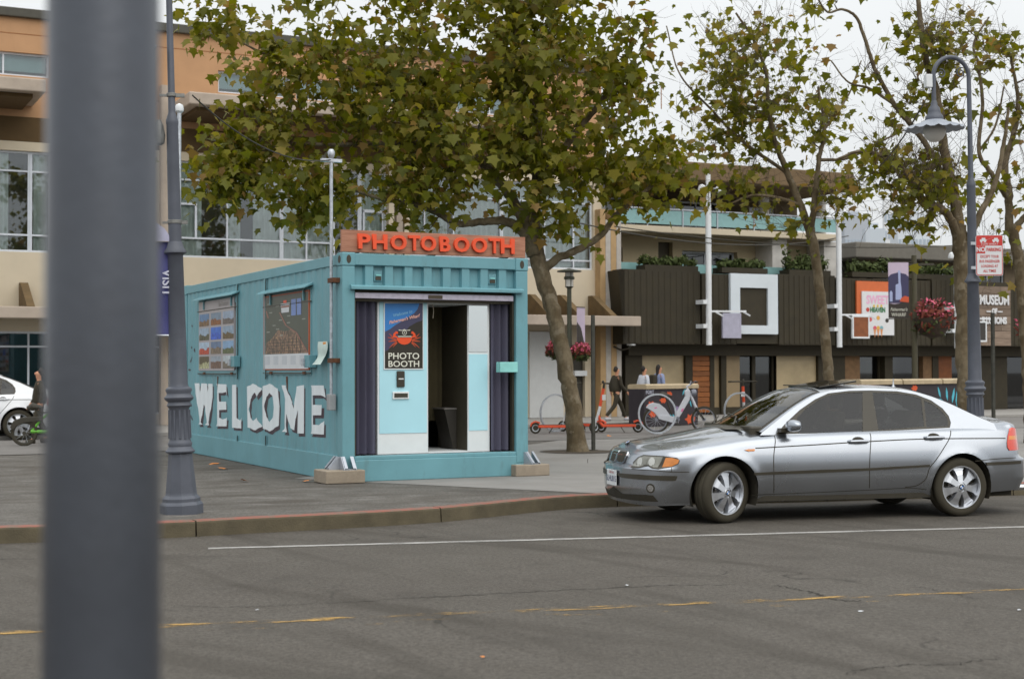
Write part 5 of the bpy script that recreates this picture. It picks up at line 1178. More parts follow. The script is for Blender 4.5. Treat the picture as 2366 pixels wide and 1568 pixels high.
# ------------------------------------------------------------------ plane trees
def barkmat():
    m, t, b = new_mat('plane bark'); n1 = noise(t, 3.5, 6, rough=.6); n2 = noise(t, 14, 5, stretch=(1,1,.35))
    c = mixc(t, ramp(t, n1, [(.42, 0), (.6, 1)]), (.095,.068,.034), (.165,.128,.078)); c = mixc(t, ramp(t, noise(t, 5.5, 3), [(.58, 0), (.64, .6)]), c, (.24,.20,.14)); c = mixc(t, ramp(t, n2, [(.5, 0), (.75, .6)]), c, (.038,.028,.016)); t.links.new(c, b.inputs['Base Color']); b.inputs['Roughness'].default_value = .9
    bp = nd(t, 'ShaderNodeBump', inp={'Strength': .6, 'Distance': .02}); t.links.new(n2, bp.inputs['Height']); t.links.new(bp.outputs[0], b.inputs['Normal']); return m
BARK = barkmat(); TWIG = mat('twig bark', (.085,.060,.038), .9, var=.2)
def leafmat(name, obj_rand):
    m, t, b = new_mat(name); out = t.nodes['Material Output']
    if obj_rand: r = nd(t, 'ShaderNodeObjectInfo').outputs['Random']
    else: r = nd(t, 'ShaderNodeNewGeometry').outputs['Random Per Island']
    c = ramp(t, r, [(0, (.082,.090,.008)), (.30, (.125,.130,.012)), (.64, (.185,.176,.020)), (.88, (.240,.200,.034)), (.97, (.200,.125,.036)), (1.0, (.34,.21,.07))])
    n = noise(t, 7, 4); c = mixc(t, ramp(t, n, [(.58, 0), (.85, .3)]), c, (.16,.10,.030))
    t.links.new(c, b.inputs['Base Color']); b.inputs['Roughness'].default_value = .5; b.inputs['Specular IOR Level'].default_value = .3
    tl = nd(t, 'ShaderNodeBsdfTranslucent'); mx = nd(t, 'ShaderNodeMixShader', inp={0: .45}); h = nd(t, 'ShaderNodeHueSaturation', inp={'Value': 1.5, 'Saturation': 1.1}); t.links.new(c, h.inputs['Color']); t.links.new(h.outputs[0], tl.inputs[0])
    t.links.new(b.outputs[0], mx.inputs[1]); t.links.new(tl.outputs[0], mx.inputs[2]); t.links.new(mx.outputs[0], out.inputs[0]); return m
LEAFM = leafmat('plane foliage', False); LEAFO = leafmat('plane leaf', True)
# five-lobed leaf outline (unit size, stalk at the origin, blade along +y)
LO = np.array([(0,0),(.20,.02),(.46,.02),(.36,.22),(.62,.46),(.34,.50),(.22,.62),(.02,1.0),(-.20,.63),(-.33,.52),(-.60,.48),(-.37,.24),(-.45,.03),(-.19,.02)])
LC = (0, .30)
def leaf_arrays():
    v = [(LC[0], LC[1], .0)]+[(x, y, -.16*abs(x)-.10*(y-.3)**2) for x, y in LO]; n = len(LO)
    return np.array(v), [(0, 1+i, 1+(i+1) % n) for i in range(n)]
LV, LFc = leaf_arrays()
leaf_me = bpy.data.meshes.new('leaf'); leaf_me.from_pydata(LV.tolist(), [], LFc); leaf_me.materials.append(LEAFO); leaf_me.update()
def tree(name, label, limbs, crowns, Y0, nclump, per, size, seed, group, twigs=.0, nleaf=300, spread=.30, base_flare=True):
    """limbs: [(pixel x, pixel y, depth offset, radius m)...] polylines; crowns: (px, py, rx px, ry px, depth offset m, depth radius m)"""
    rg = np.random.default_rng(seed); base = at(limbs[0][0][0], limbs[0][0][1], Y0); base.z = .15
    t = thing(name, label, 'tree', base, 0, group)
    nodes = []; rad = []; mbt = MB()
    for li, lb in enumerate(limbs):
        pts = [at(x, y, Y0+d)-base for x, y, d, r in lb]
        if li == 0: pts[0].z = -.02
        k = len(pts)*7; P_ = catmull(pts, k); rr = np.interp(np.linspace(0, 1, k), np.linspace(0, 1, len(lb)), [q[3]*.86 for q in lb])
        P_ = [p+Vector(rg.normal(0, .35, 3))*rr[i]*(.25 if i > 3 else 0) for i, p in enumerate(P_)]
        if li == 0 and base_flare: rr[0] *= 1.25; rr[1] *= 1.12; rr[2] *= 1.04
        mbt.tube(P_, list(rr), 12 if rr[0] > .08 else 8)
        for p, r_ in zip(P_, rr): nodes.append(tuple(p)); rad.append(r_)
    mbt.build('trunk', BARK, t, smooth=True, ang=70)
    nskip = int(len(limbs[0])*7*.55); N = [np.array(n_) for n_ in nodes]; RD = list(rad)
    # clump centres inside the crown lobes
    area = np.array([(c[2]*c[3]*c[5])**.72*(.6 if c[0] < 860 and c[1] < 310 else 1) for c in crowns], float); pick = rg.choice(len(crowns), nclump, p=area/area.sum()); cl = []
    for k in pick:
        px, py, rx, ry, dz, dr = crowns[k]; v = rg.normal(0, 1, 3); v /= np.linalg.norm(v); v *= rg.uniform(.15, 1)**.45
        cl.append(np.array(at(px+v[0]*rx, py+v[1]*ry, Y0+dz+v[2]*dr)-base))
    A = np.array(N); d0 = [np.min(np.linalg.norm(A[nskip:]-c, axis=1)) for c in cl]; mbb = MB(); seeds = []
    for k in np.argsort(d0):
        c = cl[k]; A = np.array(N); dist = np.linalg.norm(A-c, axis=1); dist[:nskip] = 1e6; j = int(np.argmin(dist)); a = A[j]; L_ = dist[j]
        n = max(3, int(L_/.28)+2); r0 = min(RD[j]*.62, .012+.016*L_); up_ = np.array([0, 0, 1]); pp = []
        bend = rg.normal(0, .16*L_, 3)
        for i in range(n): f = i/(n-1); pp.append(a+(c-a)*f+bend*math.sin(math.pi*f)*.6+up_*.10*L_*math.sin(math.pi*f)+(rg.normal(0, .022, 3) if 0 < i else 0))
        rr = np.linspace(r0, .005, n); mbb.tube(pp, list(rr), 5, cap=False)
        for p, r_ in zip(pp[1:], rr[1:]): N.append(p); RD.append(r_)
        seeds.append((c, pp))
        if twigs and rg.random() < twigs:
            for _ in range(4):
                d = rg.normal(0, 1, 3)+np.array([0, 0, .9]); d /= np.linalg.norm(d); l = rg.uniform(.3, .95); bd = rg.normal(0, .16, 3); q = [c+d*l*f+bd*l*f*f+rg.normal(0, .03, 3)*f for f in (0, .3, .6, .8, 1)]; mbb.tube(q, [.006, .0045, .0035, .0025, .0015], 4, cap=False)
                e2 = d+rg.normal(0, .7, 3); e2 /= np.linalg.norm(e2); mbb.tube([q[2], q[2]+e2*l*.25, q[2]+e2*l*.45+rg.normal(0, .04, 3)], [.0035, .0025, .0015], 4, cap=False)
    tag(mbb.build('branches', TWIG, t, smooth=True, ang=80), kind='stuff')
    # leaves
    LP, LR = [], []
    for c, pp in seeds:
        m_ = rg.poisson(per)
        for _ in range(m_):
            if rg.random() < .3: p = pp[rg.integers(len(pp)//2, len(pp))]+rg.normal(0, .07, 3)
            else: p = c+rg.normal(0, spread, 3)*np.array([1.15, 1.15, .8])
            LP.append(p)
    LP = np.array(LP); n = len(LP)
    az = rg.uniform(0, 2*math.pi, n); tilt = rg.normal(R(62), R(28), n); roll = rg.normal(0, R(28), n); sz = size*rg.uniform(.45, 1.3, n)
    def rotm(az, tl, ro):
        ca, sa, ct, st_, cr, sr = math.cos(az), math.sin(az), math.cos(tl), math.sin(tl), math.cos(ro), math.sin(ro)
        Rz = np.array([[ca,-sa,0],[sa,ca,0],[0,0,1]]); Rx = np.array([[1,0,0],[0,ct,st_],[0,-st_,ct]]); Ry = np.array([[cr,0,sr],[0,1,0],[-sr,0,cr]]); return Rz @ Rx @ Ry
    order = np.argsort(LP[:, 1]+rg.normal(0, .5, n)); vis = order
    head = set(vis[:nleaf].tolist()); nv = len(LV); allv = np.zeros(((n-len(head))*nv, 3)); fsall = []; q = 0; LFn = np.array(LFc)
    for i in range(n):
        M3 = rotm(az[i], tilt[i], roll[i])
        if i in head:
            o = obj('leaf', leaf_me, t); o.matrix_local = Matrix.Translation(LP[i]) @ Matrix(M3.tolist()).to_4x4() @ Matrix.Scale(sz[i], 4)
        else:
            allv[q*nv:(q+1)*nv] = (LV*sz[i]) @ M3.T+LP[i]; q += 1
    F_ = (LFn[None]+np.arange(q)[:, None, None]*nv).reshape(-1, 3)
    me = bpy.data.meshes.new('foliage'); me.vertices.add(len(allv)); me.vertices.foreach_set('co', allv.ravel()); me.loops.add(F_.size); me.loops.foreach_set('vertex_index', F_.ravel()); me.polygons.add(len(F_)); me.polygons.foreach_set('loop_start', np.arange(0, F_.size, 3)); me.polygons.foreach_set('loop_total', np.full(len(F_), 3)); me.update(calc_edges=True); me.validate()
    me.materials.append(LEAFM); tag(obj('crown', me, t), kind='stuff'); return t
G = 'plane trees along the plaza'
tree('plane_tree', 'leaning plane tree with a broad dense brown-green crown just behind the container', [
    [(1335,1043,0,.20),(1320,920,0,.175),(1300,810,0,.165),(1275,710,0,.16),(1248,620,0,.17),(1228,545,0,.16)],
    [(1232,590,0,.13),(1208,535,0,.115),(1165,512,-.1,.09),(1110,513,-.2,.075),(1058,516,-.3,.07),(1005,490,-.4,.06),(950,470,-.5,.05),(890,462,-.5,.04),(820,440,-.5,.03)],
    [(1230,560,0,.15),(1195,480,.1,.12),(1145,410,.2,.10),(1070,335,.2,.08),(970,260,.2,.065),(860,190,.1,.05),(760,130,0,.035)],
    [(1232,560,0,.14),(1238,440,.2,.12),(1242,310,.2,.10),(1220,170,.3,.08),(1190,40,.3,.06),(1170,-90,.3,.045)],
    [(1252,625,0,.10),(1290,597,-.1,.085),(1345,572,-.1,.075),(1392,540,-.1,.065),(1422,498,-.1,.06),(1475,455,-.2,.045),(1540,400,-.2,.03)],
    [(1240,430,.1,.09),(1320,320,.3,.075),(1400,220,.4,.06),(1460,110,.4,.045)],
    [(1070,335,.2,.06),(930,330,-.2,.05),(790,335,-.4,.04),(650,335,-.5,.03),(550,380,-.6,.02)],
    [(860,190,.1,.04),(720,160,-.2,.035),(600,120,-.4,.025),(500,60,-.5,.015)]],
    [(500,40,62,62,-.5,.5),(560,100,80,90,-.5,.7),(640,170,110,90,-.4,.9),(760,130,150,120,-.3,1.2),(560,262,75,55,-.7,.6),(535,385,80,75,-.7,.7),(500,440,46,24,-.7,.35),(720,290,150,90,-.5,1.2),(690,420,58,55,-.7,.6),(735,490,34,40,-.7,.35),(760,410,80,75,-.6,.7),
     (900,260,170,160,0,1.6),(900,420,110,62,-.4,.9),(1000,420,90,45,-.3,.8),(1060,110,200,140,0,1.8),(1090,300,180,140,-.2,1.8),(1270,140,150,150,.2,1.7),(1310,330,170,140,0,1.8),(1290,450,75,50,-.2,.8),(1400,230,90,120,.1,1.2),(1470,400,90,80,-.1,1.0),(1550,330,45,55,-.1,.5),(1430,90,60,70,.2,.7),(1575,400,30,30,-.1,.3),(1330,530,55,40,-.4,.5),
     (800,-40,240,70,0,1.5),(1150,-50,280,80,.1,1.6),(950,530,55,16,-.5,.3),(535,385,70,65,-.7,.6),(520,350,60,50,-.7,.5),(560,430,55,40,-.7,.5),(690,430,60,55,-.7,.6),(725,480,40,45,-.7,.4),(500,435,50,24,-.7,.35)],
    25.9, 490, 25, .175, 3, G, twigs=.10)
tree('plane_tree', 'slim forked plane tree with sparse foliage above the car roof', [
    [(1932,1006,0,.15),(1922,930,0,.135),(1912,830,0,.13),(1898,700,0,.125),(1884,590,0,.12),(1868,520,0,.12)],
    [(1872,540,0,.10),(1848,470,0,.09),(1820,400,.1,.08),(1792,330,.1,.065),(1775,250,.1,.055),(1770,170,.1,.045),(1740,90,.1,.035),(1700,30,.1,.025)],
    [(1872,540,0,.09),(1884,450,-.2,.075),(1892,370,-.2,.06),(1905,300,-.2,.045),(1890,200,-.2,.03)],
    [(1850,475,0,.055),(1800,458,-.2,.045),(1740,452,-.3,.035),(1690,470,-.4,.025)],
    [(1820,400,.1,.05),(1720,330,.2,.04),(1640,250,.2,.03),(1570,170,.2,.02),(1540,60,.2,.015)],
    [(1892,370,-.2,.045),(1960,365,-.3,.035),(2030,330,-.3,.028),(2090,300,-.3,.02)],
    [(1905,300,-.2,.03),(1960,220,-.2,.022),(1990,140,-.2,.015)]],
    [(1680,110,100,90,.1,1.2),(1740,200,110,90,.1,1.3),(1800,130,90,70,.1,1.0),(1660,200,60,70,.1,.9),(1830,290,85,70,0,1.0),(1730,370,75,60,-.2,.9),(1900,250,60,80,-.1,.9),(1690,440,60,40,-.4,.6),(1770,440,55,55,-.3,.6),(1900,420,55,45,-.3,.6),(1950,480,50,35,-.3,.5),(1790,520,70,22,-.4,.4),(1640,330,55,60,0,.7),(1600,240,50,60,.1,.6),(1700,270,60,60,0,.8),(1780,60,60,60,0,.6),(1960,420,50,40,-.3,.5)],
    32.0, 200, 8, .18, 5, G, twigs=1.0)
tree('plane_tree', 'thick plane tree standing right behind the curved street lamp', [
    [(2232,1040,0,.19),(2230,920,0,.17),(2226,760,0,.165),(2222,620,0,.165),(2215,520,0,.16)],
    [(2216,540,0,.13),(2206,457,0,.12),(2184,358,.1,.10),(2166,224,.1,.085),(2139,134,.1,.07),(2124,20,.1,.05),(2118,-60,.1,.04)],
    [(2220,560,0,.10),(2185,490,-.2,.085),(2140,470,-.3,.075),(2110,420,-.3,.06),(2060,370,-.3,.05),(1990,350,-.3,.035),(1930,370,-.3,.025)],
    [(2200,450,0,.075),(2150,350,.2,.065),(2103,287,.2,.06),(2067,242,.2,.055),(2022,161,.2,.045),(1998,90,.2,.04),(1978,40,.2,.035),(1945,22,.2,.028),(1912,28,.2,.022),(1885,-10,.2,.018)],
    [(2222,580,0,.09),(2262,500,-.2,.07),(2300,420,-.2,.055),(2320,330,-.2,.045),(2330,250,-.2,.03)],
    [(2067,242,.2,.035),(2010,205,.2,.028),(1960,190,.2,.02),(1920,140,.2,.015)]],
    [(2100,420,80,70,-.3,.9),(2060,500,50,45,-.4,.6),(2125,530,60,35,-.3,.6),(2170,430,60,80,0,.9),(2050,380,60,45,-.2,.7),(2150,90,50,60,.1,.6),(2190,120,45,60,.1,.6),(2020,160,25,25,.2,.3),(2130,220,40,50,.1,.5),(2200,240,45,60,.1,.6),(1900,10,40,30,.2,.35),(2060,270,30,40,.2,.3),(2240,380,40,60,-.1,.5)],
    26.5, 150, 7, .17, 8, G, twigs=1.0)
tree('plane_tree', 'bare-branched plane tree at the right edge of the picture', [
    [(2384,1030,0,.15),(2378,900,0,.135),(2368,760,0,.13),(2356,620,0,.125),(2336,520,0,.12)],
    [(2332,540,0,.10),(2330,440,0,.085),(2322,380,0,.075),(2345,300,.1,.06),(2352,230,.1,.045),(2335,130,.1,.03)],
    [(2330,460,0,.07),(2290,400,-.1,.055),(2262,350,-.1,.045),(2270,240,-.1,.04),(2260,150,-.1,.035),(2250,100,-.1,.025),(2285,40,-.1,.018)],
    [(2332,540,0,.08),(2380,490,-.1,.065),(2440,450,-.2,.05),(2500,380,-.2,.03)],
    [(2262,350,-.1,.03),(2300,290,-.1,.025),(2320,200,-.1,.018)]],
    [(2290,120,45,70,0,.6),(2330,260,45,60,0,.6),(2300,560,50,45,-.2,.6),(2270,610,40,50,-.2,.5),(2240,60,40,40,0,.5),(2420,420,70,90,0,.9),(2360,330,40,40,0,.4),(2340,120,40,60,0,.5),(2270,480,35,40,-.2,.4),(2440,250,80,120,0,1.0),(2300,430,30,30,-.1,.3)],
    28.5, 95, 6.5, .17, 12, G, twigs=1.0)
# ------------------------------------------------------------------ street lamps
LAMPP = [(.215,-.01),(.215,.085),(.205,.10),(.19,.115),(.19,.15),(.175,.165),(.16,.18),(.155,.20),(.118,.595),(.118,.60),(.145,.612),(.148,.625),(.128,.645),(.115,.67),(.122,.70),(.112,.72),(.105,.74),(.098,1.05),(.112,1.07),(.125,1.085),(.112,1.11),(.112,1.12),(.142,1.145),(.146,1.165),(.122,1.195),(.12,1.21),(.132,1.235),(.128,1.255),(.098,1.275),(.092,1.30),(.076,2.60),(.084,2.61),(.112,2.625),(.112,2.645),(.088,2.675),(.074,2.72),(.066,2.74),(.058,3.92),(.062,3.94),(.062,3.97),(.040,4.04),(.036,4.06),(.030,5.44)]
globe_m = mat('frosted globe', (.62,.60,.56), .5, var=.05, spec=.4)
def street_lamp(label, loc, rz):
    t = thing('street_lamp', label, 'street lamp', loc, rz, 'green-grey street lamps with curved necks')
    MB().lathe(LAMPP[:10], 8, ).build('plinth', LAMPGREY, t, bevel=.004)
    MB().lathe(LAMPP[9:29], 28).build('shaft_rings', LAMPGREY, t, smooth=True, ang=40)
    fl = MB(); 
    for k in range(12): a = 2*math.pi*k/12; fl.tube([(.102*math.cos(a), .102*math.sin(a), .75), (.096*math.cos(a), .096*math.sin(a), 1.04)], .014, 6)
    tag(fl.build('flutes', LAMPGREY, t, smooth=True), kind='stuff')
    MB().lathe(LAMPP[28:37], 24).build('lower_shaft', LAMPGREY, t, smooth=True, ang=40); MB().lathe(LAMPP[36:], 20).build('upper_shaft', LAMPGREY, t, smooth=True, ang=40)
    r = .27; pts = [(-r+r*math.cos(a), 0, 5.44+r*1.0*math.sin(a)) for a in [math.pi*k/18 for k in range(19)]]+[(-2*r, 0, 5.25), (-2*r, 0, 5.06)]
    MB().tube(pts, [.030]*19+[.030,.032], 12).build('curved_neck', LAMPGREY, t, smooth=True, ang=60)
    for cx_, cz_, rr, sg in ((-.12, 5.50, .075, 1), (-.42, 5.48, .065, -1)):
        sp = [(cx_+sg*(rr*(1-k/26))*math.cos(k*.42+1.2), 0, cz_+(rr*(1-k/26))*math.sin(k*.42+1.2)) for k in range(22)]; MB().tube(sp, .009, 6).build('scroll', LAMPGREY, t, smooth=True)
    c = (-2*r, 0, 0)
    MB().lathe([(.032,5.10),(.045,5.07),(.045,5.04),(.075,5.0),(.085,4.95),(.085,4.93),(.115,4.89),(.125,4.85),(.12,4.83)], 20, c).build('lamp_cap', LAMPGREY, t, smooth=True, ang=40)
    n = 48; vs = []
    for r_, z in ((.118,4.84),(.20,4.80),(.30,4.755),(.385,4.725),(.40,4.712),(.38,4.715),(.29,4.745),(.19,4.785),(.11,4.81)):
        for k in range(n): a = 2*math.pi*k/n; q = (.014*math.cos(a*16) if r_ > .25 else 0); vs.append((c[0]+(r_+q*.6)*math.cos(a), (r_+q*.6)*math.sin(a), z+q))
    MB().add(vs, [(i*n+j, i*n+(j+1)%n, (i+1)*n+(j+1)%n, (i+1)*n+j) for i in range(8) for j in range(n)]).build('scalloped_shade', mat('lamp shade grey', srgb(150,156,166), .5, .1, var=.08), t, smooth=True, ang=60)
    MB().lathe([(.002,4.535),(.06,4.545),(.11,4.58),(.145,4.64),(.155,4.70),(.13,4.76),(.10,4.80)], 20, c).build('globe', globe_m, t, smooth=True)
    MB().box(c[0]-.13, c[0]-.035, -.04, .04, 5.28, 5.46).build('sensor_box', WHITEP, t, bevel=.008)
    for k in range(3): a = k*2*math.pi/3+.5; MB().prism([(.10,.22),(.16,.22),(.13,.55),(.095,.55)], lambda u, v, w, a=a: ((u if False else (.150-.105*(v-.2)))*math.cos(a)-w*math.sin(a), (.150-.105*(v-.2))*math.sin(a)+w*math.cos(a), v), -.05, .05)
    return t
lampL = ground(420, 1184); lampR = at(2255, 900, 20.2); lampR.z = .15
tL = street_lamp('blue-grey street lamp on a stepped plinth at the kerb left of the container', lampL, R(14)); tL.rotation_euler[1] = R(-1.5)
tR = street_lamp('blue-grey street lamp with its curved neck and hanging shade behind the car boot', lampR, R(14)); tR.rotation_euler[1] = R(-.7)
CLM = mat('weathered clamp', (.20,.20,.19), .5, .5, var=.25, scale=20)
for z in (2.94, 4.23):
    cl = MB().lathe([(.066 if z < 4 else .045, z-.02),(.072 if z < 4 else .05, z-.015),(.072 if z < 4 else .05, z+.015),(.066 if z < 4 else .045, z+.02)], 16).build('clamp', CLM, tL)
    MB().box(.04, .13, -.02, .02, z-.022, z+.014).build('clamp_arm', CLM, cl); MB().box(-.12, -.04, -.015, .015, z-.016, z+.006).build('clamp_tail', CLM, cl)
MB().lathe([(.02,0),(.05,.02),(.06,.10),(.045,.2),(.02,.26)], 10, (-.13, .02, 3.72)).build('floodlight', CLM, tL, smooth=True)
# banner on the left lamp
BAN = mat('blue banner cloth', srgb(66,68,124), .7, var=.08, scale=3)
ba = thing('lamp_banner', 'blue vertical banner with white VISIT lettering on the left street lamp', 'banner', lampL, R(14))
vs = []; 
for k in range(13):
    z = 1.80+(2.74-1.80)*k/12
    for j in range(5): vs.append((-.10-.60*j/4, .02*math.sin(k*.7)+.015*j, z))
MB().add(vs, [(k*5+j, k*5+j+1, (k+1)*5+j+1, (k+1)*5+j) for k in range(12) for j in range(4)]).build('cloth', BAN, ba, smooth=True)
MB().add([(-.10,-.03,2.74),(-.70,-.03,2.74)]+[(-.40+.30*math.cos(a)-.02, -.03, 2.74+.22*math.sin(a)) for a in [math.pi-math.pi*k/10 for k in range(11)]], [tuple(range(13))]).build('banner_head', mat('pale banner head', srgb(176,176,200), .7), ba)
for z in (1.79, 2.76): MB().tube([(-.05,0,z),(-.72,.03,z)], .012, 8).build('banner_arm', GALV, ba)
text('banner_text', 'VISIT', .125, mat('banner white', srgb(196,198,214), .7), ba, (-.155, -.035, 2.32), rot=(math.pi/2, math.pi/2, 0), bold=.003)
text('banner_text', 'WHARF', .12, mat('banner white', srgb(214,214,226), .7), ba, (-.46, -.035, 2.25), rot=(math.pi/2, math.pi/2, 0), bold=.003)
# foreground pole, out of focus
FG = mat('near pole paint', srgb(84,88,96), .30, .45, var=.12, scale=5, bump=.08, spec=.6, dirt=.3, dcol=(.06,.05,.045))
pB = at(236, 1100, 1.78); 
fgp = thing('near_pole', 'thick grey metal pole close to the camera at the left, out of focus', 'pole', (pB.x, pB.y, 0), 0)
MB().lathe([(.071,0),(.0735,.02),(.0700,1.2),(.0668,2.1),(.063,4.2)], 40).build('shaft', FG, fgp, smooth=True); MB().lathe([(.12,0),(.12,.02),(.085,.03),(.078,.08)], 28).build('base_plate', FG, fgp, smooth=True, ang=30)
# parking sign on the right lamp
SW = mat('sign white', srgb(216,216,218), .5, var=.03); SRD = mat('sign red', srgb(196,52,44), .5, var=.04)
YS = 20.05; a, b = at(2255, 637, YS), at(2317, 543, YS)
ps = thing('parking_sign', 'red and white NO PARKING tow-away sign on the right street lamp', 'sign', ((a.x+b.x)/2, YS, (a.z+b.z)/2), 0); W_, H_ = b.x-a.x, b.z-a.z
rr = lambda w, h, r: [(x+r*math.cos(t), y+r*math.sin(t)) for x, y, t0 in ((w/2-r, h/2-r, 0), (-w/2+r, h/2-r, 90), (-w/2+r, -h/2+r, 180), (w/2-r, -h/2+r, 270)) for t in [R(t0+k*30) for k in range(4)]]
P0 = lambda u, v, w: (u, w, v)
MB().prism(rr(W_, H_, .03), P0, 0, .005).build('plate', SW, ps)
MB().prism(rr(W_-.012, H_-.012, .027), P0, -.001, -.002).build('border', SRD, ps); MB().prism(rr(W_-.032, H_-.032, .02), P0, -.0025, -.0035).build('face', SW, ps)
MB().box(-W_/2+.008, W_/2-.008, -.005, -.004, H_*.24, H_/2-.008).build('red_header', SRD, ps)
MB().box(-W_/2+.012, -W_*.16, -.006, -.005, H_*.05, H_*.235).build('red_block', SRD, ps)
text('sign_text', 'TOW AWAY', .042, SW, ps, (0, -.007, H_*.275)); text('sign_text', 'NO', .088, SW, ps, (-W_*.32, -.008, H_*.14), bold=.003, sx=.85); text('sign_text', 'PARKING', .066, SRD, ps, (W_*.155, -.007, H_*.14), bold=.002, sx=.72)
for i, ln in enumerate(('EXCEPT TOUR', 'BUS PASSENGER', 'LOADING AT', 'ALL TIMES')): text('sign_text', ln, .052, SRD, ps, (0, -.007, -H_*(.03+.118*i)), bold=.0008, sx=.74)
for sg in (-1, 1):
    MB().box(sg*.085-.045, sg*.085+.045, -.006, -.005, H_*.345, H_*.39).box(sg*.085-.02, sg*.085+.03, -.006, -.005, H_*.39, H_*.43).build('tow_symbol', SW, ps)
    for dx in (-.025, .025): MB().lathe([(.001,-.0065),(.013,-.0065)], 10, (sg*.085+dx, 0, H_*.338), 'y', cap=False).build('tow_wheel', SW, ps)
MB().bar((-.05, -.006, H_*.37), (.05, -.006, H_*.44), .001, .008, (0,1,0)).build('tow_hook', SW, ps)
for z in (-H_*.3, H_*.3): MB().box(-W_/2-.06, -W_/2+.04, .005, .03, z-.02, z+.02).build('bracket', GALV, ps)
# thin conduit pole behind the left lamp
q = at(413, 900, 21.0); cp = thing('conduit_pole', 'thin white pole topped with a camera dome right behind the left lamp', 'pole', (q.x, q.y, .15), 0); zt = at(413, 262, 21.0).z-.15
MB().lathe([(.03,0),(.03,zt)], 12).build('tube', GALV, cp, smooth=True); MB().lathe([(.03,zt),(.06,zt+.03),(.065,zt+.07),(.05,zt+.12),(.01,zt+.14)], 14).build('dome', WHITEP, cp, smooth=True)
# overhead cables
def cable(label, a, b, sag, r=.008):
    pts = [a.lerp(b, k/20)-Vector((0,0,sag*4*(k/20)*(1-k/20))) for k in range(21)]; o = MB().tube(pts, r, 6).build('overhead_cable', BLACKP, None, smooth=True); tag(o, label, 'cable', 'overhead cables')
mast_top = Matrix.Translation((CO.x, CO.y, .15)) @ Matrix.Rotation(CA, 4, 'Z') @ Vector((xm, s_, zt0))
lz = Vector((lampL.x+.1, lampL.y, lampL.z+4.23))
cable('black cable drooping from the left lamp to the camera mast', lz, mast_top, .22, .008)
cable('long black cable crossing in front of the blue balcony from the left tree', at(1190, 478, 30), at(1960, 545, 46), .5, .016)
cable('short slanting cable from the right lamp neck to the slim plane tree', at(2136, 236, 20.3), at(1960, 420, 31), .3, .012)
cable('thin cable along the edge of the balcony slab toward the grey roof', at(1420, 523, 40), at(2300, 560, 52), .35, .016)

# ------------------------------------------------------------------ fittings on the black shops
def hang(name, label, cat, group=None): return thing(name, label, cat, (HF.o.x, HF.o.y, 0), HA, group)
for (px, y0, y1, lab) in ((1636, 402, 797, 'white pipe pole left of the white square sign'), (1937, 432, 802, 'white pipe pole beside the orange ice cream sign'), (2209, 560, 804, 'white pipe pole left of the museum sign')):
    t = hang('wall_pole', lab, 'pole', 'white pipe poles on the black shops'); s_, zt = hs(px, y0, 1.25); zb = hs(px, y1, 1.25)[1]
    MB().lathe([(.085, zb), (.085, zt-.9), (.07, zt-.88), (.07, zt)], 14, (s_, -1.25, 0)).build('pipe', WHITEP, t, smooth=True, ang=30)
    for z in (zb+.55, zb+1.25): MB().box(s_-.22, s_-.08, -1.3, -.9, z-.06, z+.06).build('bracket', WHITEP, t)
    for sg in (-1, 1):
        MB().tube([(s_, -1.25, zt-.45), (s_+sg*.22, -1.35, zt-.42)], .02, 6).build('lamp_arm', GALV, t)
        MB().lathe([(.02,.12),(.09,.08),(.12,-.02),(.11,-.08),(.03,-.1)], 12, (s_+sg*.30, -1.38, zt-.45)).build('spotlight', WHITEP, t, smooth=True)
for (pa, pb, py, sq, lab, m_) in ((1640, 1724, 719, (1672, 1708, 727, 777), 'grey hanging square sign on a white arm beside the white frame', mat('hanging sign grey', srgb(168,166,184), .6)), (1942, 2012, 727, (1971, 2005, 732, 778), 'rust hanging square sign with white frame by the ice cream sign', mat('hanging sign rust', srgb(132,76,42), .6, var=.2)), (2214, 2290, 736, (2240, 2276, 745, 786), 'dark hanging square sign half hidden behind the right lamp', mat('hanging sign dark', (.04,.035,.03), .6))):
    t = hang('hanging_sign', lab, 'sign', 'hanging signs on the black shops'); sa, z = hs(pa, py, 1.3); sb_ = hs(pb, py, 1.3)[0]
    MB().bar((sa, -1.3, z), (sb_, -1.3, z+.02), .03, .05).bar((sa+.2, -1.3, z-.01), (sa+.32, -1.5, z-.14), .03, .04).bar((sb_-.1, -1.3, z), (sb_, -1.5, z-.12), .03, .04).build('arm', WHITEP, t)
    x0, z1 = hs(sq[0], sq[2], 1.3); x1, z0 = hs(sq[1], sq[3], 1.3)
    MB().box(x0, x1, -1.33, -1.27, z0, z1).build('board', m_, t); fr = MB(); w = .05
    fr.box(x0-w, x1+w, -1.335, -1.265, z0-w, z0).box(x0-w, x1+w, -1.335, -1.265, z1, z1+w).box(x0-w, x0, -1.334, -1.266, z0, z1).box(x1, x1+w, -1.334, -1.266, z0, z1).build('frame', WHITEP if 'grey' not in lab else m_, t)
t = hang('square_frame_sign', 'large white square frame sign on the black shop front', 'sign')
x0, z1 = hs(1688, 631, 1.0); x1, z0 = hs(1798, 772, 1.0); a0, c1 = hs(1710, 664, 1.0); a1, c0 = hs(1775, 752, 1.0)
MB().box(x0, a0, -1.0, -.9, z0, z1).box(a1, x1, -1.0, -.9, z0, z1).box(a0, a1, -1.0, -.9, c1, z1).box(a0, a1, -1.0, -.9, z0, c0).build('frame', mat('sign frame white', srgb(206,214,220), .5, var=.05, scale=1.5), t)
MB().box(a0, a1, -.93, -.9, c0, c1).build('panel', BLK2, t)
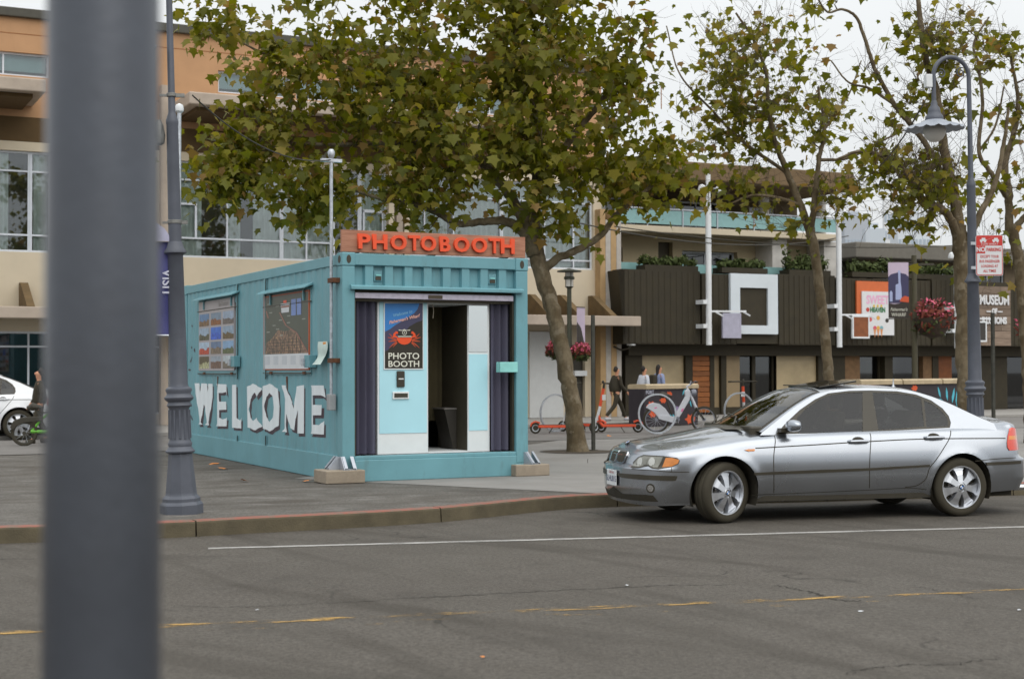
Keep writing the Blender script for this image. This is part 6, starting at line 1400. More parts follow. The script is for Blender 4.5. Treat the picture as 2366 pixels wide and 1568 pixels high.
# ice cream sign
t = hang('ice_cream_sign', 'orange and white ice cream shop sign on the black facade', 'sign'); kI = lambda x, y, o=.98: hs(1608.9+x*.24, 586.8+y*.24, o)
x0, z1 = kI(1543, 258); x1, z0 = kI(1850, 640); MB().box(x0, x1, -.98, -.92, z0, z1).build('orange_board', mat('orange board', srgb(204,104,56), .5, var=.05), t)
x0, z1 = kI(1585, 358); x1, z0 = kI(1895, 782); MB().box(x0, x1, -1.03, -.985, z0, z1).build('white_board', SW, t)
for body, cx_, cy_, sz_, c_ in (('SWEET', 1735, 445, .36, (226,170,200)), ('HEAVEN', 1735, 540, .20, (40,110,64))):
    s_, z = kI(cx_, cy_); text('sign_text', body, sz_, mat('sign ink %s' % body, srgb(*c_), .5), t, (s_, -1.034, z), bold=.012, sx=.8)
for i, (x, y, c_) in enumerate(((1708,712,(206,90,110)), (1740,712,(222,176,80)), (1772,712,(120,170,180)), (1640,535,(190,70,60)), (1825,640,(50,44,40)), (1740,615,(214,160,70)), (1665,630,(200,90,90)), (1700,500,(214,180,80)), (1735,500,(214,180,80)), (1770,500,(214,180,80)))):
    s_, z = kI(x, y); r = .07 if y > 520 else .045; m_ = mat('sign blob %d' % i, srgb(*c_), .5)
    MB().add([(s_+r*math.cos(k*math.pi/5), -1.034, z+r*math.sin(k*math.pi/5)) for k in range(10)], [tuple(range(10))]).build('printed_scoop', m_, t)
    if y == 712: MB().add([(s_-.055, -1.0345, z-.03), (s_+.055, -1.0345, z-.03), (s_, -1.0345, z-.30)], [(0,1,2)]).build('printed_cone', mat('cone', srgb(206,140,90), .6), t)
# museum sign with separate planks
t = hang('museum_sign', 'weathered plank sign reading MUSEUM OF ILLUSIONS at the right', 'sign'); x0, z1 = hs(2260, 660, 1.0); x1, z0 = hs(2336, 799, 1.0)
PLK = wood('weathered plank', srgb(112,94,80), srgb(150,132,116), .8, 4, 0); n = 8
for i in range(n):
    h = (z1-z0)/n; cut = x0+(x1-x0)*(.3+.5*((i*7) % 5)/5)
    for a, b in ((x0, cut-.006), (cut+.006, x1)): MB().box(a, b, -1.0-.008*((i*3) % 3), -.9, z0+i*h+.006, z0+(i+1)*h-.006).build('plank', PLK, t)
for body, py, sz_ in (('MUSEUM', 694, .42), ('\u2014 OF \u2014', 719, .22), ('ILLUSIONS', 741, .29)):
    s_, z = hs(2298, py, 1.05); text('sign_text', body, sz_, SW, t, (s_, -1.045, z), bold=.014, sx=.78, extrude=.01)

# ------------------------------------------------------------------ lantern, banner post, flower baskets, plain posts
FLW = mat('pink petals', srgb(206,92,120), .7, var=.3, scale=20); FLR = mat('red brown leaves', srgb(110,48,34), .8, var=.35, scale=16); GRN = mat('shrub leaves', srgb(62,74,28), .8, var=.35, scale=9)
def bush(parent, nm, c, rad, n, size, m_, seed=0, shell=.55):
    rg = np.random.default_rng(seed); mb = MB(); c = np.array(c)
    for _ in range(n):
        v = rg.normal(0, 1, 3); v /= np.linalg.norm(v); p = c+v*np.array(rad)*rg.uniform(shell, 1)*rg.uniform(.85, 1.1); a = rg.normal(0, 1, 3); a /= np.linalg.norm(a); b = np.cross(a, v); b /= np.linalg.norm(b)+1e-6; s = size*rg.uniform(.5, 1.2)
        mb.add([p-a*s, p+b*s*.45, p+a*s, p-b*s*.45], [(0,1,2,3)])
    return tag(mb.build(nm, m_, parent), kind='stuff')
def basket(label, loc, r, seed, side=1):
    t = thing('flower_basket', label, 'flower basket', loc, 0, 'hanging flower baskets')
    MB().lathe([(.05,-r*.9),(r*.5,-r*.75),(r*.8,-r*.3),(r*.85,0)], 16).build('pot', mat('basket liner', (.05,.035,.025), .9), t, smooth=True)
    bush(t, 'leaves', (0,0,r*.05), (r*1.05, r*1.05, r*.8), 420, .085, FLR, seed); bush(t, 'trailing_leaves', (0,0,-r*.35), (r*1.0, r*1.0, r*.65), 160, .08, GRN, seed+1); bush(t, 'flowers', (0,0,r*.32), (r*.95, r*.95, r*.62), 170, .06, FLW, seed+2, .85)
    MB().tube([(0,0,r*.3),(0,0,r*1.5)], .01, 5).build('hanger', DARK, t); return t
YB = 37.0; q = at(2114, 850, YB); bp = thing('banner_post', 'dark green post carrying a skyline banner behind the car', 'post', (q.x, q.y, .16), 0); zt = at(2114, 590, YB).z-.16
MB().lathe([(.10,0),(.10,.3),(.075,.4),(.065,zt)], 14).build('shaft', mat('dark green post', srgb(70,66,46), .6, var=.1), bp, smooth=True, ang=30)
MB().box(-.5, .5, -.04, .04, zt-.25, zt-.2).build('crossarm', DARK, bp)
a, b = at(2053, 735, YB-.05), at(2099, 606, YB-.05); bn = thing('skyline_banner', 'purple banner with a pale tower drawing on the dark green post', 'banner', (q.x, q.y-.05, 0), 0)
X0, X1 = a.x-q.x, b.x-q.x; Z0, Z1 = a.z, b.z; w, h = X1-X0, Z1-Z0
bf = lambda nm, pts_, m_, d: MB().add([(X0+u*w, -.004*d, Z0+v*h) for u, v in pts_], [tuple(range(len(pts_)))]).build(nm, m_, bn)
bf('cloth', [(0,0),(1,0),(1,1),(0,1)], PM('banner pink', (196,180,200)), 0); bf('print_night', [(0,.27),(1,.27),(1,.74),(.85,.79),(.5,.82),(.15,.79),(0,.74)], PM('banner purple', (60,58,92)), 1)
bf('print_tower', [(.35,.33),(.66,.33),(.64,.55),(.60,.66),(.60,.84),(.52,.86),(.48,.84),(.5,.62),(.36,.60)], PM('banner pale', (166,176,214)), 2); bf('print_dark', [(0,0),(1,0),(1,.30),(.8,.34),(.6,.27),(.3,.25),(0,.27)], PM('banner black', (48,40,34)), 2); bf('print_orange', [(.55,.30),(1,.28),(1,.38),(.8,.40),(.62,.36)], PM('banner orange', (206,86,50)), 3); bf('print_small_tower', [(.06,.30),(.2,.30),(.2,.46),(.13,.50),(.06,.46)], PM('banner pale', (166,176,214)), 3)
text('banner_text', "Fisherman's", .12, PM('white', (222,222,208)), bn, (X0+w*.5, -.015, Z0+h*.155), shear=.25, sx=.75); text('banner_text', 'WHARF', .13, PM('white', (222,222,208)), bn, (X0+w*.5, -.015, Z0+h*.06), sx=.8)
for z_ in (Z1+.02, Z0-.02): MB().bar((X0-.02, 0, z_), (X1+.12, 0, z_), .02, .02).build('banner_arm', DARK, bn)
p = at(2155, 735, YB-.1); basket('large pink flowering basket beside the skyline banner', p, .56, 31)
p = at(2400, 760, 33); basket('flower basket cut by the right edge of the picture', p, .5, 41)
YL = 36.0; q = at(1316, 850, YL); la = thing('pedestrian_lantern', 'dark green lantern post with flat round hood behind the leaning tree', 'street lamp', (q.x, q.y, .155), 0); zt = at(1316, 662, YL).z-.155
LG = mat('lantern green', srgb(62,64,50), .6, var=.1)
MB().lathe([(.11,0),(.10,.5),(.065,.6),(.055,zt-.05),(.11,zt)], 14).build('shaft', LG, la, smooth=True, ang=35); MB().lathe([(.095,zt),(.095,zt+.14),(.10,zt+.15),(.10,zt+.2),(.095,zt+.34)], 14).build('glass', globe_m, la, smooth=True, ang=30)
for k in range(4): a = k*math.pi/2+.4; MB().box(.1*math.cos(a)-.008, .1*math.cos(a)+.008, .1*math.sin(a)-.008, .1*math.sin(a)+.008, zt, zt+.36).build('cage_bar', LG, la)
MB().lathe([(.10,zt+.17),(.13,zt+.18),(.13,zt+.24),(.10,zt+.25)], 14).build('band', LG, la); MB().lathe([(.30,zt+.36),(.30,zt+.385),(.08,zt+.43),(.01,zt+.45)], 20).build('hood', LG, la, smooth=True, ang=25)
p = at(1286, 808, YL); basket('red flower basket left of the leaning trunk', p, .26, 51); p = at(1342, 812, YL-.1); basket('dark flower basket right of the leaning trunk', p, .24, 61)
a, b = at(1333, 802, YL-.1), at(1347, 710, YL-.1); bn = thing('narrow_banner', 'narrow white and black edge-on banner on the lantern post', 'banner', (a.x, a.y, 0), .9); w = .34; MB().add([(0,0,a.z),(w,0,a.z),(w,0,b.z),(0,0,b.z)], [(0,1,2,3)]).build('cloth', PM('banner pink', (196,180,200)), bn); MB().add([(0,-.006,a.z),(w,-.006,a.z),(w*.5,-.006,b.z-.5),(0,-.006,b.z-.35)], [(0,1,2,3)]).build('print', PM('banner black', (48,40,34)), bn); MB().bar((0,0,b.z+.01),(w,0,b.z+.01),.02,.02).build('arm', DARK, bn)
for px, py, Y, y1, lab in ((1371, 1040, 0, 728, 'slim dark square post just right of the leaning tree trunk'), (2295, 1000, 30, 722, 'slim dark post right of the street lamp below the museum sign')):
    q = ground(px, py) if not Y else at(px, 900, Y); zt = at(px, y1, q.y).z-.15; t = thing('sign_post', lab, 'post', (q.x, q.y, .15), .3, 'slim square posts')
    MB().box(-.03, .03, -.03, .03, 0, zt).build('shaft', mat('post steel', (.055,.055,.045), .6, .3, var=.4, scale=5), t, bevel=.005); MB().box(-.06, .06, -.06, .06, 0, .012).build('foot', DARK, t)
# planted troughs on the black boxes
for i, (p0, p1, y0, y1, lab) in enumerate(((1478, 1600, 600, 628, 'low green shrubs on top of the left black box'), (1655, 1760, 604, 632, 'thin green shrubs above the white square sign'), (1810, 1905, 588, 632, 'fuller green shrubs above the slim forked tree stem'), (1955, 2055, 600, 640, 'green shrubs above the orange ice cream sign'), (2080, 2200, 610, 645, 'dark shrubs right of the skyline banner'))):
    t = hang('planter_shrub', lab, 'shrub', 'shrubs in troughs on the black boxes'); a, z0 = hs(p0, y1, .4); b, z1 = hs(p1, y0, .4); MB().box(a, b, -.7, -.2, tz+.041, tz+.2).build('trough', BLK, t)
    rg = random.Random(i)
    for k in range(7): bush(t, 'foliage', (a+(b-a)*(k+.5)/7, -.45, tz+.2+(z1-z0)*rg.uniform(.1, .4)), ((b-a)/9, .25, (z1-tz-.2)*rg.uniform(.55, 1)), 130, .09, GRN, 100+i*10+k, .3)
# gull on the hotel roof
q = HF.hit(788, 84); g = hang('gull', 'grey and white gull perched on the hotel roof edge', 'bird'); s_ = q[0]; zr = zroof
body = MB(); pts = [(-.22,0,.20),(-.12,0,.19),(0,0,.20),(.10,0,.23),(.17,0,.29),(.20,0,.33),(.24,0,.335),(.29,0,.325)]; body.tube(pts, [.01,.05,.075,.07,.05,.045,.035,.006], 10)
o = body.build('body', mat('gull white', (.62,.62,.60), .8), g, smooth=True, ang=80); o.location = (s_, 0, zr)
for sg in (-1, 1): o2 = MB().tube([(-.27,sg*.03,.20),(-.1,sg*.07,.22),(.06,sg*.075,.235),(.12,sg*.06,.24)], [.006,.035,.045,.01], 8).build('wing', mat('gull grey', (.25,.26,.27), .8), g, smooth=True); o2.location = (s_, 0, zr)
for sg in (-1, 1): o2 = MB().tube([(.02,sg*.03,.16),(.02,sg*.03,0)], .008, 5).build('leg', mat('gull leg', (.4,.25,.12), .7), g); o2.location = (s_, 0, zr)
# tree well and joints in the pavement
tb = ground(1335, 1043); ring('tree_well', tb, .0, .62, .1535, SOILM, n=40); ring('tree_well_edge', tb, .62, .05, .157, mat('steel edging', (.07,.065,.055), .7), n=40)
ring('pavement_joint', ground(1330, 1085), 1.15, .018, .1525, mat('joint', (.07,.062,.05), .9), R(-75), R(60), n=40, asp=1.9)
# ------------------------------------------------------------------ rental scooters, bikes, racks
ORG = mat('scooter orange', srgb(224,84,48), .45, var=.08); OWH = mat('scooter white', (.68,.69,.70), .45, var=.05)
def ring_wheel(nm, r, w, parent, loc, spokes=0, rimm=None):
    t = obj(nm, MB().lathe([(r-.045,-w*.4),(r-.02,-w/2),(r-.004,-w*.35),(r,0),(r-.004,w*.35),(r-.02,w/2),(r-.045,w*.4),(r-.045,-w*.4)], 36, ax='y', cap=False).mesh('wheel', RUBBER, True), parent); t.location = loc
    MB().lathe([(r-.065,-w*.3),(r-.043,-w*.35),(r-.043,w*.35),(r-.065,w*.3),(r-.065,-w*.3)], 36, ax='y', cap=False).build('rim', rimm or GALV, t, smooth=True)
    if spokes:
        for k in range(spokes): a = 2*math.pi*k/spokes; MB().tube([(.03*math.cos(a+.5), (-1)**k*.02, .03*math.sin(a+.5)), ((r-.06)*math.cos(a), 0, (r-.06)*math.sin(a))], .003, 4).build('spoke', GALV, t)
        MB().lathe([(.035,-.04),(.035,.04)], 12, ax='y').build('hub', rimm or GALV, t, smooth=True)
    else: MB().lathe([(.001,-w*.25),(r-.06,-w*.2),(r-.06,w*.2),(.001,w*.25)], 20, ax='y', cap=False).build('hub', BLACKP, t, smooth=True)
    return t
def scooter(label, loc, rz, steer=0.0):
    t = thing('rental_scooter', label, 'scooter', loc, rz, 'rental scooters at the plaza edge')
    ring_wheel('wheel', .125, .05, t, (-.50, 0, .125)); ring_wheel('wheel', .125, .05, t, (.50, 0, .125))
    MB().prism([(-.44,.13),(.33,.13),(.40,.22),(.36,.25),(.30,.19),(-.44,.19)], lambda u, v, w: (u, w, v), -.085, .085).build('deck', ORG, t, bevel=.01)
    MB().box(-.40, .28, -.075, .075, .191, .20).build('grip_mat', BLACKP, t)
    MB().prism([(-.62,.16),(-.60,.24),(-.50,.29),(-.40,.26),(-.40,.22),(-.50,.26),(-.58,.22),(-.60,.16)], lambda u, v, w: (u, w, v), -.04, .04).build('rear_mudguard', ORG, t)
    MB().tube([(.50,0,.13),(.47,0,.26),(.42,0,.40)], [.022,.028,.032], 10).build('fork', OWH, t, smooth=True)
    MB().tube([(.42,0,.40),(.37,0,.60)], .034, 10).build('lower_stem', OWH, t, smooth=True); MB().tube([(.37,0,.60),(.29,0,1.0)], .036, 10).build('upper_stem', ORG, t, smooth=True)
    MB().tube([(.36,0,.26),(.42,0,.42)], .03, 8).build('neck', ORG, t, smooth=True)
    MB().tube([(.29,0,1.0),(.275,0,1.10)], .028, 10).build('head', BLACKP, t, smooth=True)
    hb = MB().tube([(.24,-.28,1.12),(.27,-.12,1.12),(.275,0,1.11),(.27,.12,1.12),(.24,.28,1.12)], .017, 8).build('handlebar', BLACKP, t, smooth=True)
    for sg in (-1, 1): MB().tube([(.235,sg*.28,1.12),(.22,sg*.37,1.115)], .022, 8).build('grip', RUBBER, hb); MB().tube([(.28,sg*.18,1.12),(.31,sg*.27,1.10)], .007, 5).build('brake_lever', BLACKP, hb)
    MB().lathe([(.001,.0),(.03,.0),(.035,.03),(.02,.05)], 10, (.30,0,1.13)).build('headlight', BLACKP, t, smooth=True); MB().box(.245, .33, -.04, .04, .74, .86).build('reflector', OWH, t)
    MB().tube([(-.1,.05,.13),(-.16,.16,.012)], .01, 6).build('kickstand', DARK, t); return t
def rack(label, loc, rz, r=.42):
    t = thing('bike_rack', label, 'bike rack', loc, rz, 'round steel bike racks')
    MB().lathe([(r-.018,-.018),(r+.018,-.018),(r+.018,.018),(r-.018,.018),(r-.018,-.018)], 40, ax='y', cap=False).build('hoop', GALV, t, smooth=True, ang=30); t.children[0].location = (0, 0, r+.02)
    MB().box(-.10, .10, -.06, .06, 0, .02).build('foot', GALV, t); return t
Yz = .158
def gp(px, py, z=Yz): q = ground(px, py, z); return (q.x, q.y, z)
scooter('orange and white rental scooter standing left of the leaning tree trunk', gp(1288, 1001), R(8))
scooter('orange rental scooter with black handlebars right of the slim dark post', gp(1424, 999), R(186))
scooter('orange rental scooter partly hidden behind the leaning tree trunk', gp(1345, 997), R(150))
scooter('orange rental scooter standing end-on beside the wooden slat panel', gp(1712, 984), R(70))
rack('round steel bike rack beside the leftmost scooter', gp(1283, 997), R(35)); rack('round steel bike rack around the white bike rear wheel', gp(1519, 1002), R(12), .43); rack('round steel bike rack behind the windscreen of the car', gp(1708, 990), R(25))
# white electric share bike
bq = gp(1516, 1000); bk = thing('share_bike', 'white electric share bike with big rear mudguard parked behind the car bonnet', 'bicycle', bq, R(6))
WB = mat('bike white', srgb(206,208,216), .35, var=.04, coat=.3); SG = mat('bike grey', srgb(130,132,142), .4, .3); PINK = mat('bike pink mark', srgb(226,120,170), .5)
b2 = lambda zx, zy: ((zx-1465)*.208/107, (985-zy)*.208/107)
ring_wheel('wheel', .30, .045, bk, (0, 0, .30), 14, SG); ring_wheel('wheel', .30, .045, bk, (1.10, 0, .30), 14, SG)
XZ = lambda u, v, w: (u, w, v)
MB().prism([b2(*p) for p in ((1348,690),(1380,650),(1430,632),(1500,645),(1570,700),(1620,770),(1640,815),(1640,860),(1560,835),(1500,815),(1440,745),(1390,715))], XZ, -.035, -.012).build('mudguard_panel', WB, bk, bevel=.006); MB().prism([b2(*p) for p in ((1348,690),(1380,650),(1430,632),(1500,645),(1570,700),(1620,770),(1640,815),(1640,860),(1560,835),(1500,815),(1440,745),(1390,715))], XZ, .012, .035).build('mudguard_panel', WB, bk, bevel=.006)
MB().prism([b2(*p) for p in ((1485,790),(1520,775),(1720,800),(1725,870),(1640,862),(1520,830),(1490,820))], XZ, -.055, -.036).build('chain_case', WB, bk, bevel=.006)
MB().lathe([(.001,-.012),(.055,-.010),(.06,.01)], 16, (b2(1710,825)[0], -.06, b2(1710,825)[1]), 'y').build('crank', SG, bk, smooth=True)
MB().prism([b2(*p) for p in ((1680,830),(1740,800),(1860,600),(1870,500),(1840,470),(1800,500),(1810,560),(1690,770))], XZ, -.04, .04).build('frame', WB, bk, bevel=.015)
MB().prism([b2(*p) for p in ((1750,740),(1775,735),(1790,700),(1765,705))], XZ, -.0415, -.0405).build('pink_logo', PINK, bk); MB().prism([b2(*p) for p in ((1440,690),(1470,680),(1475,695),(1445,702))], XZ, -.0375, -.0365).build('pink_logo', PINK, bk)
u1, v1 = b2(1840, 480); fk = MB().tube([(u1, 0, v1), (b2(1880,560)[0], 0, b2(1880,560)[1]), (b2(1940,700)[0], 0, b2(1940,700)[1])], [.028,.03,.034], 10).build('fork', WB, bk, smooth=True)
for sg in (-1, 1): MB().tube([(b2(1930,690)[0], sg*.05, b2(1930,690)[1]), (1.10, sg*.05, .30)], [.02,.016], 8).build('fork_leg', BLACKP, fk, smooth=True)
MB().tube([(u1, 0, v1), (b2(1830,450)[0], 0, b2(1830,450)[1]), (b2(1870,425)[0], 0, b2(1870,425)[1])], .022, 8).build('stem', WB, bk, smooth=True)
hx, hz = b2(1870, 425); hb = MB().tube([(hx+.10, -.30, hz+.06), (hx+.06, -.2, hz+.07), (hx, 0, hz), (hx+.06, .2, hz+.07), (hx+.10, .30, hz+.06)], .014, 8).build('handlebar', SG, bk, smooth=True)
for sg in (-1, 1): MB().tube([(hx+.10, sg*.28, hz+.06), (hx+.04, sg*.38, hz+.05)], .02, 8).build('grip', RUBBER, hb)
lx, lz_ = b2(1905, 520); MB().lathe([(.001,lx-.05),(.07,lx-.04),(.085,lx+.02),(.07,lx+.06),(.001,lx+.062)], 16, (0, 0, lz_), 'x', cap=False).build('headlight', SG, bk, smooth=True); MB().tube([(u1, 0, v1-.05), (lx-.03, 0, lz_)], .012, 6).build('light_bracket', BLACKP, bk)
sx_, sz_ = b2(1580, 560); MB().tube([(b2(1660,800)[0], 0, b2(1660,800)[1]), (sx_, 0, sz_-.02)], .017, 8).build('seat_post', BLACKP, bk, smooth=True)
MB().tube([(sx_-.14, 0, sz_+.02), (sx_-.07, 0, sz_+.03), (sx_+.04, 0, sz_+.015), (sx_+.14, 0, sz_)], [.05,.075,.045,.018], 10).build('saddle', BLACKP, bk, smooth=True)
bk.children[-1].scale = (1, 1, 1)
MB().bar((b2(1710,825)[0]-.01, -.09, b2(1710,825)[1]), (b2(1705,890)[0], -.09, b2(1705,890)[1]), .02, .02).box(b2(1705,890)[0]-.05, b2(1705,890)[0]+.05, -.19, -.09, b2(1705,890)[1]-.015, b2(1705,890)[1]+.012).build('pedal', BLACKP, bk)

# ------------------------------------------------------------------ painted parklet planters
MUR = mat('dark mural paint base', srgb(52,46,52), .7, var=.15, scale=3); MTOP = mat('tan timber capping', srgb(186,168,138), .8, var=.12, scale=4, dirt=.4); CY = mat('mural cyan', srgb(84,186,206), .6, var=.08); MOR = mat('mural orange', srgb(222,92,46), .6, var=.08); MPU = mat('mural lilac', srgb(150,130,170), .6)
def planter(label, a, b, h, seed, leaves, spots, dep=.5):
    rg = random.Random(seed); d = b-a; L_ = math.hypot(d.x, d.y); t = thing('parklet_planter', label, 'planter', (a.x, a.y, .16), math.atan2(d.y, d.x), 'painted parklet planters')
    MB().box(0, L_, 0, dep, 0, h-.12).build('body', MUR, t, bevel=.01)
    n = max(1, round(L_/1.9))
    for k in range(n): MB().prism([(-.05,h-.118),(dep+.05,h-.118),(dep+.05,h-.03),(dep,h),(.0,h),(-.05,h-.03)], lambda u, v, w: (w, u, v), L_*k/n+.03, L_*(k+1)/n-.03).build('capping', MTOP, t)
    def lf(x, z, ang, l, m_):
        c, s = math.cos(ang), math.sin(ang); pts = [(0,0),(l*.35,l*.14),(l*.7,l*.1),(l,0),(l*.65,-l*.12),(l*.3,-l*.1)]
        MB().add([(x+u*c-v*s, -.004, z+u*s+v*c) for u, v in pts], [tuple(range(6))]).build('painted_leaf', m_, t)
    for x, z, ang, l in leaves: lf(x*L_, z*h, ang, l, CY)
    for x, z, r, m_ in spots: MB().add([(x*L_+r*(1+.3*math.sin(k*2.3))*math.cos(k*math.pi/6), -.003, z*h+r*.6*(1+.3*math.cos(k*3.1))*math.sin(k*math.pi/6)) for k in range(12)], [tuple(range(12))]).build('painted_spot', m_, t)
    return t
a, b = ground(1489, 986, .16), ground(1613, 980, .16)
pA = planter('short painted planter with orange and cyan mural behind the white bike', a, b, 1.06, 1, [(.70,.72,1.0,.22),(.74,.70,.2,.2),(.72,.66,-.6,.25),(.8,.78,2.2,.2),(.84,.6,-1.2,.2)], [(.12,.50,.16,MOR),(.34,.62,.13,MOR),(.15,.30,.14,MOR),(.45,.75,.12,MOR),(.85,.14,.2,MOR),(.62,.38,.15,MPU),(.5,.2,.12,CY)])
text('painted_text', 'PORT', .13, mat('banner white', srgb(214,214,226), .7), pA, (.22, -.006, .86), bold=.004)
YP = 33.0; a, b = at(1985, 990, YP), at(2262, 990, YP+3.4)
planter('long dark planter with cyan leaf mural behind the car roof', a, b, 1.19, 2, [(.66,.62,2.0,.30),(.72,.55,1.75,.34),(.76,.5,1.3,.4),(.80,.42,1.5,.45),(.84,.36,1.35,.42),(.88,.3,1.7,.4),(.7,.5,2.8,.36),(.76,.34,2.7,.34),(.9,.5,1.2,.3),(.62,.5,3.0,.3),(.93,.36,1.1,.34),(.8,.3,.4,.3)], [(.44,.82,.12,MOR),(.1,.6,.2,MOR),(.2,.4,.16,MPU)])

# ------------------------------------------------------------------ people
def skin(nm, V, E, Rr, m_, parent, sub=2):
    me = bpy.data.meshes.new(nm); me.from_pydata(V, E, []); o = bpy.data.objects.new(nm, me); COL.objects.link(o)
    md = o.modifiers.new('skin', 'SKIN'); md.use_smooth_shade = True; s2 = o.modifiers.new('sub', 'SUBSURF'); s2.levels = s2.render_levels = sub
    if not me.skin_vertices: me.skin_vertices.new()
    for i, r in enumerate(Rr): me.skin_vertices[0].data[i].radius = (r, r) if not hasattr(r, '__len__') else r
    me.skin_vertices[0].data[0].use_root = True
    dg = bpy.context.evaluated_depsgraph_get(); m2 = bpy.data.meshes.new_from_object(o.evaluated_get(dg)); bpy.data.objects.remove(o)
    m2.materials.clear(); m2.materials.append(m_); m2.polygons.foreach_set('use_smooth', [True]*len(m2.polygons)); return obj(nm, m2, parent)
SKN = mat('skin', srgb(196,140,110), .6, var=.06); HAIR = mat('dark hair', (.02,.015,.012), .7)
def person(label, loc, rz, H_, top, legs, shoe, stride=.22, arm=.25, hair_long=False, bag=None, pack=None, cap=None):
    k = H_/1.72; t = thing('person', label, 'person', loc, rz, 'people walking past the shops'); S_ = lambda p: tuple(c*k for c in p)
    hip, chest, neck = (0,0,.92), (.02,0,1.30), (.02,0,1.47)
    V = [hip, (.01,0,1.10), chest, neck, (.035,0,1.56), (.045,0,1.64)]; E = [(0,1),(1,2),(2,3),(3,4),(4,5)]; Rr = [(.08,.10),(.07,.09),(.08,.11),(.05,.05),(.075,.07),(.085,.075)]
    legp = {}
    for sg, fw_ in ((1, stride), (-1, -stride)):
        b0 = len(V); kn = (fw_*.62+.06, sg*.09, .49); an = (fw_*1.35-(.06 if fw_ < 0 else 0), sg*.09, .10+(.05 if fw_ < 0 else 0)); toe = (an[0]+.16, sg*.10, .04+(.02 if fw_ < 0 else 0))
        V += [(0, sg*.09, .86), kn, an, toe]; E += [(0,b0),(b0,b0+1),(b0+1,b0+2),(b0+2,b0+3)]; Rr += [.085,.058,.04,.035]; legp[sg] = ((0, sg*.09, .88), kn, an, toe)
    armp = {}
    for sg, fw_ in ((1, -arm), (-1, arm)):
        b0 = len(V); sh, el, wr, hd_ = (.01, sg*.19, 1.40), (fw_*.35-.02, sg*.23, 1.13), (fw_*.9+.10, sg*.21, .92), (fw_*1.05+.13, sg*.21, .84)
        V += [sh, el, wr, hd_]; E += [(2,b0),(b0,b0+1),(b0+1,b0+2),(b0+2,b0+3)]; Rr += [.055,.042,.030,.034]; armp[sg] = (sh, el, wr)
        for j in range(4): V.append((hd_[0]+.02+.012*j, hd_[1]+.012*(j-1.5), hd_[2]-.075+.01*abs(j-1.5))); E.append((b0+3, len(V)-1)); Rr.append(.009)
        V.append((hd_[0]+.05, hd_[1], hd_[2]-.02)); E.append((b0+3, len(V)-1)); Rr.append(.01)
    V.append((.135,0,1.61)); E.append((5, len(V)-1)); Rr.append(.016)      # nose
    skin('body', [S_(v) for v in V], E, [tuple(c*k for c in r) if hasattr(r, '__len__') else r*k for r in Rr], SKN, t)
    V = [(0,0,.86),(.01,0,1.08),chest,(.02,0,1.43)]; E = [(0,1),(1,2),(2,3)]; Rr = [(.17,.19),(.16,.19),(.16,.20),(.075,.09)]
    for sg in (1, -1): b0 = len(V); V += [armp[sg][0], armp[sg][1], armp[sg][2]]; E += [(2,b0),(b0,b0+1),(b0+1,b0+2)]; Rr += [.075,.06,.045]
    skin('jacket', [S_(v) for v in V], E, [tuple(c*k for c in r) if hasattr(r, '__len__') else r*k for r in Rr], top, t)
    V = [(0,0,.96),(0,0,.88)]; E = [(0,1)]; Rr = [(.125,.16),(.125,.16)]
    for sg in (1, -1): b0 = len(V); V += list(legp[sg][:3]); E += [(1,b0),(b0,b0+1),(b0+1,b0+2)]; Rr += [.10,.075,.06]
    skin('trousers', [S_(v) for v in V], E, [tuple(c*k for c in r) if hasattr(r, '__len__') else r*k for r in Rr], legs, t)
    for sg in (1, -1): an, toe = legp[sg][2], legp[sg][3]; skin('shoe', [S_((an[0]-.05, an[1], toe[2]+.01)), S_((an[0]+.05, an[1], toe[2]+.01)), S_((toe[0]+.03, toe[1], toe[2]))], [(0,1),(1,2)], [.062*k,.068*k,.058*k], shoe, t)
    hv = [(.0,0,1.69),(-.035,0,1.62),(-.04,0,1.56)]+([(-.05,0,1.46),(-.055,0,1.36)] if hair_long else []); skin('hair', [S_((.035,0,1.70))]+[S_(v) for v in hv], [(i, i+1) for i in range(len(hv))], [.075*k,.088*k,.078*k,.06*k,.05*k,.03*k][:len(hv)+1], cap or HAIR, t)
    for sg in (1, -1): MB().lathe([(.001,0),(.011*k,.004*k),(.001,.008*k)], 8, S_((.118, sg*.032, 1.645)), 'x', cap=False).build('eye', DARK, t)
    if bag: MB().box(*[c*k for c in (-.16,.06,-.28,-.18,.82,1.04)]).build('shoulder_bag', bag, t, bevel=.03)
    if pack: MB().box(*[c*k for c in (-.30,-.12,-.15,.15,1.02,1.42)]).build('backpack', pack, t, bevel=.05)
    return t
BLKC = mat('black cloth', (.042,.035,.022), .9, var=.15); WHC = mat('white cloth', srgb(206,210,220), .85, var=.06); BLC = mat('grey blue cloth', srgb(140,152,186), .85, var=.08); SHW = mat('pale shoe', srgb(190,190,196), .7)
P5 = lambda px, off, z: (lambda s: HF.o+HF.e*s-HF.n*off+Vector((0,0,z)))(hs(px, 900, off)[0])
person('person in black walking right behind the orange scooter', P5(1424, 3.2, FZ), HA, 1.42, BLKC, BLKC, SHW, .28, .2)
person('person in a white top with a shoulder bag walking right', P5(1487, 3.0, FZ), HA, 1.43, WHC, BLKC, SHW, .2, .12, bag=mat('grey bag', srgb(120,122,140), .8))
person('person in a grey-blue top with dark backpack walking ahead', P5(1522, 2.6, FZ), HA, 1.47, BLC, BLKC, SHW, .2, .15, pack=BLKC, hair_long=True)
q = ground(92, 1024, .15); person('person in dark clothes beside the green bike, half hidden by the near pole', (q.x, q.y, .15), R(200), 1.48, BLKC, BLKC, BLKC, .1, .1)
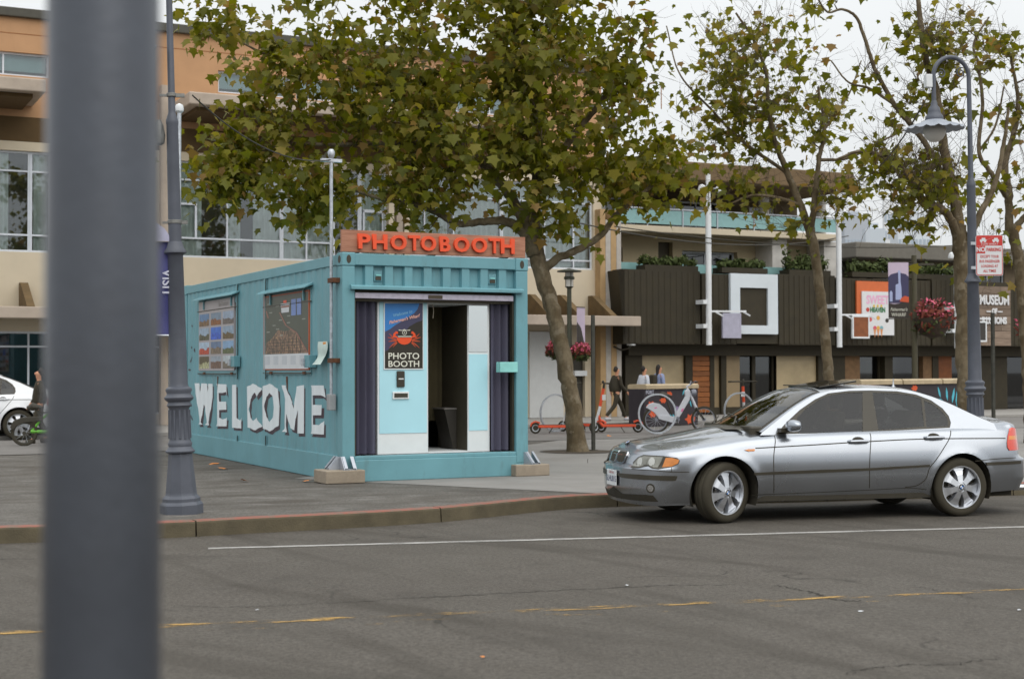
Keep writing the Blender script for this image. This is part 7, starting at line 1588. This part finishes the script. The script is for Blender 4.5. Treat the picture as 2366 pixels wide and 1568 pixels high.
# ------------------------------------------------------------------ white car and green rental bike at the far left
q = ground(-128, 1016, .155); wc = copy_tree(car); wc.name = 'far_car'; wc.location = (q.x, q.y, .158); wc.rotation_euler = (0, 0, HA+math.pi); wc.scale = (1, 1, 1)
tag(wc, 'white car parked by the hotel at the left edge of the picture', 'car')
def recolor(o):
    for sl in o.material_slots:
        if sl.material == SILVER: sl.link = 'OBJECT'; sl.material = CARW
    for c in o.children: recolor(c)
recolor(wc)
for sg in (-1, 1): MB().tube([(.2, sg*.50, 1.40), (.15, sg*.50, 1.45), (-.9, sg*.50, 1.45), (-.95, sg*.50, 1.39)], .018, 8).build('roof_rail', GALV, wc, smooth=True)
for o in list(wc.children):
    if o.name.startswith(('number_plate', 'emblem')): 
        for c in list(o.children): bpy.data.objects.remove(c)
        bpy.data.objects.remove(o)
LIME = mat('lime green paint', srgb(96,170,44), .45, var=.06); q = ground(56, 1030, .15)
lb = thing('lime_bike', 'black and lime green rental bike half hidden by the near pole', 'bicycle', (q.x, q.y, .15), R(10))
ring_wheel('wheel', .25, .06, lb, (0, 0, .25), 10, BLACKP); ring_wheel('wheel', .25, .06, lb, (.95, 0, .25), 10, BLACKP)
MB().prism([(-.26,.36),(-.20,.48),(-.05,.55),(.35,.57),(.35,.48),(.02,.45),(-.14,.38),(-.2,.30)], XZ, -.05, .05).build('mudguard', BLACKP, lb, bevel=.01)
MB().tube([(.12,0,.28),(.42,0,.27),(.55,0,.27)], .035, 8).build('frame', LIME, lb, smooth=True); MB().tube([(.14,0,.28),(.30,0,.50),(.46,0,.62)], .025, 8).build('seat_stay', LIME, lb, smooth=True); MB().tube([(.5,0,.28),(.85,0,.78)], .04, 8).build('down_tube', LIME, lb, smooth=True)
MB().tube([(.95,0,.25),(.85,0,.8),(.80,0,1.05)], .025, 8).build('fork', BLACKP, lb, smooth=True); MB().tube([(.74,-.28,1.08),(.80,0,1.05),(.74,.28,1.08)], .016, 8).build('handlebar', BLACKP, lb, smooth=True)
MB().tube([(.05,0,.72),(.16,0,.76),(.32,0,.74)], [.04,.08,.03], 10).build('saddle', BLACKP, lb, smooth=True); MB().tube([(.22,0,.72),(.36,0,.3)], .018, 6).build('seat_post', BLACKP, lb)
# ------------------------------------------------------------------ fallen leaves and litter
lm = leaf_me.copy(); lm.materials.clear(); lm.materials.append(mat('fallen leaf orange', srgb(206,128,60), .7, var=.25, scale=9))
for i, (px, py, z, s, lab) in enumerate(((1090,1194,.012,.16,'orange fallen leaf in the gutter below the kerb joint'), (523,1083,.155,.16,'yellow fallen leaf near the container side rail'), (570,1111,.155,.12,'small yellow fallen leaf left of the near footing block'), (490,1070,.155,.2,'brown fallen leaf by the far end of the container'), (700,1112,.155,.12,'tan fallen leaf beside the near footing block'), (1408,1008,.158,.1,'orange fallen leaf by the slim dark post'), (1120,1519,.006,.03,'tiny red leaf scrap in the middle of the road'))):
    q = ground(px, py, z); o = obj('fallen_leaf', lm); o.location = (q.x, q.y, z+.01); o.rotation_euler = (R(8*((i % 3)-1)+10), R(12*((i % 2)-.5)), i*1.3); o.scale = (s, s, s); tag(o, lab, 'leaf', 'fallen leaves')
for i, (px, py, lab) in enumerate(((409,1239,'crumpled white paper scrap in the gutter by the left lamp'), (594,1409,'thin white paper scrap on the road right of the near pole'), (1448,1352,'white paper scrap on the road below the car bonnet'), (1988,1412,'white paper scrap on the road below the rear door'), (2355,1409,'white paper scrap at the right edge of the road'))):
    q = ground(px, py, .004); rg = random.Random(i); mb = MB(); n = 7
    pts = [(.05*math.cos(k*2*math.pi/n)*rg.uniform(.5,1.2), .03*math.sin(k*2*math.pi/n)*rg.uniform(.5,1.3), rg.uniform(0,.02)) for k in range(n)]; mb.add([(0,0,.025)]+pts, [(0, 1+k, 1+(k+1) % n) for k in range(n)])
    o = mb.build('paper_scrap', mat('paper scrap', srgb(206,210,214), .8)); o.location = (q.x, q.y, .006); o.scale = (.45, .4, .25); o.rotation_euler = (0, 0, i); tag(o, lab, 'litter', 'paper scraps')
